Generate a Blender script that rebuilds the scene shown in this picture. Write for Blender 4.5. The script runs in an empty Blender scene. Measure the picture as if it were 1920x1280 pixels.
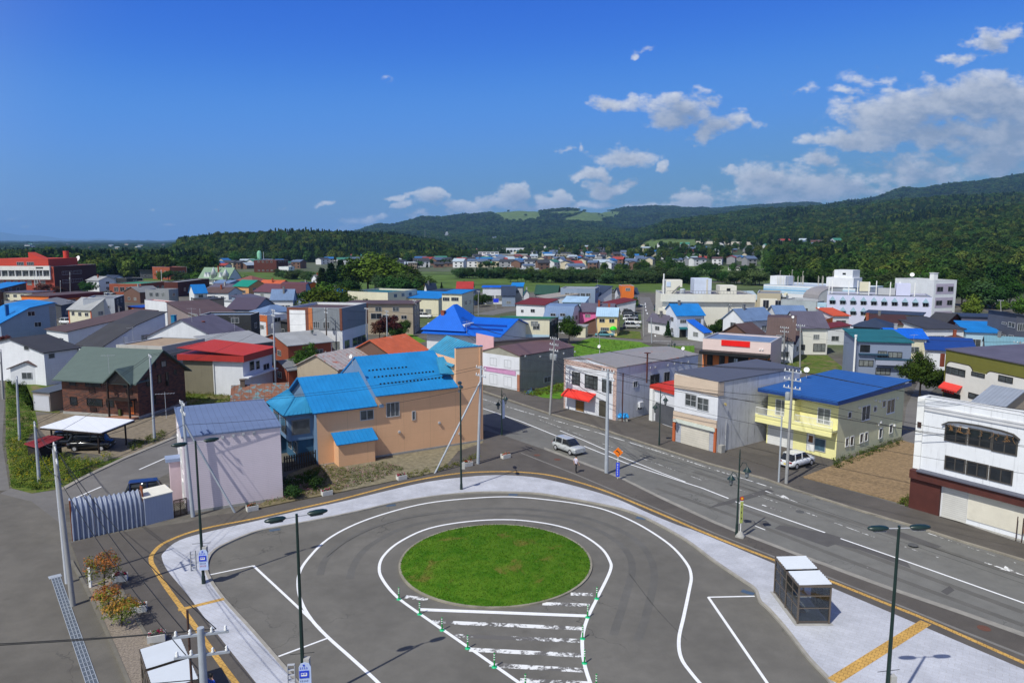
import bpy,math,random
import numpy as np
from mathutils import Vector,Matrix
R=math.radians
random.seed(7)
scene=bpy.context.scene
COL=scene.collection
# ---------------------------------------------------------------- camera, sky, sun, exposure
F_PX,Y_HOR,CAM_H=1380.0,455.0,22.0
TH=math.atan((640-Y_HOR)/F_PX)
cam_d=bpy.data.cameras.new('camera');cam=bpy.data.objects.new('camera',cam_d);COL.objects.link(cam)
cam_d.sensor_width=36.0;cam_d.lens=36.0*F_PX/1920
cam_d.clip_start=0.5;cam_d.clip_end=90000
cam.location=(0,0,CAM_H);cam.rotation_euler=(math.pi/2-TH,0,0)
scene.camera=cam
SUN_AZ=(-0.665,-0.747);SUN_EL=52.0
sun_d=bpy.data.lights.new('sun','SUN');sun=bpy.data.objects.new('sun',sun_d);COL.objects.link(sun)
sun_d.energy=4.3;sun_d.angle=R(0.5);sun_d.color=(1.0,0.98,0.90)
sd=Vector((SUN_AZ[0]*math.cos(R(SUN_EL)),SUN_AZ[1]*math.cos(R(SUN_EL)),math.sin(R(SUN_EL))))
sun.rotation_euler=sd.to_track_quat('Z','Y').to_euler();sun.location=(-60,-60,120)
scene.view_settings.view_transform='Standard';scene.view_settings.look='None'
scene.view_settings.gamma=1.0;scene.view_settings.exposure=0.0
SKY_STRENGTH=0.1
def at(px,py,z=0.0):
 """the point of the horizontal plane z that the photograph's pixel (px, py) shows"""
 v=640-py
 d=(px-960.0,F_PX*math.cos(TH)+v*math.sin(TH),-F_PX*math.sin(TH)+v*math.cos(TH))
 t=(z-CAM_H)/d[2]
 return Vector((d[0]*t,d[1]*t,z))
def ray(px,py):
 v=640-py
 return Vector((px-960.0,F_PX*math.cos(TH)+v*math.sin(TH),-F_PX*math.sin(TH)+v*math.cos(TH)))
def at_depth(px,py,Y):
 d=ray(px,py);t=Y/d.y
 return Vector((d.x*t,Y,CAM_H+d.z*t))
def height_at(g,py):
 """height of a vertical standing on ground point g whose top shows at row py"""
 v=640-py
 return CAM_H+g.y*(-F_PX*math.sin(TH)+v*math.cos(TH))/(F_PX*math.cos(TH)+v*math.sin(TH))
# ---------------------------------------------------------------- node helpers
class NT:
 def __init__(s,tree):s.t=tree;s.n=tree.nodes;s.l=tree.links
 def new(s,typ,**kw):
  n=s.n.new(typ)
  for k,v in kw.items():setattr(n,k,v)
  return n
 def put(s,sock,v):
  if hasattr(v,'is_output')or isinstance(v,bpy.types.NodeSocket):s.l.new(v,sock)
  else:sock.default_value=v
 def math(s,op,a,b=0.0,c=0.0,clamp=False):
  n=s.new('ShaderNodeMath',operation=op,use_clamp=clamp)
  s.put(n.inputs[0],a);s.put(n.inputs[1],b);s.put(n.inputs[2],c);return n.outputs[0]
 def vmath(s,op,a,b=(0,0,0),out=0):
  n=s.new('ShaderNodeVectorMath',operation=op)
  s.put(n.inputs[0],a);s.put(n.inputs[1],b);return n.outputs[out]
 def mix(s,fac,a,b,blend='MIX'):
  n=s.new('ShaderNodeMix',data_type='RGBA',blend_type=blend,clamp_factor=True)
  s.put(n.inputs[0],fac);s.put(n.inputs[6],a);s.put(n.inputs[7],b);return n.outputs[2]
 def noise(s,vec,scale,detail=4.0,rough=0.6,dist=0.0):
  n=s.new('ShaderNodeTexNoise');s.put(n.inputs['Vector'],vec)
  n.inputs['Scale'].default_value=scale;n.inputs['Detail'].default_value=detail
  n.inputs['Roughness'].default_value=rough;n.inputs['Distortion'].default_value=dist
  return n.outputs['Fac']
 def ramp(s,fac,lo,hi,a=0.0,b=1.0):
  n=s.new('ShaderNodeMapRange');n.interpolation_type='SMOOTHSTEP'
  s.put(n.inputs[0],fac);n.inputs[1].default_value=lo;n.inputs[2].default_value=hi
  n.inputs[3].default_value=a;n.inputs[4].default_value=b;return n.outputs[0]
# ---------------------------------------------------------------- the sky: Nishita with fair-weather clouds
world=bpy.data.worlds.new('World');scene.world=world;world.use_nodes=True
W=NT(world.node_tree)
for n in list(W.n):W.n.remove(n)
sky=W.new('ShaderNodeTexSky',sky_type='NISHITA',sun_disc=False)
sky.sun_elevation=R(SUN_EL);sky.sun_rotation=math.atan2(SUN_AZ[0],SUN_AZ[1])
sky.altitude=2000;sky.air_density=0.7;sky.dust_density=0.0;sky.ozone_density=6.0
SKY_IN=0.13
def sky_grade(col):
 """colour response of the camera's sky: deep blue overhead, pale blue (not yellow) at the horizon"""
 a=W.vmath('SCALE',col);a.node.inputs['Scale'].default_value=SKY_IN
 cv=W.new('ShaderNodeRGBCurve');W.l.new(a,cv.inputs['Color'])
 for ch,pts in((0,[(0,0),(.102,.030),(.168,.084),(.342,.140),(.604,.165),(1,.18)]),(1,[(0,0),(.10,.07),(.202,.156),(.323,.279),(.604,.314),(.83,.300),(1,.29)]),(2,[(0,0),(.25,.46),(.434,.694),(.651,.765),(.86,.66),(1,.55)])):
  c=cv.mapping.curves[ch]
  while len(c.points)>2:c.points.remove(c.points[1])
  c.points[0].location=pts[0];c.points[1].location=pts[-1]
  for p in pts[1:-1]:c.points.new(*p)
  for p in c.points:p.handle_type='AUTO_CLAMPED'
 cv.mapping.update()
 b=W.vmath('SCALE',cv.outputs[0]);b.node.inputs['Scale'].default_value=10.0
 return b
dirv=W.new('ShaderNodeTexCoord').outputs['Generated']
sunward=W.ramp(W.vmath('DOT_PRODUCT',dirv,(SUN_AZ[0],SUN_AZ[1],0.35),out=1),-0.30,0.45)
pale=W.new('ShaderNodeHueSaturation');pale.inputs['Saturation'].default_value=0.45;pale.inputs['Value'].default_value=1.9;W.l.new(sky.outputs[0],pale.inputs['Color'])  # sunward sky made paler and brighter to give walls a neutral fill light
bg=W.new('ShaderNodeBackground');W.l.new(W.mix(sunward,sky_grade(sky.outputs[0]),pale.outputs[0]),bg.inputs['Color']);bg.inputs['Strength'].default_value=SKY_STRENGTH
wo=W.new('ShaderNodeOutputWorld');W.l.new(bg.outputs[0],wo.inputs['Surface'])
def _vnoise(u,v,seed):
 rs=np.random.RandomState(seed);g=rs.rand(256,256);iu=np.floor(u).astype(int);iv=np.floor(v).astype(int);fu=u-iu;fv=v-iv
 fu=fu*fu*fu*(fu*(fu*6-15)+10);fv=fv*fv*fv*(fv*(fv*6-15)+10)
 a=g[iv&255,iu&255];b=g[iv&255,(iu+1)&255];c=g[(iv+1)&255,iu&255];d=g[(iv+1)&255,(iu+1)&255]
 return(a*(1-fu)+b*fu)*(1-fv)+(c*(1-fu)+d*fu)*fv
def fbm(u,v,seed,octv=7,gain=.55):
 s=0;a=1.0;t=0
 for k in range(octv):
  s=s+a*_vnoise(u*2**k+17.3*k,v*2**k+5.1*k,seed+k);t+=a;a*=gain
 return s/t
CLOUDS=[(1278,207,80,34,1.0),(1250,222,50,22,.9),(1330,195,28,16,.8),(1360,236,64,24,.95),(1322,250,32,28,.8),(1420,234,24,12,.6),(1150,198,44,18,.85),(1130,204,24,14,.7),(1165,293,64,20,.95),(1200,287,34,12,.7),(1108,327,40,13,.95),(1215,97,42,9,.62),(1186,103,12,9,.6),(1050,283,34,9,.6),(1098,282,10,14,.55),(1150,352,50,16,.8),(1180,343,26,10,.7),(1128,364,28,11,.8),(808,371,34,18,1.1),(742,369,30,6,.8),(755,385,18,8,.85),(870,383,40,13,1.0),(925,380,38,16,1.0),(968,367,28,22,1.1),(1035,374,34,20,1.05),(985,388,80,12,.9),(880,395,60,10,.8),(1305,370,44,20,1.05),(1280,382,40,12,.9),(1190,386,40,9,.85),(1450,328,74,26,.98),(1405,340,40,12,.8),(1535,302,40,18,.8),(1500,352,130,24,.75),(1240,316,16,11,.7),(1490,173,40,14,.55),(1640,138,70,20,.52),(1600,165,50,10,.5),(1850,84,62,24,.9),(1800,110,60,12,.7),(1890,62,36,20,.85),(1600,262,100,18,1.05),(1555,265,50,12,.9),(1680,222,120,38,1.05),(1790,190,120,44,1.1),(1900,192,90,44,1.1),(1760,255,160,28,1.0),(1880,300,120,44,.95),(1720,327,150,34,.95),(1590,358,160,24,.92),(1900,255,70,60,.95),(1370,322,30,11,.6),(1365,315,14,8,.5),(1700,180,70,24,.7),(280,386,18,6,.62),(412,388,24,5,.6),(615,380,22,6,.72),(535,385,16,4,.6),(735,148,16,12,.40),(690,411,44,12,.66),(795,406,30,9,.85),(30,432,40,7,.5),(10,413,26,4,.62),(322,418,18,4,.62),(640,427,40,9,.5),(1150,385,320,9,.62),(1480,372,160,12,.8),(700,425,60,7,.45)]
def build_clouds():
 nx,ny=1500,420
 px=np.linspace(-120,2040,nx);py=np.linspace(455,-40,ny);PXg,PYg=np.meshgrid(px,py)
 wu=fbm(PXg/46,PYg/46,11,5)-.5;wv=fbm(PXg/46+50,PYg/46+50,23,5)-.5
 qx=PXg+wu*60;qy=PYg+wv*34
 acc=np.zeros_like(PXg)
 for cx,cy,rx,ry,st in CLOUDS:
  dy=qy-cy;dy=np.where(dy>0,dy*1.25,dy*.95)
  d=np.sqrt(((qx-cx)/(rx*1.35))**2+(dy/(ry*1.45))**2)
  acc=np.maximum(acc,st*np.clip(1.06-d,0,1))+.15*np.minimum(acc,st*np.clip(1.06-d,0,1))
 n=.60*fbm(PXg/34,PYg/20,5,8,.60)+.40*fbm(PXg/110,PYg/40,9,5)
 d=acc*(.62+.38*np.clip((PXg-300)/500,0,1))+(n-.5)*1.75*np.clip(acc*4,0,1)
 dens=np.clip((d-.20)/.86,0,1);dens=dens*dens*(3-2*dens)
 alpha=np.clip(1-np.exp(-3.2*dens),0,1)
 od=np.zeros_like(dens)
 for k in range(1,11):
  od+=np.roll(np.roll(dens,-k*4,0),k*2,1)
 lit=np.exp(-od*.36)
 edge=np.exp(-dens*1.4)
 b=np.clip(.02+.66*lit+.22*edge*lit+1.2*(n-.5),0,1.0)
 low=np.clip((PYg-250)/200,0,1)
 c0=np.array([.27,.335,.45]);c1=np.array([.82,.83,.85])
 colr=c0*(1-b[...,None])+c1*b[...,None]  # sunlit tops and grey undersides are put into the cloud colours
 colr=colr*(1-.15*low[...,None])+np.array([.60,.63,.70])*.15*low[...,None]
 a=(alpha*.94).ravel();keep_v=a>.004
 v3=640-PYg;dx=PXg-960;dyy=F_PX*math.cos(TH)+v3*math.sin(TH);dz=-F_PX*math.sin(TH)+v3*math.cos(TH)
 L=np.sqrt(dx**2+dyy**2+dz**2);P=np.stack([dx,dyy,dz],-1)/L[...,None]*45000.0;P[...,2]+=CAM_H;P=P.reshape(-1,3)
 i=np.arange((ny-1)*(nx-1));r,q=i//(nx-1),i%(nx-1);t=r*nx+q
 f=np.stack([t,t+nx,t+nx+1,t+1],-1);f=f[keep_v[f].any(1)]
 used=np.unique(f);remap=-np.ones(len(P),int);remap[used]=np.arange(len(used));f=remap[f]
 me=bpy.data.meshes.new('sky');me.vertices.add(len(used));me.vertices.foreach_set('co',P[used].astype(np.float32).ravel())
 me.loops.add(len(f)*4);me.loops.foreach_set('vertex_index',f.astype(np.int32).ravel())
 me.polygons.add(len(f));me.polygons.foreach_set('loop_start',np.arange(0,len(f)*4,4,dtype=np.int32));me.update(calc_edges=True)
 ca=me.color_attributes.new('cloud','FLOAT_COLOR','POINT')
 ca.data.foreach_set('color',np.concatenate([colr.reshape(-1,3)[used],a[used,None]],1).astype(np.float32).ravel())
 m=bpy.data.materials.new('cloud');m.use_nodes=True;T=NT(m.node_tree);T.n.remove(T.n['Principled BSDF'])
 vc=T.new('ShaderNodeVertexColor',layer_name='cloud');em=T.new('ShaderNodeEmission');tr=T.new('ShaderNodeBsdfTransparent');mx=T.new('ShaderNodeMixShader')
 T.l.new(vc.outputs['Color'],em.inputs['Color']);T.l.new(vc.outputs['Alpha'],mx.inputs[0]);T.l.new(tr.outputs[0],mx.inputs[1]);T.l.new(em.outputs[0],mx.inputs[2])
 T.l.new(mx.outputs[0],T.n['Material Output'].inputs['Surface']);m.cycles.emission_sampling='NONE'
 me.materials.append(m);o=bpy.data.objects.new('sky',me);COL.objects.link(o);o['kind']='structure'
build_clouds()
# ---------------------------------------------------------------- materials
def lin(c):c/=255.0;return c/12.92 if c<=.04045 else((c+.055)/1.055)**2.4
def S(r,g,b,k=1.0):return(min(.95,lin(r)*k),min(.95,lin(g)*k),min(.95,lin(b)*k),1)
MATS={}
def lines_node(T,co,axis,period,width):
 sp=T.new('ShaderNodeSeparateXYZ');T.l.new(co,sp.inputs[0])
 if axis=='xy':v=T.math('ADD',sp.outputs[0],sp.outputs[1])
 else:v=sp.outputs['xyz'.index(axis)]
 f=T.math('FRACT',T.math('DIVIDE',v,period))
 return T.math('LESS_THAN',f,width/period)
def mat(col,rough=.75,var=.10,scale=.8,streak=0.0,lines=None,spec=.35,metal=0.0,rust=None,bump=0.0,bscale=20.0,world=False,brick=None,coat=0.0,objvar=0.0):
 """lines: list of (axis, period, width, darkening)"""
 key=(tuple(round(c,4)for c in col),rough,var,scale,streak,str(lines),spec,metal,str(rust),bump,bscale,world,str(brick),coat,objvar)
 if key in MATS:return MATS[key]
 m=bpy.data.materials.new('surface');m.use_nodes=True
 T=NT(m.node_tree);bs=T.n['Principled BSDF']
 tc=T.new('ShaderNodeTexCoord')
 if world:co=T.new('ShaderNodeNewGeometry').outputs['Position']
 else:co=tc.outputs['Object']
 c=col
 if brick:
  sp=T.new('ShaderNodeSeparateXYZ');T.l.new(co,sp.inputs[0])
  cb=T.new('ShaderNodeCombineXYZ');T.put(cb.inputs[0],T.math('ADD',sp.outputs[0],sp.outputs[1]));T.put(cb.inputs[1],sp.outputs[2])
  bt=T.new('ShaderNodeTexBrick');T.l.new(cb.outputs[0],bt.inputs['Vector'])
  bt.inputs['Color1'].default_value=col;bt.inputs['Color2'].default_value=brick[0];bt.inputs['Mortar'].default_value=brick[1]
  bt.inputs['Scale'].default_value=1.0;bt.inputs['Brick Width'].default_value=brick[2];bt.inputs['Row Height'].default_value=brick[3]
  bt.inputs['Mortar Size'].default_value=brick[3]*.09;bt.inputs['Bias'].default_value=-.1
  c=bt.outputs['Color']
 if objvar:
  oi=T.new('ShaderNodeObjectInfo')
  c=T.mix(1.0,c,T.ramp(oi.outputs['Random'],0,1,1-objvar,1+objvar),'MULTIPLY')
 n=T.noise(co,scale,5,.65)
 if var:c=T.mix(1.0,c,T.ramp(n,.25,.75,1-var,1+var*.6),'MULTIPLY')
 if streak:
  mp=T.new('ShaderNodeMapping');T.l.new(co,mp.inputs['Vector']);mp.inputs['Scale'].default_value=(2.2,2.2,.16)
  s=T.noise(mp.outputs[0],1.6,5,.7)
  c=T.mix(T.ramp(s,.52,.74,0,streak),c,S(70,68,66))
 if rust:
  r=T.noise(co,rust[0],6,.7,.6)
  c=T.mix(T.ramp(r,rust[1],rust[1]+.10),c,rust[2])
 hs=None
 for(ax,per,wd,dk)in(lines or[]):
  f=lines_node(T,co,ax,per,wd)
  c=T.mix(T.math('MULTIPLY',f,dk),c,(0.02,0.02,0.02,1))
 if bump:
  hs=T.noise(co,bscale,4,.6)
  b=T.new('ShaderNodeBump');b.inputs['Strength'].default_value=bump;b.inputs['Distance'].default_value=.05
  T.l.new(hs,b.inputs['Height']);T.l.new(b.outputs[0],bs.inputs['Normal'])
 T.put(bs.inputs['Base Color'],c)
 bs.inputs['Roughness'].default_value=rough;bs.inputs['Specular IOR Level'].default_value=spec;bs.inputs['Metallic'].default_value=metal
 if coat:bs.inputs['Coat Weight'].default_value=coat;bs.inputs['Coat Roughness'].default_value=.05
 MATS[key]=m;return m
def glass(col=(.022,.026,.032,1),rough=.06,var=.5,scale=.7):
 return mat(col,rough=rough,var=var,scale=scale,spec=.5)
GLASS=glass();GLASS_CURT=glass((.20,.215,.21,1),.10,.45,1.1);GLASS_MID=glass((.075,.085,.09,1),.07,.6,.9);GLASS_BLUE=glass((.06,.11,.15,1),.06,.4,.9)
def roofmat(col,axis='x',period=.42,var=.08,dk=.30,rough=.42,rust=None,streak=0):
 return mat(col,rough=rough+.12,var=var,scale=.5,lines=[(axis,period,.045,dk)],spec=.25,rust=rust)
def wallmat(col,streak=.15,var=.07):return mat(col,rough=.82,var=var,scale=.6,streak=streak)
def siding(col,period=.24,dk=.18,streak=.06,axis='z'):return mat(col,rough=.7,var=.05,scale=.5,streak=streak,lines=[(axis,period,.02,dk)])
WHITE=mat(S(232,232,230,.95),rough=.6,var=.06);DARK=mat((.012,.013,.014,1),rough=.5,var=.2);BLACKFRAME=mat((.016,.014,.013,1),rough=.45,var=.1)
ALU=mat((.42,.43,.45,1),rough=.45,var=.06,spec=.5);ALU_D=mat((.16,.16,.165,1),rough=.45,var=.06,spec=.5);GREYC=mat((.30,.30,.30,1),rough=.85,var=.12)
CONC=mat((.34,.33,.31,1),rough=.9,var=.18,scale=1.3,bump=.15);GALV=mat((.36,.39,.43,1),rough=.5,var=.10,scale=2,spec=.5);POLEC=mat((.30,.30,.30,1),rough=.8,var=.12,scale=1.5)
# ---------------------------------------------------------------- mesh kit
class MB:
 def __init__(s):s.v=[];s.f=[];s.m=[];s.sm=[]
 def add(s,vs,fs,mi=0,smooth=False):
  o=len(s.v);s.v.extend([tuple(p)for p in vs])
  for f in fs:s.f.append(tuple(i+o for i in f));s.m.append(mi);s.sm.append(smooth)
  return s
 def box(s,x0,y0,z0,x1,y1,z1,mi=0):
  if x0>x1:x0,x1=x1,x0
  if y0>y1:y0,y1=y1,y0
  if z0>z1:z0,z1=z1,z0
  v=[(x0,y0,z0),(x1,y0,z0),(x1,y1,z0),(x0,y1,z0),(x0,y0,z1),(x1,y0,z1),(x1,y1,z1),(x0,y1,z1)]
  return s.add(v,[(0,3,2,1),(4,5,6,7),(0,1,5,4),(1,2,6,5),(2,3,7,6),(3,0,4,7)],mi)
 def prism(s,poly,z0,z1,mi=0):
  """vertical prism over a plan outline"""
  n=len(poly);a=sum(poly[i][0]*poly[(i+1)%n][1]-poly[(i+1)%n][0]*poly[i][1]for i in range(n))
  if a<0:poly=poly[::-1]
  v=[(p[0],p[1],z0)for p in poly]+[(p[0],p[1],z1)for p in poly]
  f=[tuple(range(n-1,-1,-1)),tuple(range(n,2*n))]+[(i,(i+1)%n,n+(i+1)%n,n+i)for i in range(n)]
  return s.add(v,f,mi)
 def extr(s,prof,axis,a,b,mi=0):
  """outline of (t, z) pairs extruded along x (axis 'x', t = y) or y (axis 'y', t = x)"""
  n=len(prof)
  if axis=='x':P=lambda t,z,k:(k,t,z)
  else:P=lambda t,z,k:(t,k,z)
  v=[P(t,z,a)for t,z in prof]+[P(t,z,b)for t,z in prof]
  f=[tuple(range(n)),tuple(range(2*n-1,n-1,-1))]+[(i,n+i,n+(i+1)%n,(i+1)%n)for i in range(n)]
  return s.add(v,f,mi)
 def tube(s,p0,p1,r0,r1=None,n=8,mi=0,caps=True):
  r1=r0 if r1 is None else r1
  p0,p1=Vector(p0),Vector(p1);d=(p1-p0).normalized()
  u=d.orthogonal().normalized();w=d.cross(u)
  v=[]
  for p,r in((p0,r0),(p1,r1)):
   for i in range(n):
    a=2*math.pi*i/n;v.append(p+(u*math.cos(a)+w*math.sin(a))*r)
  f=[(i,(i+1)%n,n+(i+1)%n,n+i)for i in range(n)]
  s.add(v,f,mi,True)
  if caps:s.add(v,[tuple(range(n-1,-1,-1)),tuple(range(n,2*n))],mi)
  return s
 def path(s,pts,r,n=5,mi=0):
  for a,b in zip(pts[:-1],pts[1:]):s.tube(a,b,r,r,n,mi,caps=False)
  return s
 def lathe(s,prof,n=16,mi=0,c=(0,0,0),smooth=True):
  v=[]
  for r,z in prof:
   for i in range(n):
    a=2*math.pi*i/n;v.append((c[0]+r*math.cos(a),c[1]+r*math.sin(a),c[2]+z))
  f=[]
  for k in range(len(prof)-1):
   for i in range(n):f.append((k*n+i,k*n+(i+1)%n,(k+1)*n+(i+1)%n,(k+1)*n+i))
  s.add(v,f,mi,smooth)
  s.add(v[-n:],[tuple(range(n))],mi);s.add(v[:n],[tuple(range(n-1,-1,-1))],mi)
  return s
 def obb(s,p0,p1,w,t,mi=0,up=(0,0,1)):
  """beam from p0 to p1, w wide and t thick"""
  p0,p1=Vector(p0),Vector(p1);d=(p1-p0).normalized();u=d.cross(Vector(up))
  if u.length<1e-4:u=Vector((1,0,0))
  u=u.normalized()*(w/2);k=u.cross(d).normalized()*(t/2)
  v=[p+a*u+b*k for p in(p0,p1)for a,b in((-1,-1),(1,-1),(1,1),(-1,1))]
  return s.add(v,[(0,1,2,3),(7,6,5,4),(0,4,5,1),(1,5,6,2),(2,6,7,3),(3,7,4,0)],mi)
 def mesh(s,name,mats):
  me=bpy.data.meshes.new(name);me.from_pydata(s.v,[],s.f)
  if not isinstance(mats,(list,tuple)):mats=[mats]
  for m in mats:me.materials.append(m)
  if len(mats)>1:me.polygons.foreach_set('material_index',s.m)
  if any(s.sm):me.polygons.foreach_set('use_smooth',s.sm)
  me.update();return me
 def build(s,name,mats,parent=None,loc=None,rz=0):
  o=bpy.data.objects.new(name,s.mesh(name,mats));COL.objects.link(o)
  if parent:o.parent=parent
  if loc is not None:o.location=loc
  if rz:o.rotation_euler=(0,0,rz)
  return o
def tag(o,label=None,cat=None,group=None,kind=None):
 if label:o['label']=label
 if cat:o['category']=cat
 if group:o['group']=group
 if kind:o['kind']=kind
 return o
def empty(name,loc,rz=0):
 o=bpy.data.objects.new(name,None);COL.objects.link(o);o.location=loc;o.rotation_euler=(0,0,rz);o.empty_display_size=.3
 return o
def copy_tree(o,parent=None):
 c=o.copy();COL.objects.link(c)
 if parent:c.parent=parent
 for ch in o.children:copy_tree(ch,c)
 return c
def smooth_poly(pts,n=6,closed=False):
 """Catmull-Rom through plan points"""
 P=[Vector(p)for p in pts];out=[];N=len(P)
 for i in range(N if closed else N-1):
  g=lambda k:P[k%N]if closed else P[max(0,min(N-1,k))]
  a,b,c,d=g(i-1),g(i),g(i+1),g(i+2)
  for j in range(n):
   t=j/n
   out.append(.5*((2*b)+(c-a)*t+(2*a-5*b+4*c-d)*t*t+(3*b-a-3*c+d)*t**3))
 if not closed:out.append(P[-1])
 return out
from mathutils.geometry import tessellate_polygon
def sheet(name,pts,z,m,kind='structure',thick=0.0,parent=None,label=None):
 """flat sheet over a plan outline (list of vectors), optional skirt downwards"""
 P=[Vector((p[0],p[1],z))for p in pts]
 a=sum(P[i].x*P[(i+1)%len(P)].y-P[(i+1)%len(P)].x*P[i].y for i in range(len(P)))
 if a<0:P=P[::-1]
 tr=tessellate_polygon([P]);mb=MB();n=len(P)
 fs=[]
 for t in tr:
  i,j,k=t
  if(P[j]-P[i]).cross(P[k]-P[i]).z<0:i,j=j,i
  fs.append((i,j,k))
 mb.add(P,fs)
 if thick:
  Q=[p-Vector((0,0,thick))for p in P]
  mb.add(P+Q,[(i,n+i,n+(i+1)%n,(i+1)%n)for i in range(n)])
 o=mb.build(name,m,parent)
 if kind:o['kind']=kind
 return o
def ribbon(name,pts,w,z,m,kind='structure',thick=0.0):
 """strip of width w along a plan line"""
 P=[Vector((p[0],p[1],0))for p in pts];L=[];Rr=[]
 for i,p in enumerate(P):
  d=(P[min(i+1,len(P)-1)]-P[max(i-1,0)]).normalized();nrm=Vector((-d.y,d.x,0))*(w/2)
  L.append((p.x+nrm.x,p.y+nrm.y,z));Rr.append((p.x-nrm.x,p.y-nrm.y,z))
 n=len(P);mb=MB();v=L+Rr
 f=[(n+i,n+i+1,i+1,i)for i in range(n-1)]
 mb.add(v,f)
 if thick:
  lo=[(x,y,zz-thick)for x,y,zz in v]
  V=v+lo;k=2*n
  ff=[(i,i+1,k+i+1,k+i)for i in range(n-1)]+[(k+n+i,k+n+i+1,n+i+1,n+i)for i in range(n-1)]
  ff+=[(0,k,k+n,n),(n-1,2*n-1,k+2*n-1,k+n-1)]
  mb.add(V,ff)
 o=mb.build(name,m)
 if kind:o['kind']=kind
 return o
def PX(seq,z=0.0):return[at(x,y,z)for x,y in seq]
# ---------------------------------------------------------------- terrain: one sheet to the horizon
TERR=[(-900,[(900,0),(9000,457),(14000,452),(30000,454)]),(0,[(1500,0),(4000,458.5),(8000,454.5),(12000,452),(30000,453)]),(300,[(1200,0),(3500,460),(8000,455),(11000,451.5),(30000,453)]),(345,[(880,0),(1150,457),(1400,459),(8000,455),(11000,452),(30000,453)]),(420,[(860,0),(1120,449),(1400,453),(2500,460),(6000,450),(30000,455)]),(540,[(850,0),(1120,447),(1500,453),(3000,456),(5500,443),(30000,455)]),(640,[(840,0),(1150,449),(1500,453),(3000,455),(5000,439),(7000,446),(30000,455)]),(720,[(860,0),(1200,454),(1700,455),(3000,450),(4800,425),(7000,446),(30000,455)]),(800,[(900,0),(1300,462),(2000,459),(3000,445),(4600,408),(7000,440),(30000,455)]),(870,[(1000,0),(1500,474),(2200,458),(3200,440),(4600,402),(7000,440),(30000,455)]),(950,[(1000,0),(1500,476),(2200,460),(3000,444),(3800,418),(4600,396),(7000,430),(30000,455)]),(1080,[(900,0),(1300,474),(2000,455),(3000,437),(3900,414),(4600,393),(7000,430),(30000,455)]),(1180,[(700,0),(1000,481),(1400,460),(1900,441),(3000,430),(4000,410),(4700,391),(7000,430),(30000,455)]),(1260,[(600,0),(750,494),(950,474),(1200,448),(1700,424),(2600,428),(4800,391),(7000,430),(30000,455)]),(1330,[(560,0),(750,488),(950,467),(1250,445),(1800,416),(2600,420),(5000,389),(7000,430),(30000,455)]),(1420,[(500,0),(650,496),(850,476),(1250,445),(1900,408),(2700,412),(5000,386),(7000,430),(30000,455)]),(1520,[(450,0),(650,495),(850,472),(1300,430),(1900,402),(2700,404),(5200,381),(7000,430),(30000,455)]),(1600,[(430,0),(600,500),(850,465),(1300,425),(1850,398),(2500,396),(3000,380),(4500,400),(30000,455)]),(1700,[(420,0),(550,508),(800,462),(1250,412),(1750,387),(2300,382),(2800,354),(4500,390),(30000,455)]),(1800,[(400,0),(500,512),(750,460),(1200,405),(1700,376),(2200,372),(2750,341),(4500,380),(30000,455)]),(1920,[(370,0),(470,512),(700,458),(1150,400),(1650,370),(2100,364),(2700,330),(4500,370),(30000,455)]),(2400,[(330,0),(450,505),(700,450),(1150,390),(1650,350),(2700,310),(4500,360),(30000,455)]),]
def _prof(entry):
 Y,Z=[0.0],[0.0]
 for y,py in entry[1]:
  if entry[0]>=1180 and y>900:y=min(900+(y-900)*(1.5 if y<4000 else 1.25),32000)
  Y.append(float(y));Z.append(0.0 if py==0 else at_depth(960,py,y).z)
 return np.array(Y),np.array(Z)
_TP=[(e[0],)+_prof(e)for e in TERR]
_rng=np.random.RandomState(3)
_oct=[(_rng.uniform(0,6.28,2),_rng.uniform(0,math.pi),1.0/L,A)for L,A in[(1400,7),(700,5),(620,5),(330,3),(300,3),(160,1.6),(140,1.6),(80,.8)]for _ in(0,1)]
def tnoise(x,y):
 s=0
 for ph,an,fq,A in _oct:
  u=(x*math.cos(an)+y*math.sin(an))*fq*6.283;s=s+A*np.sin(u+ph[0]+1.3*np.sin(u*.37+ph[1]))
 return s
def terrain(X,Y):
 """ground height (vectorised)"""
 X=np.asarray(X,float);Y=np.asarray(Y,float)
 px=960+1392*X/np.maximum(Y,60)
 zs=np.zeros((len(_TP),)+X.shape)
 for i,(p,yy,zz)in enumerate(_TP):zs[i]=np.interp(Y,yy,zz)
 ps=np.array([t[0]for t in _TP],float);pc=np.clip(px,ps[0],ps[-1])
 k=np.clip(np.searchsorted(ps,pc)-1,0,len(ps)-2);f=(pc-ps[k])/(ps[k+1]-ps[k]);f=f*f*(3-2*f)
 z=np.take_along_axis(zs,k[None],0)[0]*(1-f)+np.take_along_axis(zs,(k+1)[None],0)[0]*f
 amp=np.clip(z/60.0,0,1)*np.clip((Y-700)/900,0,1)
 return np.where(z>.05,z+tnoise(X,Y)*amp*.8,z)
def tz(x,y):return float(terrain(np.array([x]),np.array([y]))[0])
def inpoly(px,py,poly):
 c=np.zeros(px.shape,bool);j=len(poly)-1
 for i in range(len(poly)):
  xi,yi=poly[i];xj,yj=poly[j]
  c^=((yi>py)!=(yj>py))&(px<(xj-xi)*(py-yi)/((yj-yi)or 1e-9)+xi);j=i
 return c
def project(X,Y,Z):
 dz=Z-CAM_H;f=Y*math.cos(TH)-dz*math.sin(TH);u=Y*math.sin(TH)+dz*math.cos(TH)
 return 960+F_PX*X/f,640-F_PX*u/f
PASTURE=[[(915,397),(1015,392),(1010,400),(1016,408),(985,414),(945,414),(935,405)],[(1020,397),(1100,395),(1080,402),(1040,403)],[(1105,395),(1165,397),(1160,404),(1130,412),(1130,418),(1090,418),(1050,411),(1075,405)],]
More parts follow.
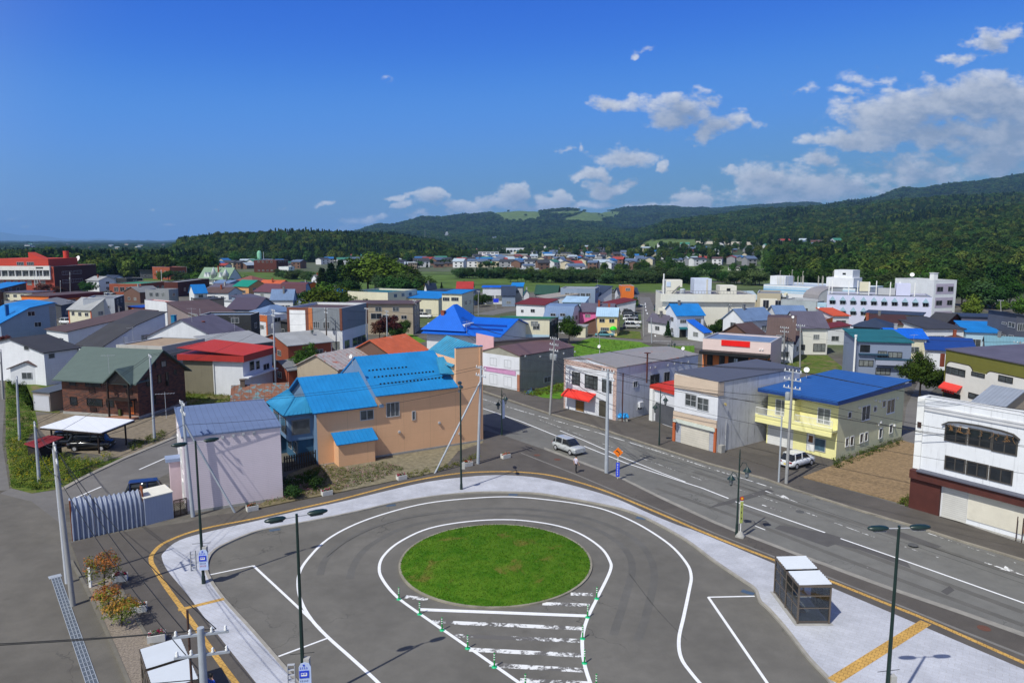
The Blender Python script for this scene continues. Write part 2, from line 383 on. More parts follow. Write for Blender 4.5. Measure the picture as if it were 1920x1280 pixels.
MEADOW=[[(1185,476),(1210,452),(1250,448),(1310,450),(1310,463),(1260,464),(1200,470)]]
def cover(X,Y,Z):
 px,py=project(X,Y,Z)
 c=np.zeros(X.shape,int)
 c[(Y>150)&(tnoise(X*6,Y*6)>3.0)]=7
 c[(Y>325)&(px>380)&(px<1300)]=1
 far=Y>420
 c[far]=1
 c[(Y>560)&(px<1230)]=5
 c[(Y>830)&(px>300)&(px<880)&(py<492)]=2
 c[(Y>1150)]=2
 c[(Y>300)&(px>1660)]=2
 c[(Y>380)&(px>1520)]=2
 c[(Y>470)&(px>1440)]=2
 c[(Y>1000)&(px>1180)]=2
 c[(Y>460)&(px<400)&(Y<1500)]=2
 c[(Y>1050)&(px<335)]=4
 c[(Y>6500)&(px<335)]=2
 c[(Y>1100)&(Y<1700)&(px>860)&(px<1150)]=6
 for p in([(1180,464),(1300,448),(1425,448),(1425,500),(1180,498)],[(1438,450),(1585,450),(1585,470),(1438,472)]):c[inpoly(px,py,p)&(Y>520)]=6
 for p in PASTURE:c[inpoly(px,py,p)&(Y>2500)]=3
 for p in MEADOW:c[inpoly(px,py,p)]=3
 return c
def build_terrain():
 ky=np.concatenate([np.array([-400,-120,-60]),np.arange(-20,420,20),np.geomspace(420,6000,170),np.geomspace(6200,60000,30)])
 kx=np.concatenate([np.linspace(-2.2,-.8,12)[:-1],np.linspace(-.8,.8,260),np.linspace(.8,2.2,12)[1:]])
 nx,ny=len(kx),len(ky)
 Y=np.repeat(ky[:,None],nx,1);X=kx[None]*(np.maximum(Y,0)+150)
 Z=terrain(X,Y);Z=np.where(Y>14000,np.minimum(Z,60),Z)
 c=cover(X,Y,Z)
 pal=np.array([(.125,.115,.10),(.085,.135,.03),(.018,.030,.010),(.10,.15,.045),(.05,.085,.035),(.10,.115,.07),(.06,.08,.04),(.085,.115,.045)])
 colr=pal[c]
 mb=bpy.data.meshes.new('ground')
 v=np.stack([X,Y,Z],-1).reshape(-1,3)
 i=np.arange((ny-1)*(nx-1));r,q=i//(nx-1),i%(nx-1);a=r*nx+q
 f=np.stack([a,a+1,a+nx+1,a+nx],-1)
 mb.from_pydata(v.tolist(),[],f.tolist())
 at_=mb.color_attributes.new('land','FLOAT_COLOR','POINT')
 at_.data.foreach_set('color',np.concatenate([colr.reshape(-1,3),np.ones((len(v),1))],1).astype(np.float32).ravel())
 mb.polygons.foreach_set('use_smooth',[True]*len(f))
 m=bpy.data.materials.new('land');m.use_nodes=True;T=NT(m.node_tree);bs=T.n['Principled BSDF']
 ca=T.new('ShaderNodeVertexColor',layer_name='land').outputs['Color']
 pos=T.new('ShaderNodeNewGeometry').outputs['Position']
 n=T.noise(pos,.05,8,.7);n2=T.noise(pos,.9,5,.7)
 c1=T.mix(1,ca,T.ramp(n,.3,.7,.65,1.25),'MULTIPLY');c1=T.mix(1,c1,T.ramp(n2,.3,.7,.8,1.15),'MULTIPLY')
 T.put(bs.inputs['Base Color'],c1);bs.inputs['Roughness'].default_value=.95;bs.inputs['Specular IOR Level'].default_value=.1
 mb.materials.append(m)
 o=bpy.data.objects.new('ground',mb);COL.objects.link(o);o['kind']='structure'
build_terrain()
def far_range():
 pts=[(-400,428),(-300,433),(-220,425),(-150,430),(-80,428),(-20,432),(10,436),(40,441),(60,440),(90,443),(115,447),(160,448),(190,447),(230,450),(300,451),(380,452)]
 rng=random.Random(4);mb=MB();D=26000.0;n=90;V=[];Fc=[]
 xs=np.linspace(-400,380,n)
 ys=np.interp(xs,[p[0]for p in pts],[p[1]for p in pts])
 rows=[(0,0.0),(1200,.35),(2600,.75),(4200,1.0),(6500,.6),(9000,0.0)]
 for j,(dy,hf)in enumerate(rows):
  for i in range(n):
   p=at_depth(xs[i],ys[i],D+4200);z=p.z*hf*(1+(0 if hf in(0,1.0)else .18*math.sin(i*1.3+j*2)+.1*math.sin(i*.53+j)))
   V.append((p.x*(D+dy)/(D+4200),D+dy,z-5))
 for j in range(len(rows)-1):
  for i in range(n-1):Fc.append((j*n+i,j*n+i+1,(j+1)*n+i+1,(j+1)*n+i))
 mb.add(V,Fc,0,True);o=mb.build('mountains',mat((.05,.075,.05,1),rough=.95,var=.2,scale=.0006));o['kind']='structure'
far_range()
# ---------------------------------------------------------------- station square: bus loop, pavements, street
K_IN=[(555,1274),(480,1187),(420,1121),(391,1078),(388,1055),(398,1034),(425,1017),(480,995),(530,985),(600,972),(680,955),(740,941),(800,931),(860,924),(920,921),(1000,923),(1050,930),(1100,939),(1150,949),(1185,959),(1222,975),(1285,1010),(1335,1047),(1385,1081),(1415,1102),(1424,1124),(1440,1139),(1472,1175),(1515,1230),(1550,1267),(1575,1300)]
K_OUT=[(480,1279),(425,1210),(380,1152),(350,1112),(315,1070),(304,1047),(307,1035),(337,1012),(400,994),(480,976),(560,957),(640,940),(740,916),(800,903),(860,895),(930,890),(1000,894),(1060,906),(1115,921),(1160,936),(1225,965),(1272,984),(1310,997),(1440,1051),(1562,1102),(1690,1156),(1920,1254),(2060,1313)]
YEL=[(446,1285),(405,1230),(370,1180),(345,1145),(312,1100),(291,1067),(283,1050),(288,1035),(312,1015),(375,992),(480,971),(560,953),(640,935),(740,909),(800,896),(860,887),(910,884),(965,884),(1022,889),(1072,900),(1135,920),(1232,960),(1335,1004),(1440,1045),(1540,1082),(1665,1132),(1735,1160),(1920,1242),(2060,1303)]
SW=.12
kin=smooth_poly(PX(K_IN,SW),4);kout=smooth_poly(PX(K_OUT,SW),4);yel=smooth_poly(PX(YEL,SW),4)
def ext(p,q,d):return p+(p-q).normalized()*d
kin=[ext(kin[0],kin[1],9)]+kin+[ext(kin[-1],kin[-2],9)]
kout=[ext(kout[0],kout[1],9)]+kout+[ext(kout[-1],kout[-2],8)]
yel=[ext(yel[0],yel[1],9)]+yel+[ext(yel[-1],yel[-2],8)]
def asphalt(col,patch=.12,crack=True,key=0):
 m=bpy.data.materials.new('asphalt');m.use_nodes=True;T=NT(m.node_tree);bs=T.n['Principled BSDF']
 pos=T.new('ShaderNodeNewGeometry').outputs['Position']
 big=T.noise(T.vmath('ADD',pos,(key*31.0,0,0)),.16,6,.62,.4);med=T.noise(pos,.9,4,.6);fine=T.noise(pos,28,3,.7)
 c=T.mix(1,col,T.ramp(big,.3,.7,1-patch,1+patch),'MULTIPLY')
 c=T.mix(1,c,T.ramp(med,.3,.7,.93,1.06),'MULTIPLY');c=T.mix(1,c,T.ramp(fine,.25,.75,.86,1.14),'MULTIPLY')
 if crack:
  vo=T.new('ShaderNodeTexVoronoi',feature='DISTANCE_TO_EDGE');vo.inputs['Scale'].default_value=.11
  T.l.new(T.vmath('ADD',pos,T.vmath('SCALE',T.new('ShaderNodeTexNoise').outputs['Color'])),vo.inputs['Vector'])
  nn=[n for n in T.n if n.type=='TEX_NOISE'][-1];T.l.new(pos,nn.inputs['Vector']);nn.inputs['Scale'].default_value=.6;nn.inputs['Detail'].default_value=6
  [n for n in T.n if n.type=='VECT_MATH' and n.operation=='SCALE'][0].inputs['Scale'].default_value=3.0
  gate=T.ramp(T.noise(pos,.07,2,.5),.48,.58)
  cr=T.math('MULTIPLY',T.math('LESS_THAN',vo.outputs['Distance'],.0035),gate)
  c=T.mix(T.math('MULTIPLY',cr,.45),c,(.03,.03,.03,1))
  st=T.noise(pos,.55,3,.5);c=T.mix(T.ramp(st,.66,.76,0,.25),c,(.055,.05,.045,1))
 b=T.new('ShaderNodeBump');b.inputs['Strength'].default_value=.25;b.inputs['Distance'].default_value=.01;T.l.new(fine,b.inputs['Height']);T.l.new(b.outputs[0],bs.inputs['Normal'])
 T.put(bs.inputs['Base Color'],c);bs.inputs['Roughness'].default_value=.88;bs.inputs['Specular IOR Level'].default_value=.25
 return m
A_LOOP=asphalt(S(107,104,98,.93));A_STREET=asphalt(S(112,111,107,.94),.10,True,1);A_WALK=asphalt(S(92,87,82,.90),.12,True,2);A_PLAZA=asphalt(S(103,99,92,.92),.13,True,3);A_ROAD=asphalt(S(112,109,106,.92),.1,False,4)
A_SHOULDER=asphalt(S(104,96,88,.92),.14,False,5);A_PATCH=asphalt(S(90,88,87,.9),.06,False,6)
PAINT=mat(S(236,236,236,.95),rough=.6,var=.08,scale=3,world=True)
def worn_paint(lo=.45,hi=.56):
 m=bpy.data.materials.new('worn_paint');m.use_nodes=True;T=NT(m.node_tree);bs=T.n['Principled BSDF']
 pos=T.new('ShaderNodeNewGeometry').outputs['Position']
 n=T.math('ADD',T.math('MULTIPLY',T.noise(pos,2.6,7,.75),.6),T.math('MULTIPLY',T.noise(pos,.5,3,.6),.4));f=T.ramp(n,lo,hi)
 c=T.mix(f,S(100,97,93,.92),S(228,228,226,.95))
 T.put(bs.inputs['Base Color'],c);bs.inputs['Roughness'].default_value=.8;return m
WORN=worn_paint(.46,.53);WORN2=worn_paint(.50,.58)
sheet('bus_loop_road',kin+[Vector((40,12,0)),Vector((40,-10,0)),Vector((-40,-10,0)),Vector((-40,12,0))],.004,A_LOOP)
def band(name,inner,outer,z,m,thick=0.0,skirt_inner=True,label=None):
 poly=list(inner)+list(reversed(outer))
 return sheet(name,poly,z,m,'structure',thick)
def paver_mat(col,sx,sy,ang,joint,var=.10):
 m=bpy.data.materials.new('pavers');m.use_nodes=True;T=NT(m.node_tree);bs=T.n['Principled BSDF']
 pos=T.new('ShaderNodeNewGeometry').outputs['Position']
 mp=T.new('ShaderNodeMapping');T.l.new(pos,mp.inputs['Vector']);mp.inputs['Rotation'].default_value=(0,0,R(ang))
 bt=T.new('ShaderNodeTexBrick');T.l.new(mp.outputs[0],bt.inputs['Vector']);bt.offset=0.5
 d=tuple(x*(1-var)for x in col[:3])+(1,)
 bt.inputs['Color1'].default_value=col;bt.inputs['Color2'].default_value=d;bt.inputs['Mortar'].default_value=joint
 bt.inputs['Scale'].default_value=1;bt.inputs['Brick Width'].default_value=sx;bt.inputs['Row Height'].default_value=sy;bt.inputs['Mortar Size'].default_value=.012;bt.inputs['Mortar Smooth'].default_value=.2
 n=T.noise(pos,.35,6,.7);f=T.noise(pos,35,2,.6);w=T.noise(pos,1.7,5,.75)
 c=T.mix(1,bt.outputs['Color'],T.ramp(n,.3,.7,.84,1.10),'MULTIPLY');c=T.mix(1,c,T.ramp(f,.3,.7,.88,1.10),'MULTIPLY')
 c=T.mix(T.ramp(w,.62,.72,0,.45),c,S(120,112,104))
 T.put(bs.inputs['Base Color'],c);bs.inputs['Roughness'].default_value=.85;bs.inputs['Specular IOR Level'].default_value=.25;return m
PAVER=paver_mat(S(204,206,214,.78),.6,.3,34,S(168,166,168),.07);YELM=paver_mat(S(212,168,92,.86),.3,.3,34,S(120,92,50),.14)
i0=1
sheet('pavement',kin+list(reversed(kout)),SW,PAVER,'structure',.13)
kerbline=[]
for i,p in enumerate(kin):
 d=(kin[min(i+1,len(kin)-1)]-kin[max(0,i-1)]).normalized();nrm=Vector((-d.y,d.x,0))
 kerbline.append(p+nrm*.02)
ribbon('kerb',kerbline,.20,SW+.006,mat(S(165,160,150,.85),rough=.9,var=.2,scale=1.2,lines=None,world=True),'structure',.125)
OUTER=kout+[at(2060,1250,SW)]+PX([(1920,1193),(1806,1152),(1671,1106),(1597,1079),(1490,1039),(1377,996),(1340,981),(1240,935),(1170,900),(1132,884),(1020,842),(947,817),(910,806)],SW)+PX([(905,830),(860,845),(840,868),(815,887),(750,900),(640,923),(560,938),(470,957),(395,966),(350,978),(270,990),(190,1003),(133,1017)],SW)+PX([(150,1060),(160,1098),(190,1160),(215,1215),(243,1285)],SW)+[Vector((-22.5,26,SW)),Vector((-10,24,SW))]
sheet('asphalt_pavement',OUTER,SW-.002,A_WALK,'structure',.12)
ribbon('tactile_strip',yel,.30,SW+.004,YELM)
ribbon('tactile_strip',PX([(334,1143),(420,1122)],SW),.34,SW+.008,YELM)
ribbon('tactile_strip',PX([(1736,1166),(1562,1276)],SW),.62,SW+.008,YELM)
sheet('concrete_gutter',PX([(977,848),(1075,886),(1170,926),(1340,998),(1457,1044),(1528,1070),(1697,1137),(1806,1181),(1920,1226),(1920,1230),(1806,1185),(1697,1140),(1528,1072.5),(1457,1046.5),(1340,1000.2),(1170,928),(1075,888),(977,849.5)],SW),SW+.003,mat(S(128,125,120,.9),rough=.9,var=.2,world=True))
STREET=PX([(905,738),(1030,778),(1110,801),(1210,834),(1327,871),(1435,900),(1490,920),(1615,960),(1719,990),(1806,1018),(1920,1053),(2300,1165)])+PX([(2300,1330),(1920,1196),(1806,1155),(1671,1109),(1597,1082),(1490,1042),(1377,999),(1240,938),(1170,903),(1132,887),(1020,845),(947,820),(905,806)])
sheet('street',STREET+PX([(880,800),(700,735),(620,700)])+PX([(560,650),(640,648),(760,690),(850,720)]),.004,A_STREET)
sheet('road_shoulder',PX([(1020,842.5),(1132,884.5),(1170,900.5),(1240,935.5),(1340,981.5),(1377,996.5),(1490,1039.5),(1597,1079.5),(1671,1106.5),(1806,1152.5),(1920,1193.5)]+[(1920,1185),(1806,1145),(1671,1100),(1597,1073),(1490,1034),(1377,991),(1340,976),(1240,930),(1170,896),(1132,880),(1020,838)],0),.008,mat(S(150,146,138,.9),rough=.9,var=.25,world=True))
def line(seq,w,m=PAINT,z=.009,name='lane_marking',sm=0):
 p=PX(seq)
 if sm:p=smooth_poly(p,sm)
 return ribbon(name,p,w,z,m)
line([(880,740),(985,772.5),(1125,812),(1235,846),(1340,880.5),(1420,905),(1447,914)],.16,WORN)
line([(880,757),(910,767),(980,791),(1046,818)],.16);line([(1095,836),(1172,867),(1240,889.5),(1285,904.5),(1315,914),(1366,934)],.16)
line([(1050,807),(1092,824),(1160,854),(1240,886),(1285,903)],.14)
line([(1379,940),(1547,998)],.16);line([(1576,1009),(1700,1052),(1920,1130),(2000,1159)],.16)
line([(1312,894),(1400,922),(1500,956),(1629,1003),(1760,1045)],.10,WORN2);line([(985,776),(1160,843),(1330,905)],.08,WORN2)
line([(1740,999),(1800,1020),(1920,1060)],.10,WORN2);line([(1625,1063),(1657,1075)],.12,WORN2);line([(1415,985),(1435,993)],.14,WORN)
def arrow(a,b,w=.5):
 A,B=at(*a),at(*b);d=(B-A).normalized();n=Vector((-d.y,d.x,0));L=(B-A).length
 P=[A+n*.08,A+d*L*.45+n*.08,A+d*L*.40+n*w,A+d*L*.75+n*.1,B,A+d*L*.75-n*.1,A+d*L*.40-n*w*.4,A+d*L*.45-n*.08,A-n*.08]
 sheet('arrow_marking',P,.011,WORN)
arrow((1435,920),(1500,943));arrow((1429,946),(1467,959),.4);arrow((1846,1054),(1925,1080),.6);arrow((1880,962+10),(1925,990),.4)
for seq in([(1452,990),(1462,984),(1547,998),(1580,1008),(1700,1052),(1708,1065),(1612,1030),(1566,1020),(1552,1025)],[(1325,953),(1345,944),(1440,915),(1452,921),(1380,942)],[(1764,1108),(1780,1098),(1790,1106),(1776,1115)],[(1420,978),(1436,975),(1444,983),(1428,985)],[(1650,995),(1665,988),(1766,1024),(1755,1028)],[(890,790),(980,815),(940,812)]):
 sheet('asphalt_patch',PX(seq),.0068,A_PATCH)
FW=PX([(905,732),(1030,774),(1110,797),(1210,830),(1327,867),(1435,896),(1490,916),(1615,956),(1719,986),(1806,1014),(1920,1048),(2300,1158)],SW)
BACK=PX([(2300,1105),(1920,1019),(1800,978),(1708,952),(1640,932),(1505,895),(1345,845),(1270,823),(1150,783),(1060,757),(975,733),(925,717)],SW)
sheet('far_pavement',FW+BACK,SW,A_WALK,'structure',.12)
ribbon('kerb',[p+Vector((0,0,0))for p in FW],.22,SW+.006,mat(S(150,143,130,.85),rough=.9,var=.25,world=True),'structure',.125)
OUTLINE=[(735,1310),(710,1280),(660,1234),(615,1194),(585,1162),(566,1130),(559,1100),(562,1072),(580,1044),(615,1010),(667,982),(730,960),(800,943),(880,934),(960,931),(1040,938),(1100,947),(1145,959),(1200,984),(1255,1020),(1287,1055),(1296,1080),(1292,1107),(1282,1155),(1273,1197),(1277,1232),(1297,1262),(1330,1300)]
line(OUTLINE,.20,PAINT,.010,sm=5)
INLINE=[(1030,1320),(960,1270),(877,1212),(787,1150),(745,1119),(720,1090),(711,1067),(719,1042),(750,1015),(805,990),(880,977),(960,974),(1035,983),(1085,999),(1125,1025),(1143,1050),(1144,1070),(1120,1120),(1101,1160),(1092,1197),(1095,1240),(1108,1283),(1125,1320)]
line(INLINE,.20,PAINT,.012,sm=5)
line([(384,1079),(475,1060)],.13);line([(475,1060),(575,1153),(600,1178)],.17,PAINT,.014);line([(522,1230),(616,1195)],.13)
line([(1415,1117),(1328,1119)],.14);line([(1328,1119),(1372,1183),(1440,1282),(1460,1312)],.17,PAINT,.014)
for a,b,m in[((760,1118),(802,1123),WORN),((1070,1113),(1112,1114),WORN),((1017,1131),(1106,1134),WORN),((786,1142),(1100,1154),PAINT),((810,1165),(1097,1178),WORN),((850,1191),(1092,1201),WORN2),((880,1217),(1092,1228),WORN),((918,1246),(1095,1256),WORN),((975,1275),(1104,1281),WORN)]:
 line([a,b],.34 if m is PAINT else .40,m,.008,'hatch_marking')
SEAL=mat((.045,.044,.042,1),rough=.8,var=.3,scale=2,world=True);TRK=asphalt(S(100,98,94,.92),.10,False,8)
for seq,w_,m_ in[([(1180,832),(1330,884),(1560,962),(1920,1085)],.07,SEAL),([(1150,828),(1300,880),(1500,950),(1700,1018),(1920,1094)],.05,SEAL),([(1000,785),(1100,822),(1240,872),(1330,900)],.05,SEAL),([(1250,905),(1400,957),(1600,1030),(1920,1148)],.55,TRK),([(1230,915),(1390,972),(1590,1050),(1920,1172)],.5,TRK),([(1300,884),(1500,948),(1700,1010),(1920,1080)],.5,TRK),([(613,1044),(650,1015),(700,990),(760,972),(830,962),(900,957)],.045,SEAL),([(600,1078),(612,1046),(650,1013),(730,978),(840,958),(960,953),(1080,966),(1180,1003),(1225,1060),(1215,1140),(1195,1200)],.5,TRK),([(655,1085),(668,1050),(700,1018),(770,985),(870,968),(960,964),(1070,976),(1150,1010),(1185,1055),(1172,1120),(1150,1190)],.5,TRK),([(1180,1075),(1230,1140),(1288,1200)],.03,SEAL)]:line(seq,w_,m_,.0064,'asphalt_seam',sm=4)
ic=(at(747,1063)+at(1111,1063))/2;top=at(930,984);bot=at(930,1141);ic=Vector((ic.x,(top.y+bot.y)/2,0));ir=6.62
ring=[Vector((ic.x+ir*math.cos(a),ic.y+ir*math.sin(a),0))for a in np.linspace(0,2*math.pi,97)]
ribbon('kerb',ring,.16,.10,mat(S(150,144,128,.85),rough=.9,var=.3,world=True),'structure',.1)
def lawn_mat(a,b,brown,patch,world=True):
 m=bpy.data.materials.new('grass');m.use_nodes=True;T=NT(m.node_tree);bs=T.n['Principled BSDF']
 pos=T.new('ShaderNodeNewGeometry').outputs['Position']
 n=T.noise(pos,.9,6,.7,.5);n2=T.noise(pos,.33,4,.6,.8);n3=T.noise(pos,11,4,.8)
 c=T.mix(T.ramp(n,.35,.65),a,b);c=T.mix(T.ramp(n2,patch,patch+.12,0,.75),c,brown);c=T.mix(1,c,T.ramp(n3,.25,.75,.70,1.25),'MULTIPLY')
 T.put(bs.inputs['Base Color'],c);bs.inputs['Roughness'].default_value=.9;bs.inputs['Specular IOR Level'].default_value=.1
 bp=T.new('ShaderNodeBump');bp.inputs['Strength'].default_value=.6;bp.inputs['Distance'].default_value=.06;T.l.new(n3,bp.inputs['Height']);T.l.new(bp.outputs[0],bs.inputs['Normal'])
 return m
LAWN=lawn_mat(S(66,112,20,.78),S(92,128,34,.80),S(122,112,56,.85),.55)
MEAD=lawn_mat(S(80,125,35,.85),S(110,145,48,.85),S(135,125,75,.85),.58)
ROUGH=lawn_mat(S(78,105,36,.8),S(112,122,56,.8),S(128,114,84,.85),.50)
def island_grass():
 mb=MB();n=40;V=[];Fc=[];rings=14
 for k in range(rings+1):
  r=(ir-.06)*k/rings;z=.09+.42*(1-(k/rings)**2)
  for i in range(n):a=2*math.pi*i/n;V.append((ic.x+r*math.cos(a),ic.y+r*math.sin(a),z))
 for k in range(rings):
  for i in range(n):Fc.append((k*n+i,k*n+(i+1)%n,(k+1)*n+(i+1)%n,(k+1)*n+i))
 Fc=[tuple(reversed(f))for f in Fc]
 mb.add(V,Fc,0,True)
 rng=random.Random(2)
 for _ in range(15000):
  a=rng.uniform(0,6.283);rr=(ir-.04)*math.sqrt(rng.random());z=.09+.42*(1-(rr/ir)**2)
  x,y=ic.x+rr*math.cos(a),ic.y+rr*math.sin(a);t=rng.uniform(0,3.14);h=rng.uniform(.03,.10);w=.03
  mb.add([(x-w*math.cos(t),y-w*math.sin(t),z),(x+w*math.cos(t),y+w*math.sin(t),z),(x+rng.uniform(-.05,.05),y+rng.uniform(-.05,.05),z+h)],[(0,1,2)])
 o=mb.build('grass',LAWN);tag(o,'round mown lawn in the middle of the bus loop','grass',kind='stuff')
island_grass()
sheet('station_plaza',PX([(133,1019),(120,985),(100,960),(60,935),(0,925),(-300,960),(-500,1280)])+[Vector((-40,18,0)),Vector((-22.5,22,0))]+PX([(243,1285),(215,1216),(190,1161),(160,1099),(150,1062)]),.005,A_PLAZA)
sheet('side_road',PX([(0,925),(20,915),(50,922),(100,920),(135,905),(230,860),(310,826),(345,812),(400,790)])+PX([(430,830),(330,880),(300,895),(235,925),(240,930),(122,945),(125,990),(60,940)]),.007,A_ROAD)
sheet('lane',PX([(0,690),(6,690),(8,760),(4,830),(12,880),(18,918),(-120,930),(-90,760),(-60,690)]),.006,A_ROAD)
ribbon('kerb',PX([(118,915),(160,892),(230,859),(305,828),(345,811)],.1),.5,.10,mat(S(158,152,142,.85),rough=.9,var=.2,world=True),'structure',.1)
line([(139,934),(190,912)],.16,PAINT,.011);line([(261,880),(311,858)],.16,PAINT,.011)
GRAVEL=mat(S(134,122,104,.88),rough=.95,var=.30,scale=1.6,bump=.6,bscale=14,world=True);GRAVEL_B=mat(S(148,124,92,.88),rough=.95,var=.38,scale=3.5,bump=.6,bscale=12,world=True);GRAVEL_G=mat(S(146,134,120,.88),rough=.95,var=.45,scale=9,bump=.8,bscale=16,world=True)
EARTH=mat(S(128,112,88,.85),rough=.95,var=.25,scale=.4,bump=.4,bscale=6,world=True)
sheet('gravel_lot',PX([(585,905),(640,872),(700,862),(905,828),(912,838),(860,846),(842,868),(815,887),(750,900),(640,923),(590,932)]),.10,mat(S(138,129,105,.85),rough=.95,var=.34,scale=2.2,bump=.6,bscale=14,world=True),'structure',.1)
sheet('flower_ground',PX([(470,957),(525,925),(540,890),(600,868),(640,872),(660,890),(640,923),(560,938)]),.104,mat(S(130,118,88,.82),rough=.95,var=.34,scale=1.8,bump=.5,bscale=8,world=True),'structure',.1)
sheet('gravel_lot',PX([(1505,895),(1590,862),(1690,826),(1722,835),(1712,950),(1640,930)]),.10,GRAVEL_B,'structure',.1)
sheet('forecourt',PX([(1345,846),(1400,826),(1430,822),(1445,830),(1560,863),(1585,866),(1505,896),(1430,872)]),.09,A_WALK,'structure',.08)
sheet('forecourt',PX([(1172,793),(1215,780),(1232,790),(1270,812),(1262,822)]),.09,A_WALK,'structure',.08)
sheet('gravel_yard',PX([(100,775),(140,770),(262,787),(300,770),(340,755),(340,800),(312,826),(230,858),(170,850),(110,845),(70,800),(60,780)]),.010,GRAVEL)
sheet('back_lane',PX([(1690,826),(1722,835),(1735,745),(1790,690),(1840,660),(1760,640),(1700,760)]),.006,A_ROAD)
sheet('gravel_bed',PX([(160,1097),(200,1082),(213,1084),(225,1100),(262,1170),(300,1230),(335,1290),(245,1290),(215,1216),(190,1161)],SW),SW+.004,GRAVEL_G)
BORD=mat(S(120,115,104,.85),rough=.9,var=.2,world=True)
ribbon('kerb',PX([(133,1050),(160,1097),(190,1161),(215,1216),(246,1290)],SW),.18,SW+.03,BORD,'structure',.15)
ribbon('kerb',PX([(160,1097),(213,1081),(225,1100),(262,1170),(290,1215)],SW),.18,SW+.036,BORD,'structure',.15)
def grass_lot(seq,m=MEAD,z=.014,nm='grass',lab=None,blades=0,h=.25):
 P=PX(seq);o=sheet(nm,P,z,m,'stuff')
 if lab:tag(o,lab,'grass')
 return o
sheet('road',PX([(1222,640),(1245,640),(1225,590),(1208,556),(1196,556),(1203,590)],0)[:0]+PX([(1206,640),(1262,640),(1232,590),(1218,557),(1200,557),(1202,590)]),.008,A_ROAD)
sheet('cross_road',PX([(1075,628),(1206,638),(1262,638),(1320,640),(1320,646),(1400,652),(1400,640),(1500,640),(1500,650),(1400,664),(1220,642),(1075,636)]),.010,A_ROAD)
for a,b in[((1229,631),(1228,628)),((1227.5,624),(1226.5,620)),((1226,617),(1225,614)),((1221,605),(1219,601)),((1218,599),(1216.5,596)),((1214,589),(1213,586)),((1211.5,583),(1211,580)),((1210.5,577),(1210.3,574)),((1210,571),(1209.8,568))]:line([a,b],.3,PAINT,.013)
line([(1224,639),(1258,640)],.25,PAINT,.014);line([(1250,644.5),(1300,645.5)],.15,WORN,.014)
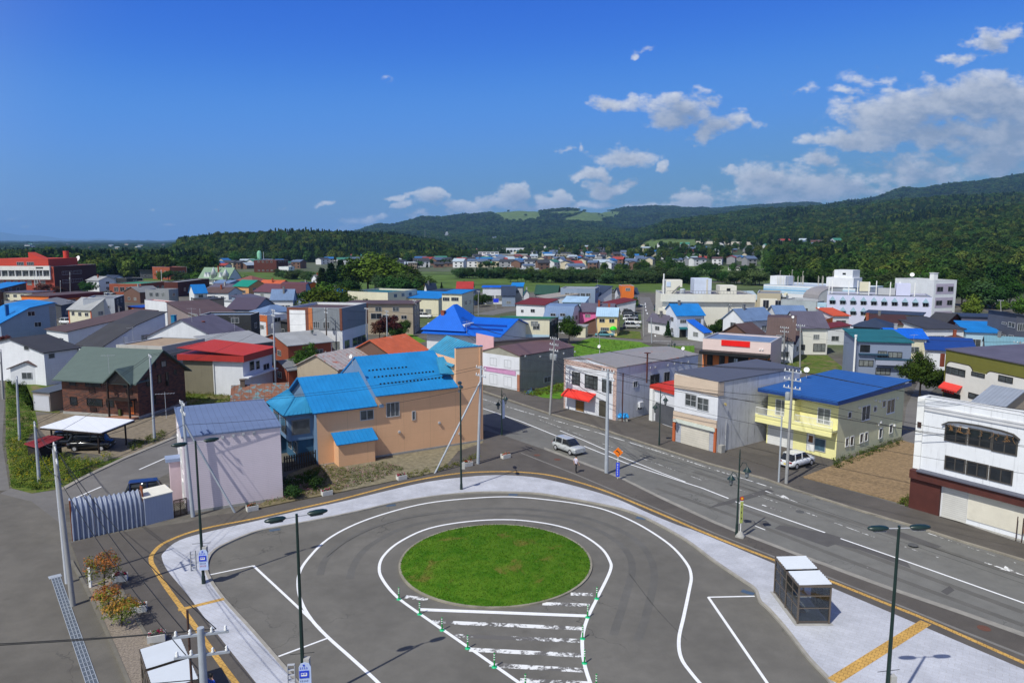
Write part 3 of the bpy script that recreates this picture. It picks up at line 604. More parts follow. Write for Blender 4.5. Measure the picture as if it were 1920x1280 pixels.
# ---------------------------------------------------------------- building kit
class Bld:
 """B: near corner; C: far end of the face to the right of B; A: far end of the face to the left of B.
    All are photo pixels of points at height z.  ex runs B->C, ey runs away to the left."""
 def __init__(s,name,label,cat,B,C=None,A=None,z=0.0,w=None,d=None,h=None,top=None,base=0.0,group=None,depth=None,ang=None,Atop=None,Ctop=None):
  P=(lambda p:at(p[0],p[1],z))if depth is None else(lambda p:at_depth(p[0],p[1],depth))
  b=P(B)
  hh=h if h is not None else(height_at(b,top)if top is not None else z)
  if Atop:A=True;a_=at(Atop[0],Atop[1],hh)
  elif A:a_=P(A)
  if Ctop:C=True;c_=at(Ctop[0],Ctop[1],hh)
  elif C:c_=P(C)
  if ang is not None:ex=Vector((math.cos(R(ang)),math.sin(R(ang)),0))
  elif C is not None and w is None:
   ex=c_-b;ex.z=0;s.w=ex.length;ex.normalize()
  else:
   ey=a_-b;ey.z=0;ey.normalize();ex=Vector((ey.y,-ey.x,0))
  ey=Vector((-ex.y,ex.x,0))
  if w is not None:s.w=w
  elif C is not None:s.w=(c_-b).dot(ex)
  s.d=d if d is not None else(a_-b).dot(ey)
  if s.d<0:raise ValueError('depth %s %.2f'%(label,s.d))
  s.o=Vector((b.x,b.y,base));s.ex,s.ey=ex,ey
  s.h=h if h is not None else(height_at(b,top)-base if top is not None else z-base)
  s.root=empty(name,s.o,math.atan2(ex.y,ex.x));tag(s.root,label,cat,group)
  s.wallmb=None;s.wm=None
# ---- walls and roofs
 def loc(s,p):q=p-s.o;return Vector((q.dot(s.ex),q.dot(s.ey),q.z))
 def wall(s,m,h=None,name='wall'):
  mb=MB();mb.box(0,0,0,s.w,s.d,h or s.h);s.wm=m
  s.wallmb=mb;mb.build(name,m,s.root);return s
 def prof(s,axis,pts,wm,rm,oe=.35,oo=.35,t=.14,ribs=0,name='roof',wmats=None,fascia=None):
  """roof profile: axis 'x' = ridge along x (profile runs over y); pts (t in 0..1 of the span, z above the eave)"""
  span=s.d if axis=='x' else s.w;L=s.w if axis=='x' else s.d
  P=[(q[0]*span,s.h+q[1])for q in pts]
  mb=MB();mb.extr([(0,0)]+P+[(span,0)],axis,0,L);mb.build('wall',wm,s.root)
  s.wm=wm
  def extp(p,q,dd):
   v=Vector((p[0]-q[0],p[1]-q[1]))
   if v.length<1e-6:return p
   v.normalize();k=dd/max(.25,abs(v.x));return(p[0]+v.x*min(k,dd*2),p[1]+v.y*min(k,dd*2))
  Q=list(P);Q[0]=extp(P[0],P[1],oe);Q[-1]=extp(P[-1],P[-2],oe)
  rb=MB();up=[(a,z+t)for a,z in Q]
  rb.extr(Q+up[::-1],axis,-oo,L+oo)
  if ribs:
   n=int((L+2*oo)/ribs)
   for i in range(n+1):
    k=-oo+.02+i*(L+2*oo-.06)/max(1,n)
    for(a,b)in zip(up[:-1],up[1:]):
     pa=(k,a[0],a[1]+.015)if axis=='x' else(a[0],k,a[1]+.015)
     pb=(k,b[0],b[1]+.015)if axis=='x' else(b[0],k,b[1]+.015)
     if(Vector(pa)-Vector(pb)).length>.2:rb.obb(pa,pb,.035,.05)
  s.roofo=rb.build(name,rm,s.root);return s
 def gable(s,axis,rise,wm,rm,**k):return s.prof(axis,[(0,0),(k.pop('mid',.5),rise),(1,0)],wm,rm,**k)
 def shed(s,axis,z0,z1,wm,rm,**k):return s.prof(axis,[(0,z0),(1,z1)],wm,rm,**k)
 def hip(s,rise,wm,rm,o=.45,t=.14,inset=None,cut=None):
  s.wall(wm);w,d=s.w,s.d;i=inset if inset is not None else min(w,d)/2
  x0,y0,x1,y1=-o,-o,w+o,d+o;zz=s.h
  if w>=d:r0,r1=(i,d/2),(w-i,d/2)
  else:r0,r1=(w/2,i),(w/2,d-i)
  v=[(x0,y0,zz),(x1,y0,zz),(x1,y1,zz),(x0,y1,zz),(x0,y0,zz+t),(x1,y0,zz+t),(x1,y1,zz+t),(x0,y1,zz+t),(r0[0],r0[1],zz+rise),(r1[0],r1[1],zz+rise)]
  f=[(3,2,1,0),(0,1,5,4),(1,2,6,5),(2,3,7,6),(3,0,4,7)]
  f+=[(4,5,9,8),(5,6,9),(6,7,8,9),(7,4,8)]if w>=d else[(4,5,8),(5,6,9,8),(6,7,9),(7,4,8,9)]
  s.roofo=MB().add(v,f).build('roof',rm,s.root);return s
 def flat(s,wm,rm,para=.35,t=.18,cap=None,over=0.0,drop=0.0):
  """flat roof behind a parapet (para > 0) or a slab with a projecting edge (over > 0)"""
  mb=MB();w,d,h=s.w,s.d,s.h
  if para>0:
   mb.box(0,0,0,w,d,h-para)
   mb.box(0,0,h-para,w,t,h);mb.box(0,d-t,h-para,w,d,h);mb.box(0,t,h-para,t,d-t,h);mb.box(w-t,t,h-para,w,d-t,h)
  else:mb.box(0,0,0,w,d,h)
  mb.build('wall',wm,s.root);s.wm=wm
  rb=MB()
  if para>0:
   rb.box(t+.004,t+.004,h-para+.004,w-t-.004,d-t-.004,h-para+.03)
   s.roofo=rb.build('roof',rm,s.root)
   cb=MB();e=.04
   cb.box(-e,-e,h+.003,w+e,t+e,h+.05);cb.box(-e,d-t-e,h+.003,w+e,d+e,h+.05);cb.box(-e,t+e,h+.003,t+e,d-t-e,h+.05);cb.box(w-t-e,t+e,h+.003,w+e,d-t-e,h+.05)
   cb.build('coping',cap or ALU,s.root)
  else:
   rb.box(-over,-over,h,w+over,d+over,h+t);s.roofo=rb.build('roof',rm,s.root)
  return s
# ---- faces: R (y = 0), L (x = 0), T (x = w)
 def fp(s,face,u,z,out):
  if face=='R':return(u,-out,z)
  if face=='L':return(-out,u,z)
  return(s.w+out,u,z)
 def fbox(s,mb,face,u0,z0,u1,z1,o0,o1,mi=0):
  a=s.fp(face,u0,z0,o0);b=s.fp(face,u1,z1,o1);return mb.box(*a,*b,mi)
 def uv(s,face,px,py,off=0.0):
  """(u, z) of the pixel's ray on the face"""
  d=ray(px,py);o=Vector((0,0,CAM_H))-s.o
  n={'R':-s.ey,'L':-s.ex,'T':s.ex}[face]
  p0={'R':Vector((0,0,0)),'L':Vector((0,0,0)),'T':s.ex*s.w}[face]+n*off
  t=(p0-o).dot(n)/d.dot(n);q=o+d*t
  return(q.dot(s.ex)if face=='R' else q.dot(s.ey)),q.z
 def rect(s,face,r):
  a=s.uv(face,r[0],r[1]);b=s.uv(face,r[2],r[3])
  return min(a[0],b[0]),min(a[1],b[1]),max(a[0],b[0]),max(a[1],b[1])
 def win(s,face,rects,n=2,fm=None,gm=None,fw=.07,px=True,rows=1,sill=False,off=0.0):
  fm=fm or ALU;gm=gm or GLASS
  for r in rects:
   u0,z0,u1,z1=s.rect(face,r)if px else r
   mb=MB();a,b=.005+off,.07+off
   s.fbox(mb,face,u0,z1-fw,u1,z1,a,b);s.fbox(mb,face,u0,z0,u1,z0+fw,a,b)
   s.fbox(mb,face,u0,z0+fw,u0+fw,z1-fw,a,b);s.fbox(mb,face,u1-fw,z0+fw,u1,z1-fw,a,b)
   for i in range(1,n):
    c=u0+(u1-u0)*i/n;s.fbox(mb,face,c-fw*.4,z0+fw,c+fw*.4,z1-fw,a,b-.015)
   for i in range(1,rows):
    c=z0+(z1-z0)*i/rows;s.fbox(mb,face,u0+fw,c-fw*.3,u1-fw,c+fw*.3,a,b-.02)
   if sill:s.fbox(mb,face,u0-.06,z0-.05,u1+.06,z0,a,b+.06)
   fo=mb.build('window',fm,s.root)
   pb=MB();s.fbox(pb,face,u0+fw*.6,z0+fw*.6,u1-fw*.6,z1-fw*.6,a,a+.02)
   pb.build('pane',gm if not isinstance(gm,list)else random.choice(gm),fo)
  return s
 def auto(s,face,zs,n,ww=1.5,wh=1.1,gm=None,fm=None,m=.12,nn=2):
  L=s.w if face=='R' else s.d
  for z in zs:
   for i in range(n):
    u=L*(m+(1-2*m)*((i+.5)/n));W=min(ww,L*(1-2*m)/n*.85)
    s.win(face,[(u-W/2,z,u+W/2,z+wh)],n=nn,gm=gm or random.choice([GLASS,GLASS_MID,GLASS_CURT,GLASS_MID]),fm=fm,px=False)
  return s
 def panel(s,face,rects,m,name='panel',out=.03,px=True,label=None):
  for r in rects:
   u0,z0,u1,z1=s.rect(face,r)if px else r
   mb=MB();s.fbox(mb,face,u0,z0,u1,z1,.002,out);o=mb.build(name,m,s.root)
   if label:o['label']=label
  return s
 def door(s,face,r,m,fm=None,px=True,glassy=None):
  u0,z0,u1,z1=s.rect(face,r)if px else r
  mb=MB();s.fbox(mb,face,u0,z0,u1,z1,.004,.05);o=mb.build('door',m,s.root)
  fb=MB();s.fbox(fb,face,u0-.08,z0,u0,z1+.08,.004,.08);s.fbox(fb,face,u1,z0,u1+.08,z1+.08,.004,.08);s.fbox(fb,face,u0,z1,u1,z1+.08,.004,.08)
  fb.build('frame',fm or ALU,o)
  if glassy:
   gb=MB();s.fbox(gb,face,u0+.15,z0+.9,u1-.15,z1-.15,.05,.06);gb.build('pane',glassy,o)
  hb=MB();s.fbox(hb,face,u1-.16,z0+.95,u1-.10,z0+1.15,.05,.10);hb.build('handle',ALU_D,o)
  return s
 def boxl(s,x0,y0,z0,x1,y1,z1,m,name,label=None):
  o=MB().box(x0,y0,z0,x1,y1,z1).build(name,m,s.root)
  if label:o['label']=label
  return o
 def chimney(s,x,y,z0,z1,m=None,r=.22,cap=True):
  mb=MB();mb.box(x-r,y-r,z0,x+r,y+r,z1)
  if cap:mb.box(x-r*1.25,y-r*1.25,z1,x+r*1.25,y+r*1.25,z1+.10)
  mb.build('chimney',m or CONC,s.roofo if hasattr(s,'roofo')else s.root);return s
 def awning(s,face,u0,u1,z1,z0,out,m,name='awning',side=True):
  mb=MB();t=.05
  pr=[(0,z1),(out,z0),(out,z0-.18),(out-t,z0-.18),(out-t,z0-t*.4),(0,z1-.08)]
  v=[]
  for u in(u0,u1):
   for o_,z in pr:v.append(s.fp(face,u,z,o_+.005))
  n=len(pr);f=[tuple(range(n)),tuple(range(2*n-1,n-1,-1))]+[(i,n+i,n+(i+1)%n,(i+1)%n)for i in range(n)]
  mb.add(v,f);return mb.build(name,m,s.root)
 def pipe(s,face,u,z0,z1,m=None,r=.05):
  mb=MB();mb.tube(s.fp(face,u,z0,r+.03),s.fp(face,u,z1,r+.03),r,r,6);return mb.build('pipe',m or ALU,s.root)
 def vents(s,face,pts,m=None):
  for(x,y)in pts:
   u,z=s.uv(face,x,y);mb=MB();s.fbox(mb,face,u-.11,z-.11,u+.11,z+.11,.004,.18);mb.build('vent',m or ALU,s.root)
  return s
def dish(loc,aim,r=.4,label=None,pole=1.0):
 root=empty('satellite_dish',loc);tag(root,label,'satellite dish')
 mb=MB();mb.tube((0,0,0),(0,0,pole),.03,.03,6);mb.build('mast',ALU,root)
 pr=[(.001,0),(r*.4,.03),(r*.75,.10),(r,.2),(r*.97,.215),(r*.7,.12),(r*.3,.04),(.001,.02)]
 o=MB().lathe(pr,16).build('reflector',WHITE,root);o.location=(0,0,pole)
 o.rotation_euler=Vector(aim).normalized().to_track_quat('Z','Y').to_euler()
 MB().tube((0,-r*.9,.2),(0,0,r*.9),.015,.015,5).build('feed_arm',ALU_D,o)
 return root
def aerial(loc,h=2.2,label=None,rz=0):
 mb=MB();mb.tube((0,0,0),(0,0,h),.022,.018,5)
 mb.tube((-.8,0,h-.15),(.8,0,h-.15),.014,.014,4)
 for i in range(7):mb.tube((-.75+i*.25,-.28,h-.15),(-.75+i*.25,.28,h-.15),.009,.009,4)
 o=mb.build('tv_aerial',ALU,None,loc,rz);tag(o,label,'aerial');return o
# ---------------------------------------------------------------- buildings round the square
K=.92
def wl(b,face,px,py):return b.uv(face,px,py)
PINKM=mat(S(216,204,212,K),rough=.55,var=.04,lines=[('z',.16,.035,.16)],streak=.05)
b=Bld('pink_workshop','two-storey pink metal clad workshop with grey-blue roof beside the corrugated fence','building',(351,963),(531,935),Atop=(308,781),top=821)
b.d=8.9
b.prof('x',[(0,0),(.42,.42),(.45,.30),(1,.62)],PINKM,roofmat(S(112,128,160,.85),'x',.5),oe=.1,oo=.1)
b.boxl(-.02,-.03,-.02,b.w+.02,b.d,.22,CONC,'plinth')
lw=mat(S(226,220,222,K),rough=.7,var=.06)
b.panel('L',[(1.2,3.3,2.7,6.2),(1.2,.4,2.7,3.0),(5.4,3.3,6.8,6.2),(5.4,.4,6.8,3.0)],lw,'shutter_panel',.05,px=False)
b.win('L',[(1.4,3.8,2.5,5.2),(1.4,.9,2.5,2.3),(5.6,3.8,6.6,5.2),(5.6,.9,6.6,2.3)],gm=GLASS_CURT,fm=WHITE,px=False,off=.05)
b.boxl(-.95,3.3,0,-.01,4.9,3.6,mat(S(214,190,196,K),rough=.7),'porch');MB().extr([(3.15,3.62),(5.05,3.62),(5.05,3.74),(3.15,3.9)],'x',-1.25,-.01).build('porch_roof',roofmat(S(150,165,195,.85),'y',.3),b.root)
b.vents('R',[(417,819),(437,816),(456,813),(476,811)],ALU)
b.pipe('L',3.0,.2,6.2,WHITE)
BG=mat(S(228,180,140,K),rough=.85,var=.05,scale=.4,streak=.06,lines=[('xy',3.03,.03,.25),('z',1.0,.022,.10)]);BLUE=S(34,130,192,.92);BR=roofmat(BLUE,'x',.45,.10);BRY=roofmat(BLUE,'y',.45,.10);BWEATH=roofmat(S(62,140,170,.9),'y',.45,.2,rust=(1.5,.58,S(120,110,90)))
GB=wallmat(S(110,140,172,.85),.25)
b=Bld('beige_house','large beige block wall house with several bright blue metal roofs beside the bus loop','house',(707,857),(906,826),top=739,d=11.6)
H=b.h
mb=MB();mb.extr([(0,0),(0,H),(5.8,H+3.0),(11.6,H),(11.6,0)],'x',0,9.2);mb.build('wall',BG,b.root)
def roofslab(root,pts,t,m,name='roof',ribs=0,mbx=None):
 """sloping slab over four corner points (eave left, eave right, ridge right, ridge left)"""
 v=[Vector(p)for p in pts];n=(v[1]-v[0]).cross(v[3]-v[0]).normalized()
 if n.z<0:n=-n
 u=[p+n*t for p in v];mb=MB()
 mb.add(v+u,[(3,2,1,0),(4,5,6,7),(0,1,5,4),(1,2,6,5),(2,3,7,6),(3,0,4,7)])
 if ribs:
  L=(v[1]-v[0]).length;k=max(1,int(L/ribs))
  for i in range(k+1):
   a=u[0].lerp(u[1],i/k);c=u[3].lerp(u[2],i/k);mb.obb(a+n*.015,c+n*.015,.035,.05,up=n)
 return mb.build(name,m,root)
mr=roofslab(b.root,[(-.12,-.45,H-.2),(9.19,-.45,H-.2),(9.19,5.8,H+3.02),(-.12,5.8,H+3.02)],.12,mat(BLUE,rough=.5,var=.12,scale=.5,spec=.3,streak=.14),ribs=.45)
mr2=roofslab(b.root,[(9.19,12.05,H-.2),(-.12,12.05,H-.2),(-.12,5.8,H+3.02),(9.19,5.8,H+3.02)],.12,mat(BLUE,rough=.5,var=.12,scale=.5,spec=.3,streak=.14),ribs=.45)
for yy,x0,x1 in((1.1,.9,8.6),(2.2,.7,8.0),(3.3,.5,5.4)):
 for i in range(int((x1-x0)/.42)):
  x=x0+i*.42;z=H-.2+(yy+.45)*3.22/6.25+.12;MB().box(x,yy-.04,z,x+.16,yy+.05,z+.16).build('snow_guard',DARK,mr)
mb=MB();mb.extr([(0.0,0),(0.0,5.6),(4.9,8.1),(9.8,5.6),(9.8,0)],'x',-6.1,-.003);mb.build('wall',BG,b.root)
roofslab(b.root,[(-6.6,-.45,5.42),(-.03,-.45,5.42),(-.03,4.9,8.12),(-6.6,4.9,8.12)],.12,mat(BLUE,rough=.5,var=.12,scale=.5,spec=.3,streak=.14),ribs=.45)
roofslab(b.root,[(-.03,10.2,5.42),(-6.6,10.2,5.42),(-6.6,4.9,8.12),(-.03,4.9,8.12)],.12,mat(BLUE,rough=.5,var=.12,scale=.5,spec=.3,streak=.14),ribs=.45)
mb=MB();mb.extr([(.05,5.55),(4.9,8.05),(9.75,5.55),(9.75,0.0),(.05,0.0)],'x',-6.14,-6.103);mb.build('gable_wall',GB,b.root)
mb=MB();mb.extr([(0.05,H-.02),(5.8,H+2.95),(11.55,H-.02),(9.6,5.8),(4.9,8.3),(.05,5.75)],'x',-.04,-.004);mb.build('gable_wall',GB,b.root)
b.boxl(-4.5,-1.5,0,-.75,-.004,2.35,BG,'lean_to');roofslab(b.root,[(-4.75,-1.75,2.3),(-.5,-1.75,2.3),(-.5,0,3.15),(-4.75,0,3.15)],.10,mat(BLUE,rough=.4,var=.08,spec=.5),'lean_to_roof',.42)
b.boxl(9.203,0,0,12.5,8.4,9.3,BG,'front_block');b.boxl(9.203,0,9.303,12.5,.30,10.7,BG,'parapet');b.boxl(12.30,.303,9.303,12.5,8.4,10.4,BG,'parapet')
MB().box(9.19,-.03,10.70,12.53,.33,10.78).build('coping',mat(BLUE,rough=.4),b.root)
roofslab(b.root,[(8.9,8.6,8.6),(8.9,.30,8.6),(12.4,.30,10.62),(12.4,8.6,10.9)],.10,mat(S(70,150,185,.9),rough=.5,var=.2,scale=.8,rust=(1.2,.6,S(120,112,92))),ribs=.5)
roofslab(b.root,[(7.6,.7,7.9),(9.2,.5,7.75),(9.2,3.2,9.3),(8.4,3.4,9.25)],.10,mat(S(60,145,185,.9),rough=.45,var=.15),ribs=.4)
b.win('R',[(723.5,755,749,779.5)],n=3,gm=GLASS_MID);b.win('R',[(772,770.5,779,786.5)],n=1,gm=GLASS_MID);b.win('R',[(674.5,769.5,701,785.5)],n=2,gm=GLASS_MID)
b.boxl(.35,-.28,5.25,.75,-.01,5.55,GB,'hood')
b.vents('R',[(748,809),(823,792),(861,812),(860,733)],ALU)
b.boxl(-6.15,-.05,-.02,12.55,-.004,.18,CONC,'plinth');b.boxl(12.10,-.06,.2,12.25,-.004,10.6,BG,'corner_rib')
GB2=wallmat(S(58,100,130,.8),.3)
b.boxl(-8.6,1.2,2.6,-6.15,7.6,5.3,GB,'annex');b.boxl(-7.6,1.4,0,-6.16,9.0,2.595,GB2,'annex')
roofslab(b.root,[(-9.1,.8,5.25),(-6.2,.8,5.25),(-6.2,2.4,6.6),(-7.4,2.8,6.6)],.10,mat(S(50,140,185,.9),rough=.45,var=.15),ribs=.4)
roofslab(b.root,[(-9.1,8.2,5.25),(-9.1,.8,5.25),(-7.4,2.8,6.6),(-7.0,7.0,6.6)],.10,mat(S(50,140,185,.9),rough=.45,var=.15),ribs=.4)
for q in((2.0,3.1,3.9,4.75),(5.0,3.1,6.9,4.75)):
 y0,z0,y1,z1=q;mb=MB();mb.box(-8.68,y0,z0,-8.60,y1,z1);fo=mb.build('window',ALU_D,b.root);pb=MB()
 for i in range(3):pb.box(-8.70,y0+.08+i*(y1-y0-.08)/3,z0+.1,-8.68,y0+(i+1)*(y1-y0-.08)/3,z1-.1)
 pb.build('pane',GLASS_MID,fo)
mb=MB();mb.box(-8.3,1.12,3.2,-6.5,1.2,4.7);fo=mb.build('window',ALU_D,b.root);MB().box(-8.2,1.10,3.3,-6.6,1.12,4.6).build('pane',GLASS_MID,fo)
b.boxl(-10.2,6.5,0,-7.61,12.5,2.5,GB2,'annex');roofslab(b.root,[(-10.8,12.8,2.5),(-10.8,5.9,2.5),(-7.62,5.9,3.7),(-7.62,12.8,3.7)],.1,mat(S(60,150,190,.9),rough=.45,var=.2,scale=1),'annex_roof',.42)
for q in((-10.25,7.2,.9,9.6,2.0),(-7.65,2.0,.9,3.6,2.2),(-7.65,4.2,.9,5.6,2.2)):
 x,y0,z0,y1,z1=q;fo=MB().box(x,y0,z0,x+.045,y1,z1).build('window',ALU,b.root);MB().box(x-.02,y0+.08,z0+.08,x,y1-.08,z1-.08).build('pane',GLASS_MID,fo)
def fence(name,label,pts,h,m,board=.14,gap=.06,base=0,rails=True):
 root=empty(name,(pts[0].x,pts[0].y,base));tag(root,label,'fence');mb=MB();rb=MB()
 for a,c in zip(pts[:-1],pts[1:]):
  a2=Vector((a.x-pts[0].x,a.y-pts[0].y,0));c2=Vector((c.x-pts[0].x,c.y-pts[0].y,0));L=(c2-a2).length;d=(c2-a2)/L
  k=0
  while k<L-board:
   p=a2+d*k;q=a2+d*(k+board);mb.obb(p+Vector((0,0,h/2)),q+Vector((0,0,h/2)),.03,h*random.uniform(.96,1.0));k+=board+gap
  for z in(.25*h,.8*h):rb.obb(a2+Vector((0,0,z))+Vector((-d.y,d.x,0))*.05,c2+Vector((0,0,z))+Vector((-d.y,d.x,0))*.05,.05,.09)
 mb.build('boards',m,root);rb.build('rail',m,root);return root
fence('board_fence','dark weathered board fence between the pink workshop and the beige house',PX([(533,884),(607,868)]),1.55,mat(S(74,66,58,.8),rough=.9,var=.25,scale=3),.16,.09)
P0,P1=at(137,1014),at(272,984.5)
root=empty('corrugated_fence',P0);tag(root,'grey fence of upright corrugated sheets with curled tops and rusty ends','fence')
d=(P1-P0).normalized();L=(P1-P0).length;nrm=Vector((-d.y,d.x,0))
def corr(L0,L1,h,m,name='sheet'):
 n=int((L1-L0)/.021);prof=[(0,0),(0,h*.55),(.05,h*.72),(.18,h*.85),(.42,h*.95),(.75,h)]
 V=[];Fc=[]
 for i in range(n+1):
  s_=L0+(L1-L0)*i/n;ph=math.sin(s_/.33*2*math.pi)*.075
  for k,(o,z)in enumerate(prof):
   nx=min(1,z/h*1.0);an=[0,.1,.35,.75,1.15,1.35][k]
   V.append(d*s_+nrm*(o-ph*math.cos(an))+Vector((0,0,z+ph*math.sin(an))))
 m_=len(prof)
 for i in range(n):
  for k in range(m_-1):Fc.append((i*m_+k,(i+1)*m_+k,(i+1)*m_+k+1,i*m_+k+1))
 mb=MB();mb.add(V,Fc,0,True);return mb.build(name,m,root)
CORR=mat(S(150,160,182,.75),rough=.42,var=.12,scale=1.2,spec=.5,rust=(.9,.70,S(130,80,50)))
corr(0,L*.30,3.05,CORR);corr(L*.30+.02,L,2.75,CORR)
RUST=mat(S(140,78,46,.85),rough=.9,var=.3,scale=3)
mb=MB();mb.box(-.05,0,0,.05,.1,3.1);mb.build('end_post',RUST,root,rz=math.atan2(d.y,d.x));o=MB().box(-.04,.1,1.2,.04,.8,3.05).build('end_post',RUST,root);o.location=d*L;o.rotation_euler=(0,0,math.atan2(d.y,d.x))
b=Bld('store_shed','small grey steel storage shed with white ribbed roof at the end of the corrugated fence','shed',(274,985),(326,971),top=935,d=1.5)
b.shed('x',0,.22,siding(S(165,175,198,.8),.22,.10,.05,'x'),mat(S(228,224,212,K),rough=.6,lines=[('x',.16,.03,.25)]),oe=.06,oo=.06,t=.07)
mb=MB();q0,q1=at(327.5,969),at(351,963.5);dd=(q1-q0);LL=dd.length;dd.normalize()
for i in range(9):
 for sg in(1,-1):
  a=i*LL/8-(.9 if sg>0 else 0);a0,a1=max(0,a),min(LL,a+.9)
  if a1-a0<.05:continue
  z0=(a0-a)/.9*1.25;z1=(a1-a)/.9*1.25
  if sg<0:z0,z1=1.25-z0,1.25-z1
  mb.obb(dd*a0+Vector((0,0,.1+z0)),dd*a1+Vector((0,0,.1+z1)),.015*1,.03)
for z in(.08,1.38):mb.obb(Vector((0,0,z)),dd*LL+Vector((0,0,z)),.05,.06)
for s_ in(0,.5,1):mb.obb(dd*LL*s_+Vector((0,0,0)),dd*LL*s_+Vector((0,0,1.4)),.05,.05)
o=mb.build('lattice_panel',mat(S(74,58,44,.8),rough=.9),None,q0);tag(o,'low brown lattice panel between the grey shed and the pink workshop','lattice')
BRK=mat(S(112,66,50,.92),rough=.9,var=.12,brick=(S(62,42,42,.9),S(96,84,76,.85),.48,.16));GR=mat(S(86,102,98,.9),rough=.6,var=.06,lines=[('z',.13,.03,.45)])
b=Bld('brick_house','brown brick two-storey house with green-grey gabled roof and open carport in front','house',(262,785),A=(120,775),w=8.7,top=711)
H=b.h;Lf=b.d
b.gable('y',3.0,BRK,GR,oe=.85,oo=.55,t=.16)
b.boxl(-.06,-.06,-.02,b.w+.06,b.d+.06,.35,CONC,'plinth')
BF=BLACKFRAME
b.win('L',[(129,706,142.5,722.5),(131,743,145.5,759.5),(199,747,214.5,763)],n=1,fm=BF,gm=GLASS,fw=.10)
b.win('L',[(159,709,190,726),(162.5,745.5,193,762)],n=2,fm=BF,gm=GLASS,fw=.10)
b.win('L',[(231,711,247.5,727.5)],n=1,fm=BF,gm=GLASS,fw=.10)
DOORM=mat(S(190,100,45,.85),rough=.55,var=.12,scale=2);b.door('L',(242.5,750,252.5,776),DOORM,BF,glassy=GLASS)
for r in((170,717,176,721),(172,754,178,757),(236,717,242,720)):
 u0,z0,u1,z1=b.rect('L',(r[0],r[1]-5,r[0]+9,r[3]));mb=MB();p=[b.fp('L',u0,z1,.05),b.fp('L',u1,z1,.05),b.fp('L',u1,z0,.65),b.fp('L',u0,z0,.65)]
 for i in range(4):mb.obb(p[i],p[(i+1)%4],.05,.05)
 mb.build('sash',BF,b.root)
for r in((167,726,179,736.5),(169,762.5,182,771.5),(237,729.5,249,739.5)):
 u0,z0,u1,z1=b.rect('L',r);mb=MB();s.fbox if False else None
 for k in range(5):b.fbox(mb,'L',u0,z0+(z1-z0)*k/4,u1,z0+(z1-z0)*k/4+.03,.05,.09)
 b.fbox(mb,'L',u0,z0,u0+.04,z1,.05,.09);b.fbox(mb,'L',u1-.04,z0,u1,z1,.05,.09);mb.build('window_rail',BF,b.root)
b.win('R',[(295,702.5,302.5,717),(310,698,316,713),(325.5,693.5,331,701),(288,740,292.5,757.5),(273.5,707.5,281,723.5)],n=1,fm=BF,gm=GLASS,fw=.08)
b.win('R',[(301,677,312,687)],n=1,fm=BF,gm=GLASS_CURT,fw=.1);b.win('R',[(289,675,292.5,689)],n=1,fm=BF,gm=GLASS,fw=.08)
uc,_=b.uv('L',231,700)
mb=MB();mb.extr([(uc-2.1,H-.55),(uc,H+1.25),(uc+2.1,H-.55),(uc+2.1,H-.38),(uc,H+1.42),(uc-2.1,H-.38)],'x',-1.25,2.0);mb.build('gablet_roof',GR,b.root)
mb=MB();mb.extr([(uc-1.9,H-.5),(uc,H+1.15),(uc+1.9,H-.5)],'x',-.9,-.8);mb.build('gablet_face',BF,b.root)
PB=mat(S(40,28,24,.9),rough=.7);
for uu in(uc-1.55,uc+1.55):b.boxl(-1.15,uu-.09,.3,-.97,uu+.09,H-.3,PB,'post')
b.boxl(-1.2,uc-1.75,2.45,-.01,uc+1.75,2.62,PB,'canopy');b.boxl(-1.5,uc-1.9,-.02,-.06,uc+1.9,.28,mat(S(168,120,96,.85),rough=.9),'step')
b.boxl(-.35,uc+.55,.3,-.1,uc+.85,1.1,mat(S(70,80,40)),'planting')
o=b.boxl(b.w*.55,-.5,3.35,b.w*.55+.25,-.18,3.95,BF,'wall_lantern')
b=Bld('garage_shed','small grey garage with white up-and-over door left of the brick house','garage',(96,772),A=(64,769),w=5.2,top=737)
b.shed('y',0,.25,mat(S(150,138,132,.85),rough=.8),mat(S(92,98,104,.85),rough=.5,lines=[('y',.3,.04,.3)]),oe=.12,oo=.12,t=.12)
u1=b.d;b.door('L',(.18,.05,u1-.18,2.05),mat(S(196,196,204,K),rough=.5,var=.04),ALU,px=False)
CP=[at(75,802,2.35),at(142,780,2.75),at(252,788,2.75),at(191,812,2.35)]
c0=CP[3];root=empty('carport',(c0.x,c0.y,0));tag(root,'open carport with white sheet roof on dark posts over two parked cars','carport')
loc=[p-Vector((c0.x,c0.y,0))for p in CP]
roofslab(root,[loc[0],loc[3],loc[2],loc[1]],.09,mat(S(226,228,234,K),rough=.5,var=.04,lines=[('xy',1.3,.03,.25)]))
for i,(sx,sy)in enumerate(((.12,.1),(.88,.1),(.88,.92),(.12,.92))):
 p=(loc[3].lerp(loc[0],sx)).lerp(loc[2].lerp(loc[1],sx),sy);MB().box(p.x-.07,p.y-.07,0,p.x+.07,p.y+.07,p.z-.02).build('post',PB,root)
for a,c in((3,0),(3,2),(0,1),(2,1)):MB().obb(loc[a]-Vector((0,0,.09)),loc[c]-Vector((0,0,.09)),.08,.14).build('beam',PB,root)
Q=[at(45,833,1.6),at(72,841,1.6),at(120,820,2.0),at(93,817,2.0)]
root=empty('tool_shed',(Q[1].x,Q[1].y,0));tag(root,'low dark timber shed with dull red sheet roof in the weeds by the carport','shed')
lq=[p-Vector((Q[1].x,Q[1].y,0))for p in Q]
roofslab(root,[lq[0],lq[1],lq[2],lq[3]],.07,mat(S(160,62,66,.85),rough=.6,var=.12),ribs=.3)
pl=[lq[0]*.92+lq[2]*.08,lq[1]*.92+lq[3]*.08,lq[2]*.92+lq[0]*.08,lq[3]*.92+lq[1]*.08]
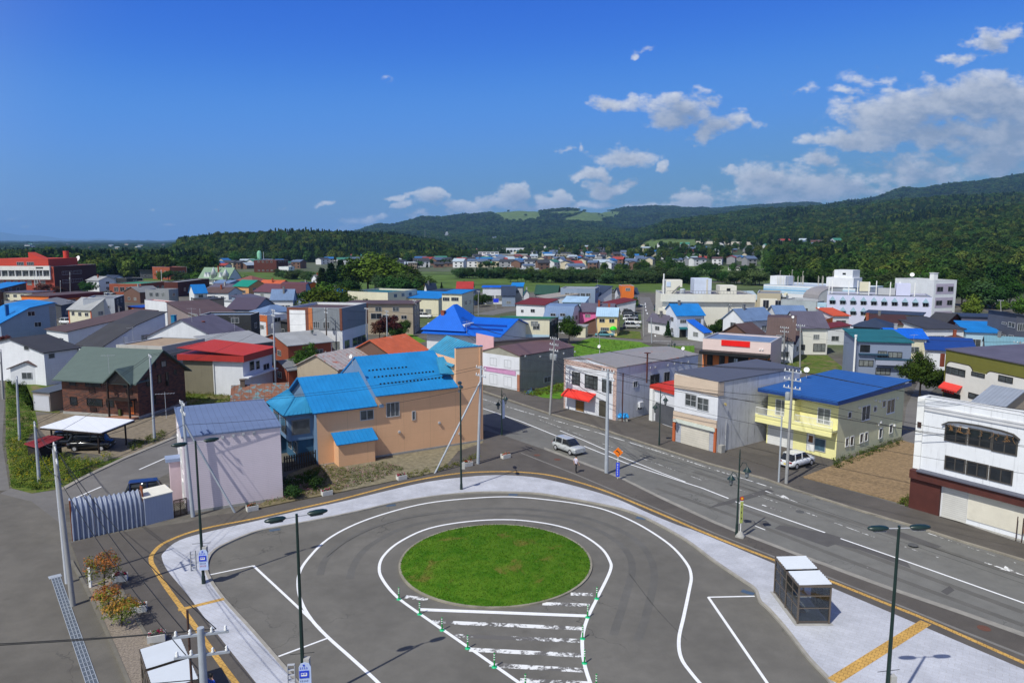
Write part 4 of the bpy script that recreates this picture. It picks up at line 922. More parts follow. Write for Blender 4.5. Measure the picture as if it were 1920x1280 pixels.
MB().prism([(p.x,p.y)for p in pl],0,1.52).build('wall',mat(S(42,36,32,.8),rough=.9,lines=[('z',.2,.03,.5)]),root)
WHT=wallmat(S(218,220,226,K),.10)
b=Bld('red_roofed_house','white house with grey end wall and broad red sheet roof behind the brick house','house',(458,742),C=(512,722),A=(356,734),top=668)
b.flat(WHT,mat(S(176,58,52,.9),rough=.5,var=.06,lines=[('x',.35,.05,.2)]),para=0,over=.5,t=.10)
H=b.h;RD=mat(S(172,52,46,.9),rough=.5,var=.08,lines=[('xy',.25,.04,.25)])
for q in((-.55,-.55,b.w+.5,-.47),(-.55,-.47,-.47,b.d+.5)):MB().box(q[0],q[1],H-.75,q[2],q[3],H+.10).build('fascia',RD,b.root)
roofslab(b.root,[(-.5,-.5,H+.12),(b.w+.5,-.5,H+.12),(b.w+.5,b.d+.5,H+1.0),(-.5,b.d+.5,H+1.0)],.08,mat(S(182,62,54,.9),rough=.5,var=.06),ribs=.5)
b.panel('L',[(b.d*.50,0,b.d*1.0,H-.75)],wallmat(S(128,122,104,.85),.3),'render_panel',.03,px=False)
b.pipe('L',b.d*.48,0,H-.8,WHITE,.08)
b.win('R',[(467,678,477,693),(479,677,487,691)],n=1,gm=GLASS);b.win('R',[(493,683,505,693)],gm=GLASS);b.boxl(-.2,-1.0,2.6,b.w,-.02,2.8,WHT,'canopy')
RS=mat(S(136,92,72,.85),rough=.85,var=.2,scale=.9,rust=(1.3,.50,S(98,128,134)),lines=[('x',.9,.05,.5)])
b=Bld('rusty_roofed_shed','low old house under a rusty red and grey-green patched roof behind the pink workshop','house',(438,755),C=(537,727+22),z=2.3,d=6.5,h=2.3)
b.gable('x',1.5,wallmat(S(120,110,96,.8),.4),RS,oe=.5,oo=.4);b.chimney(1.0,3.0,3.4,4.6,mat(S(110,96,84,.85),rough=.9),.28)
b.panel('R',[(b.w*.35,.1,b.w,2.2)],mat(S(30,84,110,.8),rough=.6,lines=[('x',.25,.04,.4)]),'blue_cladding',.05,px=False)
# --------------------------------------------------------------- shops across the street
STR=mat(S(214,217,226,.88),rough=.9,var=.10,streak=.45)
b=Bld('awning_shop','white two-storey shop with red awning, grey stained side wall and rusting flat roof','shop',(1155,790),C=(1220,775),A=(1063,765),top=690,base=.0)
b.w=16.6;H=b.h
b.gable('x',.55,STR,mat(S(150,146,144,.85),rough=.6,var=.10,rust=(.8,.60,S(168,92,56)),lines=[('x',.5,.04,.25)]),oe=.12,oo=.10,t=.12,mid=.55)
TILE=mat(S(190,160,150,K),rough=.8,brick=(S(170,140,132,K),S(215,200,190,K),.5,.25))
b.panel('L',[(0,0,.55,H),(b.d-.3,0,b.d,H),(.553,H-.65,b.d-.303,H)],TILE,'tile_trim',.05,px=False);b.panel('L',[(.56,3.25,b.d-.31,H-.66)],WHT,'fascia_panel',.04,px=False);b.panel('L',[(.56,.15,b.d-.31,3.2)],WHT,'fascia_panel',.035,px=False)
b.win('L',[(1073.7,696,1088,722.5),(1130,709,1147,737)],n=2,rows=3,fm=BF,gm=GLASS_MID,off=.045);b.win('L',[(1097.5,701,1121,731)],n=3,rows=3,fm=BF,gm=GLASS_MID,off=.045)
u0,z0=b.uv('L',1118,738);u1,_=b.uv('L',1064.5,724)
b.awning('L',u0,u1,z0,z0-.75,1.25,mat(S(224,56,44,.95),rough=.6,var=.05))
b.door('L',(1080.7,750,1095,772),mat(S(150,112,58,.9),rough=.6,lines=[('y',.3,.05,.6),('z',.4,.05,.6)]),ALU_D);b.panel('L',[(1123.7,749.5,1136,782)],mat(S(80,76,66,.8)),'entrance',.05)
b.win('R',[(1218.7,703,1235.5,727),(1245,698,1255,715)],n=2,fm=ALU_D,gm=GLASS);b.win('R',[(1272.5,693.7,1287.5,700.5)],n=2,fm=ALU,gm=GLASS);b.win('R',[(1187,715,1195,725),(1194.5,757,1203,767)],n=2,fm=ALU,gm=GLASS_MID)
b.boxl(4.1,-.35,1.2,4.9,-.01,1.9,WHT,'outdoor_unit');b.boxl(7.6,-.8,2.1,8.6,-.01,2.4,WHITE,'hood')
b.vents('R',[(1219,689),(1228,688),(1252,684),(1264,681),(1277,680),(1290,678)],ALU)
o=b.boxl(.12,-.9,0,.22,-.8,6.2,mat(S(84,48,36,.9),rough=.8),'flue');mb=MB();mb.tube((5.2,-.45,4.3),(5.2,-.45,8.1),.10,.10,8);mb.box(4.9,-.75,8.1,5.5,-.15,8.18);mb.build('flue',mat(S(92,50,38,.9),rough=.8),b.root)
t=empty('tarp_pile',at(1168,789));tag(t,'low pile of bins under a bright blue tarp by the shop side wall','tarp pile');mb=MB();mb.box(-.55,-.3,0,.55,.3,.75);mb.build('crate',CONC,t)
mb=MB();rng=random.Random(3);V=[(-.7+.14*i,-.42+.14*j,.78+rng.uniform(0,.22)-(.35 if i in(0,10)or j in(0,6)else 0))for j in range(7)for i in range(11)];mb.add(V,[(j*11+i,j*11+i+1,(j+1)*11+i+1,(j+1)*11+i)for j in range(6)for i in range(10)],0,True);mb.build('tarp',mat(S(40,150,220,.9),rough=.4),t)
b=Bld('setback_shop','single-storey white shop with red roof edge set back between two taller shops','shop',(1266,803),A=(1222,788),w=8,top=740)
b.flat(WHT,mat(S(196,60,44,.9),rough=.5,lines=[('x',.4,.05,.25)]),para=0,over=.25,t=.35);H=b.h
roofslab(b.root,[(-.2,b.d+.2,H+.36),(-.2,-.2,H+.36),(b.w,-.2,H+.9),(b.w,b.d+.2,H+.9)],.06,mat(S(206,66,50,.9),rough=.5),ribs=.45)
b.panel('L',[(.3,.1,b.d-.7,2.5)],mat(S(96,98,104,.8),rough=.5,var=.2),'shopfront',.04,px=False);b.panel('L',[(b.d-.55,0,b.d+.05,H)],WHITE,'pilaster',.4,px=False)
STR2=mat(S(204,205,210,.86),rough=.92,var=.14,streak=.65,rust=(1.1,.66,S(96,92,88)))
b=Bld('garage_shop','two-storey shop with beige fascia, white roller shutter and heavily stained grey side wall','shop',(1343,850),C=(1405,834),A=(1272,825),top=717)
b.w=14.6;H=b.h
b.shed('x',0,.25,STR2,roofmat(S(92,94,104,.85),'y',.5,.06,.3),oe=.08,oo=.08,t=.10)
FB=mat(S(206,186,166,.9),rough=.75,var=.06,lines=[('z',.5,.03,.15)]);
b.panel('L',[(-.03,H-1.45,b.d,H+.05)],FB,'fascia',.16,px=False);b.panel('L',[(0,3.55,b.d,H-1.46)],WHT,'fascia_panel',.05,px=False);b.panel('L',[(0,2.75,b.d,3.53)],FB,'fascia',.16,px=False)
b.panel('R',[(0,H-1.45,.8,H+.05)],FB,'fascia',.05,px=False)
b.win('L',[(1286,736,1306.7,763.7),(1308.7,743,1329.5,772)],n=2,rows=2,fm=ALU,gm=GLASS_MID,off=.05)
b.boxl(-.3,.1,2.35,-.01,b.d-.1,2.72,mat(S(208,214,204,K),rough=.6),'shutter_box')
SHUT=mat(S(206,200,188,K),rough=.6,lines=[('z',.25,.03,.3)]);b.panel('L',[(.95,.05,b.d-1.1,2.34)],SHUT,'roller_shutter',.06,px=False);b.panel('L',[(.3,.05,.93,2.34),(b.d-1.08,.05,b.d-.35,2.34)],mat(S(176,180,190,.85),rough=.8,lines=[('z',.45,.03,.3)]),'block_panel',.05,px=False)
OR=mat(S(196,104,62,.85),rough=.85,var=.15);b.panel('L',[(0,0,.28,2.74),(b.d-.33,0,b.d,2.74)],OR,'pilaster',.2,px=False)
b.boxl(.2,-.5,0,.8,-.02,.9,CONC,'ledge');b.pipe('R',1.35,0,3.4,ALU);o=MB().lathe([(.05,0),(.18,.03),(.16,.08)],12).build('lamp',mat(S(190,170,110)),b.root);o.location=(.9,-.2,5.2);o.rotation_euler=(R(70),0,0)
YE=mat(S(238,232,166,.92),rough=.85,var=.04,streak=.05);YE2=mat(S(222,219,178,.95),rough=.85,var=.05,streak=.12,lines=[('z',.45,.02,.10)])
b=Bld('yellow_flats','pale yellow two-storey flats with balconies under an overhanging bright blue roof','house',(1567,862),C=(1690,818),A=(1430,833),top=750)
H=b.h
b.wall(YE2);BLUR=mat(S(44,94,162,.92),rough=.55,var=.10,scale=.6,spec=.25,lines=[('y',.55,.12,.38)])
b.roofo=roofslab(b.root,[(-1.3,b.d+.5,H-.02),(-1.3,-.55,H-.02),(b.w+.4,-.55,H+.30),(b.w+.4,b.d+.5,H+.30)],.10,BLUR)
for q in((-1.3,-.55,b.w+.4,-.50),(-1.3,-.5,-1.25,b.d+.5)):MB().box(q[0],q[1],H-.30,q[2],q[3],H+.12).build('fascia',mat(S(30,62,122,.95),rough=.45),b.root)
b.panel('L',[(0,0,b.d,H)],YE,'front_render',.02,px=False)
b.win('R',[(1616,762,1630,785),(1663,750,1676,772)],n=2,fm=WHITE,gm=GLASS_MID,sill=True);b.win('R',[(1589.5,772.5,1595.5,783),(1637.5,762,1643,771),(1654,751,1660,762.5),(1585,821,1590,836),(1594,818,1599.5,834.5),(1612,813,1617.5,829),(1621,810.5,1626,826),(1648,803,1653,820.5),(1667.5,796,1672.5,811)],n=1,fm=WHITE,gm=GLASS_MID)
b.win('L',[(1534,762.5,1557,797),(1455,747,1476,781)],n=2,fm=WHITE,gm=GLASS_CURT,off=.02)
u_a,z_b=b.uv('L',1568,822);D=b.d
b.boxl(-1.15,-.02,2.95,-.03,D+.9,3.15,YE,'balcony_slab');MB().box(-1.2,-.02,2.55,-1.05,D+.9,2.94).build('balcony_slab',YE,b.root)
b.boxl(-1.2,-.02,3.16,-1.06,D+.9,3.45,YE,'balcony_wall');b.boxl(-1.2,D*.52,3.46,-.04,D*.66,H-.6,YE,'balcony_wall')
def railing(b,x,y0,y1,z0,z1,m=WHITE,n=None):
 mb=MB();n=n or int((y1-y0)/.14)
 for i in range(n+1):y=y0+(y1-y0)*i/n;mb.box(x-.015,y-.015,z0,x+.015,y+.015,z1)
 mb.box(x-.03,y0,z1,x+.03,y1,z1+.05);mb.box(x-.03,y0,z0,x+.03,y1,z0+.04);return mb.build('railing',m,b.root)
railing(b,-1.13,0,D*.51,3.46,4.15);railing(b,-1.13,D*.67,D+.88,3.46,4.15)
b.panel('L',[(D*.60,.1,D*.98,2.4)],mat(S(222,222,220,K),rough=.6,lines=[('z',.3,.03,.2)]),'roller_shutter',.04,px=False);b.door('L',(1515,812,1526,846),WHITE,ALU,glassy=mat(S(120,80,50)));b.win('L',[(1528,819,1548,848)],n=1,gm=GLASS_BLUE,fm=ALU,off=.03)
b.panel('L',[(D*.60,2.41,D*.98,2.9)],mat(S(120,118,112,.85)),'shutter_box',.08,px=False)
b.vents('R',[(1610,764),(1640,750),(1648,752),(1681,746),(1646,795),(1650,791),(1676,797)],WHITE)
dish(b.o+b.ex*7.4+b.ey*(D*.98)+Vector((0,0,H+.3)),(-.5,-1,.5),.32,'white satellite dish on the back edge of the bright blue roof',.9)
WB=mat(S(226,228,232,K),rough=.85,var=.05,streak=.32);BRN=mat(S(84,44,38,.9),rough=.7,var=.18,scale=1.2)
b=Bld('white_commercial_building','tall white commercial building with dark brown ground floor band and arched window bays','building',(1707,952),C=(1920,1015),d=13,top=745)
b.w=15.5;H=b.h;b.d=1.6
b.flat(WB,mat(S(150,150,150,.8),rough=.9),para=.5,t=.3,cap=WHITE)
b.boxl(.02,1.61,0,b.w,12,6.2,WB,'back_block');b.boxl(.3,1.62,6.21,b.w,11.8,6.3,mat(S(140,140,142,.8),rough=.8),'back_roof')
b.panel('R',[(0,3.5,.55,H)],WHITE,'pilaster',.12,px=False);b.panel('R',[(.56,H-.95,b.w,H-.75),(.56,H-.68,b.w,H-.55)],mat(S(206,206,208,K),rough=.8),'moulding',.10,px=False)
DK=mat((.05,.05,.055,1),rough=.3)
for r in((1773,795,1813,834),(1817,801,1859,843),(1862,811,1907,855)):b.win('R',[r],n=2,fm=mat(S(70,66,62)),gm=GLASS,fw=.10)
u0,z0=b.uv('R',1774,795);u1,z1=b.uv('R',1907,812)
mb=MB();zt=z0+.18
pr=[(u0-.25,zt-.3),(u0+.2,zt),(u0+1.0,zt+.14),((u0+u1)/2,zt+.18),(u1-1.0,zt+.12),(u1-.2,zt),(u1+.25,zt-.3)]
pl=[(u,z)for u,z in pr]+[(u,z+.10)for u,z in reversed(pr)];mb.extr([(-.30,0)]if False else[(0,0)],'x',0,0)if False else None
v=[b.fp('R',u,z,.01)for u,z in pl]+[b.fp('R',u,z,.22)for u,z in pl];n=len(pl)
for i in range(6):
 a,c,e,f_=i,i+1,n-2-i,n-1-i
 mb.add([v[a],v[c],v[e],v[f_],v[n+a],v[n+c],v[n+e],v[n+f_]],[(0,1,2,3),(7,6,5,4),(0,4,5,1),(1,5,6,2),(2,6,7,3),(3,7,4,0)])
mb.build('window_hood',mat(S(70,66,62,.85),rough=.8),b.root)
mb=MB();rng=random.Random(8)
for i in range(16):
 u=u0+(u1-u0)*rng.random();p=[Vector(b.fp('R',u+k*.06*rng.uniform(-1,1),zt-.05-k*.11,.12+.02*k))for k in range(6)];mb.path(p,.012,4)
o=mb.build('dried_vine',mat(S(150,110,66)),b.root)
for r in((1772.5,852.5,1809.5,888),(1813,862,1852,898.7),(1856,872,1898,910)):b.win('R',[r],n=2,fm=mat(S(70,66,62)),gm=GLASS,fw=.10)
b.boxl(-.02,-.55,2.75,b.w,-.01,3.45,BRN,'canopy_band');b.boxl(.6,-.75,3.46,b.w,-.01,3.56,mat(S(96,98,112,.85),rough=.6),'canopy_top');b.boxl(-.05,-.25,0,2.35,-.005,2.74,BRN,'brown_panel')
b.boxl(-.06,-.02,0,-.004,5,3.4,BRN,'brown_panel')
b.panel('R',[(2.5,.05,4.35,2.72)],mat(S(206,204,198,K),rough=.7,lines=[('z',.16,.025,.3)]),'roller_shutter',.04,px=False);b.panel('R',[(4.4,.5,b.w,2.72)],mat(S(218,212,196,K),rough=.85),'cream_panel',.06,px=False)
b.win('R',[(8.3,1.0,9.2,2.2),(9.3,1.0,10.2,2.2),(10.3,1.0,11.4,2.2)],n=1,fm=WHITE,gm=GLASS_BLUE,off=.07,px=False);b.boxl(8.4,-.22,.7,12,-.1,1.55,mat(S(150,112,70,.85)),'planter_board')
mb=MB()
for i in range(10):mb.box(8.0+i*.38,-.42,-.0,8.05+i*.38,-.36,1.9)
mb.build('bar_grille',mat(S(60,36,30)),b.root)
b.boxl(2.5,-.35,-.02,15.4,-.02,.12,CONC,'step')
o=MB().box(-.6,-.25,0,-.3,-.2,.45).build('wall_sign',mat(S(60,40,34)),b.root);o.location=(.75,.05,7.0)
sg=empty('torch_sign',b.o+b.ex*11.2-b.ey*.8+Vector((0,0,3.05)));tag(sg,'small red and yellow cone sign sticking out from the brown band','sign')
mb=MB();mb.tube((0,0,0),(-.75,-.1,.45),.15,.04,8);mb.build('cone',mat(S(220,60,40)),sg);mb=MB();mb.tube((.02,.0,-.01),(-.3,-.04,.17),.165,.10,8);mb.build('flame',mat(S(240,190,50)),sg)
CEM=mat(S(160,157,144,.88),rough=.92,var=.16,streak=.35)
b=Bld('cement_shop','grey cement sided shop with dull brown sheet roof beside the grassy gap','shop',(975,735),C=(1060,716),A=(925,718),top=668)
b.w=13.0;b.gable('x',1.0,CEM,roofmat(S(112,88,86,.85),'x',.6,.08),oe=.1,oo=.1,mid=.55)
H=b.h;b.panel('L',[(.1,.2,b.d-.1,H-.2)],WHT,'shopfront',.05,px=False);b.panel('L',[(0,0,.5,2.6)],mat(S(176,120,96,.9)),'pilaster',.12,px=False);b.auto('L',[3.4],2,1.4,1.2)
b.panel('L',[(.8,2.4,b.d-.5,3.1)],mat(S(206,150,190,.9),rough=.6),'sign_board',.12,px=False);b.auto('L',[.5],2,1.6,1.6,gm=GLASS_CURT);b.win('R',[(1019.5,707,1033,715)],n=2,gm=GLASS_MID)
b.vents('R',[(984,667),(1012,668),(1034,664),(1056,662),(1077,659)],WHITE)
b=Bld('pink_shop','narrow pink fronted shop right behind the tall beige house','shop',(926,722),A=(895,712),w=11,top=642)
b.shed('x',0,-.6,mat(S(120,112,104,.85),rough=.9,var=.1),mat(S(86,80,78,.85),rough=.6),oe=.05,oo=.05)
H=b.h;b.panel('L',[(-.1,4.2,b.d+.1,H+.9)],mat(S(222,176,180,.9),rough=.8,var=.05),'sign_gable',.12,px=False);b.panel('L',[(.1,.1,b.d-.1,4.15)],WHT,'shopfront',.04,px=False);b.win('L',[(907,671,918,686)],n=2,gm=GLASS_MID);b.panel('L',[(.2,.2,b.d-.2,2.2)],mat(S(150,130,126,.85)),'shutter',.06,px=False);b.panel('L',[(.1,2.3,b.d-.1,2.6)],mat(S(170,90,70)),'awning',.5,px=False)
# ---------------------------------------------------------------- the blocks behind the square
C_={'white':S(222,224,228,.9),'cream':S(222,216,190,.9),'grey':S(150,152,156,.85),'lgrey':S(184,186,190,.88),'dgrey':S(92,94,100,.8),'tan':S(178,164,144,.88),'blgrey':S(140,156,178,.85),'ltblue':S(178,206,222,.9),'brown':S(112,84,72,.85),'black':S(54,56,58,.8),'brick':S(156,82,58,.85),'dbrick':S(92,48,40,.9),'pink':S(226,116,172,.9),'orange':S(228,120,48,.95),'peach':S(230,186,160,.9),'yellow':S(226,192,104,.9),'lilac':S(202,206,230,.9),'olive':S(118,116,50,.85),'r_black':S(70,70,74,.8),'r_grey':S(132,134,138,.8),'r_lgrey':S(170,172,174,.8),'r_brown':S(98,80,78,.8),'r_purple':S(100,96,112,.85),'r_blue':S(30,122,196,.92),'r_vblue':S(24,100,206,.92),'r_navy':S(54,66,88,.85),'r_teal':S(40,108,116,.85),'r_green':S(60,136,100,.85),'r_dgreen':S(22,72,62,.85),'r_red':S(172,58,54,.9),'r_maroon':S(116,46,44,.85),'r_rust':S(196,96,60,.9),'r_steel':S(112,136,172,.85),'r_ltblue':S(166,196,222,.88),'r_orange':S(206,88,50,.9)}
def WMAT(k):
 if not isinstance(k,str):return k
 if k=='dbrick' or k=='brick':return mat(C_[k],rough=.9,var=.12,scale=.4,lines=[('z',.5,.05,.15)])
 return mat(C_[k],rough=.82,var=.07,scale=.5,streak=.16,lines=[('z',.45,.025,.08)])
def RMAT(k,ax='x'):
 if not isinstance(k,str):return k
 return mat(C_[k],rough=.65,var=.16,scale=.35,streak=.14,lines=[(ax,.5,.05,.25)],spec=.2,rust=(.5,.66,tuple(c*.7+.03 for c in C_[k][:3])+(1,)))
def house(label,B,C=None,A=None,z=5.5,w=None,d=None,wc='white',rc='r_black',roof=('gable','x',1.6),auto=(),win=(),name='house',cat='house',oe=.4,oo=.3,group=None,**kw):
 b=Bld(name,label,cat,B,C=C,A=A,z=z,w=w,d=d,group=group,**kw)
 wm=WMAT(wc);k=roof[0]
 if k=='gable':b.gable(roof[1],roof[2],wm,RMAT(rc,roof[1]),oe=oe,oo=oo,mid=roof[3]if len(roof)>3 else .5)
 elif k=='shed':b.shed(roof[1],roof[2],roof[3],wm,RMAT(rc,roof[1]),oe=oe,oo=oo)
 elif k=='prof':b.prof(roof[1],roof[2],wm,RMAT(rc,roof[1]),oe=oe,oo=oo)
 elif k=='hip':b.hip(roof[1],wm,RMAT(rc,'x' if b.w>b.d else 'y'),o=oe)
 elif k=='flat':b.flat(wm,RMAT(rc),para=roof[1],over=roof[2]if len(roof)>2 else 0,t=.2)
 for a in auto:b.auto(*a)
 if k in('gable','hip')and len(label)%5<2:b.chimney(b.w*.3,b.d*.45,b.h+.2,b.h+(roof[2]if k=='gable' else roof[1])+.9,random.choice([CONC,ALU_D,WMAT('brick')]),.25)
 for fc,L_ in(('R',b.w),('L',b.d)):
  if fc not in[q[0]for q in auto]and fc not in[q[0]for q in win]and L_>4:b.auto(fc,[.9,b.h-1.7]if b.h>4.3 else[.9],max(1,int(L_/4.2)),1.6,1.05)
 if b.w>4:b.pipe('R',b.w-.25,0,b.h-.05,random.choice([ALU,WHITE,ALU_D]),.05)
 for f_ in win:b.win(f_[0],f_[1],n=f_[2]if len(f_)>2 else 2,gm=random.choice([GLASS,GLASS_MID,GLASS_MID,GLASS_CURT]))
 return b
b=house('grey two-storey house with bright blue stepped roof at the left edge',(5,650),C=(109,640),z=0,h=5.0,d=14,wc='blgrey',rc='r_blue',roof=('prof','y',[(0,0),(.52,2.9),(.98,3.7),(1,3.6)]),win=[('R',[(51,584,66,592),(64,604,78,612)])])
b.panel('R',[(b.w*.88,1.0,b.w-.1,8.0)],mat(S(150,150,150,.85),rough=.9,lines=[('z',.5,.05,.3)]),'block_panel',.05,px=False);b.chimney(b.w*.22,3,6,8.6,mat(S(20,84,140)),.3)
house('white house with dark grey roof dotted with snow guards, upper of the pair at left',(82,661),C=(148,652),A=(36,641),z=5.2,wc='white',rc='r_black',roof=('gable','x',1.7),win=[('L',[(45,648,55,657)],1),('R',[(90,663,103,671)],1)])
house('low white house with near-flat dark roof at the left edge',(31,682),C=(88,664),A=(1,668),z=2.6,wc='white',rc='r_black',roof=('shed','x',0,.7),win=[('L',[(8,684,18,694),(20,686,30,696)])])
house('small white house with a glazed porch behind the brick house',(80,690),C=(116,680),z=2.6,d=5,wc='white',rc='r_brown',roof=('gable','x',1.0),auto=[('R',[.6],3,1.0,1.4)])
b=house('large white house with long two-pitched charcoal roof and tall side wall',(192,650),A=(144,646),z=3.2,w=14,wc='white',rc='r_black',roof=('prof','y',[(0,0),(.52,3.2),(1,5.0)]),win=[('R',[(264,628,286,637)],3)])
b.panel('R',[(4.4,0,5.2,4.6)],WHITE,'buttress',.25,px=False)
house('long house under a dull brown single-pitch roof left of the white house',(127,622),A=(87,617),z=3.4,w=20,wc='white',rc='r_brown',roof=('shed','y',0,2.8),auto=[('R',[1.2],3)])
b=house('house with silver ribbed roof and cream front with three windows',(171,580.5),A=(128,579),z=5.0,w=9,wc='cream',rc='r_lgrey',roof=('gable','y',2.6),win=[('L',[(134,583.5,140,591.5),(146.5,585,153,592.5),(159,586,166,593)],2)])
b.panel('L',[(-.02,0,.3,4.9),(b.d-.3,0,b.d,4.9)],mat(S(190,92,60)),'pilaster',.1,px=False)
b=house('tall box shop clad in wavy silver sheet with a dark side',(214,559),A=(170,556),C=(232,553),z=7.6,wc=siding(S(196,200,206,.85),.5,.2,.3),rc='r_grey',roof=('flat',.3),name='shop',cat='shop',win=[('L',[(202,573,206,578)],1)])
b.panel('R',[(0,0,b.w,7.5)],mat(C_['black']),'dark_side_panel',.03,px=False);b.win('L',[(176,582,188,592)],n=3)  # even near-black panel over the right-hand face
house('dark old house with plain grey sheet roof beside the blue roof',(114,572),C=(143,566),A=(103,561),z=4,wc='dgrey',rc='r_grey',roof=('gable','x',1.4))
house('low block clad in grey corrugated sheet behind the blue roof at left',(90,568),A=(8,565),z=4.5,w=8,wc=siding(S(140,146,156,.8),.4,.2,.2,'xy'),rc='r_grey',roof=('flat',.2),name='shop',cat='shop')
b=house('long maroon fascia shop with flat dull roof and orange lower wall',(92,556),C=(192,548),z=4.0,d=12,wc='orange',rc='r_brown',roof=('flat',0,.3),name='shop',cat='shop');b.panel('R',[(-.3,2.9,b.w+.3,4.25)],mat(C_['r_maroon']),'fascia',.35,px=False);b.auto('R',[.8],4,2.5,1.6)
house('brown walled store with bright blue curved sheet roof at the left edge',(49,534),A=(-30,540),z=6.5,w=8,wc='brown',rc='r_blue',roof=('shed','x',.8,-1.6),name='shop',cat='shop')
house('cream walled hall with purple flat roof behind the maroon shop',(60,549),A=(0,545),C=(100,546),z=4.5,wc='cream',rc='r_purple',roof=('flat',0,.4),name='shop',cat='shop')
b=house('concrete house with tan flat roof and grey parapet behind the brick house',(303,650),A=(253,641),C=(381,635),z=6.2,wc=wallmat(S(166,164,160,.8),.45),rc=mat(S(168,146,122,.85),rough=.9,var=.15),roof=('flat',.15,0),auto=[('R',[3.4],3,1.6,1.2),('L',[3.2],2,1.5,1.2)])
b.panel('L',[(-.35,4.9,b.d,6.3)],wallmat(S(190,188,182,.85),.3),'parapet',.35,px=False);b.panel('R',[(-.0,4.9,b.w,6.3)],wallmat(S(176,174,170,.85),.4),'parapet',.3,px=False)
b=house('house with broad purple-grey ribbed roof and white teal-edged gable',(408,634),C=(462,622),A=(322,622),z=5,wc='white',rc='r_purple',roof=('gable','x',3.2),auto=[('L',[2.2],2)])
b.chimney(1.2,b.d*.66,5.5,8.8,mat(S(22,110,150)),.35)
b=house('blue roofed front gable wing between the purple roof and the concrete house',(409,643),A=(332,630),z=4.2,w=3.2,wc='cream',rc='r_blue',roof=('gable','x',2.4))
house('house with silver ribbed low roof behind the red roofed house',(414,652),C=(512,640),z=4.6,d=7.5,wc='dgrey',rc=mat(S(168,168,166,.8),rough=.5,lines=[('x',.45,.08,.3)]),roof=('shed','x',0,1.2),auto=[('R',[2.4],3)])
house('dark grey house with brown side wall behind the purple roof',(470,590),C=(486,585),A=(395,585),z=7.5,wc='black',rc='r_steel',roof=('flat',.3),auto=[('R',[4.5],1)])
b=house('long black sheet sided shop with cream brown-edged front by the street',(561,606),A=(501,598),z=4.7,w=8.5,wc='black',rc='r_black',roof=('shed','y',0,1.0),name='shop',cat='shop',auto=[('L',[2],1,1.2,1.0)])
b=house('narrow cream shop front framed in orange-brown behind a tall pole',(501,591),A=(474,588),z=6.2,w=5,wc='white',rc='r_steel',roof=('flat',.3),name='shop',cat='shop',win=[('L',[(485,608,495,617)])]);b.panel('L',[(0,4.7,b.d,6.1),(0,0,.5,4.69)],mat(S(190,104,56)),'frame_band',.08,px=False)
b=Bld('corner_commercial_building','three-storey corner building with blank white sign panel and grey ribbed upper walls in brown frames','building',(643,662),C=(690,645),A=(568,651),top=578)
b.flat(WMAT('white'),RMAT('r_brown'),para=.5);H=b.h;D=b.d;BRNF=mat(S(118,72,58,.9),rough=.8);GRIB=siding(S(138,144,150,.8),.45,.25,.15,'xy')
b.panel('L',[(0,4.6,D*.58,H+.02)],GRIB,'ribbed_cladding',.10,px=False);b.panel('R',[(0,4.6,b.w,H+.02)],GRIB,'ribbed_cladding',.10,px=False);b.panel('L',[(D*.60,2.6,D,H+.05)],BRNF,'sign_frame',.12,px=False);b.panel('L',[(D*.66,3.1,D*.95,H-.5)],mat(S(232,232,232,K)),'sign_board',.16,px=False)
b.panel('L',[(D*.53,4.6,D*.60,H)],mat(S(188,112,66)),'pilaster',.2,px=False);b.panel('L',[(-.1,4.6,.4,H)],BRNF,'pilaster',.18,px=False);b.panel('R',[(b.w-.5,4.6,b.w,H)],mat(S(180,110,70)),'pilaster',.18,px=False)
b.win('L',[(D*.40,4.9,D*.52,6.3),(D*.22,4.9,D*.34,6.3)],n=3,px=False,off=.1,gm=GLASS_MID);b.win('L',[(D*.05,.6,D*.25,2.4),(D*.30,.6,D*.5,2.4),(D*.62,.6,D*.76,2.4)],n=3,px=False,gm=GLASS_CURT);b.win('R',[(1.0,.6,3.4,2.4),(5,.6,b.w-1,2.4)],n=3,px=False,gm=GLASS_MID);b.panel('L',[(0,0,D,.5)],BRNF,'plinth',.06,px=False)
b=house('house with bright red roof and red canopy behind the sign building',(572,592),A=(530,589),z=4.8,w=9,wc='white',rc='r_red',roof=('shed','y',-.9,.5),auto=[('L',[1.5],2)])
house('low house with rust-brown boarded gable and pale grey roof beside the leafy street tree',(540,648),A=(488,636),z=3.2,w=9,wc='brick',rc='r_lgrey',roof=('gable','x',1.6))
house('small brick shelter with grey roof just behind the leafy street tree',(541,694),A=(508,683),z=2.6,w=4,wc='brick',rc='r_grey',roof=('gable','x',1.0),name='shelter',cat='shelter')
b=house('long low house with pale rust-streaked roof behind the beige house ridge',(633,692),C=(760,664),z=3.6,d=8,wc='tan',rc=mat(S(176,168,166,.85),rough=.8,var=.15,rust=(1.4,.54,S(166,84,56)),lines=[('x',.9,.10,.45)]),roof=('gable','x',1.8))
house('house with rust-red ribbed roof just above the bright blue roofs',(738,668),C=(800,655),z=4.6,d=9,wc='brown',rc=mat(S(200,98,62,.9),rough=.8,var=.15,rust=(1.0,.60,S(170,150,140)),lines=[('x',.6,.06,.4)]),roof=('gable','x',2.2))
b=house('beige hall with brown roof edge and dark window strips behind the corner building',(775,627),C=(787,618),A=(656,622),z=0,h=7.3,wc='tan',rc='r_brown',roof=('flat',0,.5),name='hall',cat='hall')
b.win('L',[(695,587,716,598),(717,590,728,597),(735,591,746,597),(752,591,763,598)],2);b.panel('L',[(b.d*.68,0,b.d,7.1)],WMAT('cream'),'render_panel',.05,px=False);b.auto('R',[4.2,1],2)
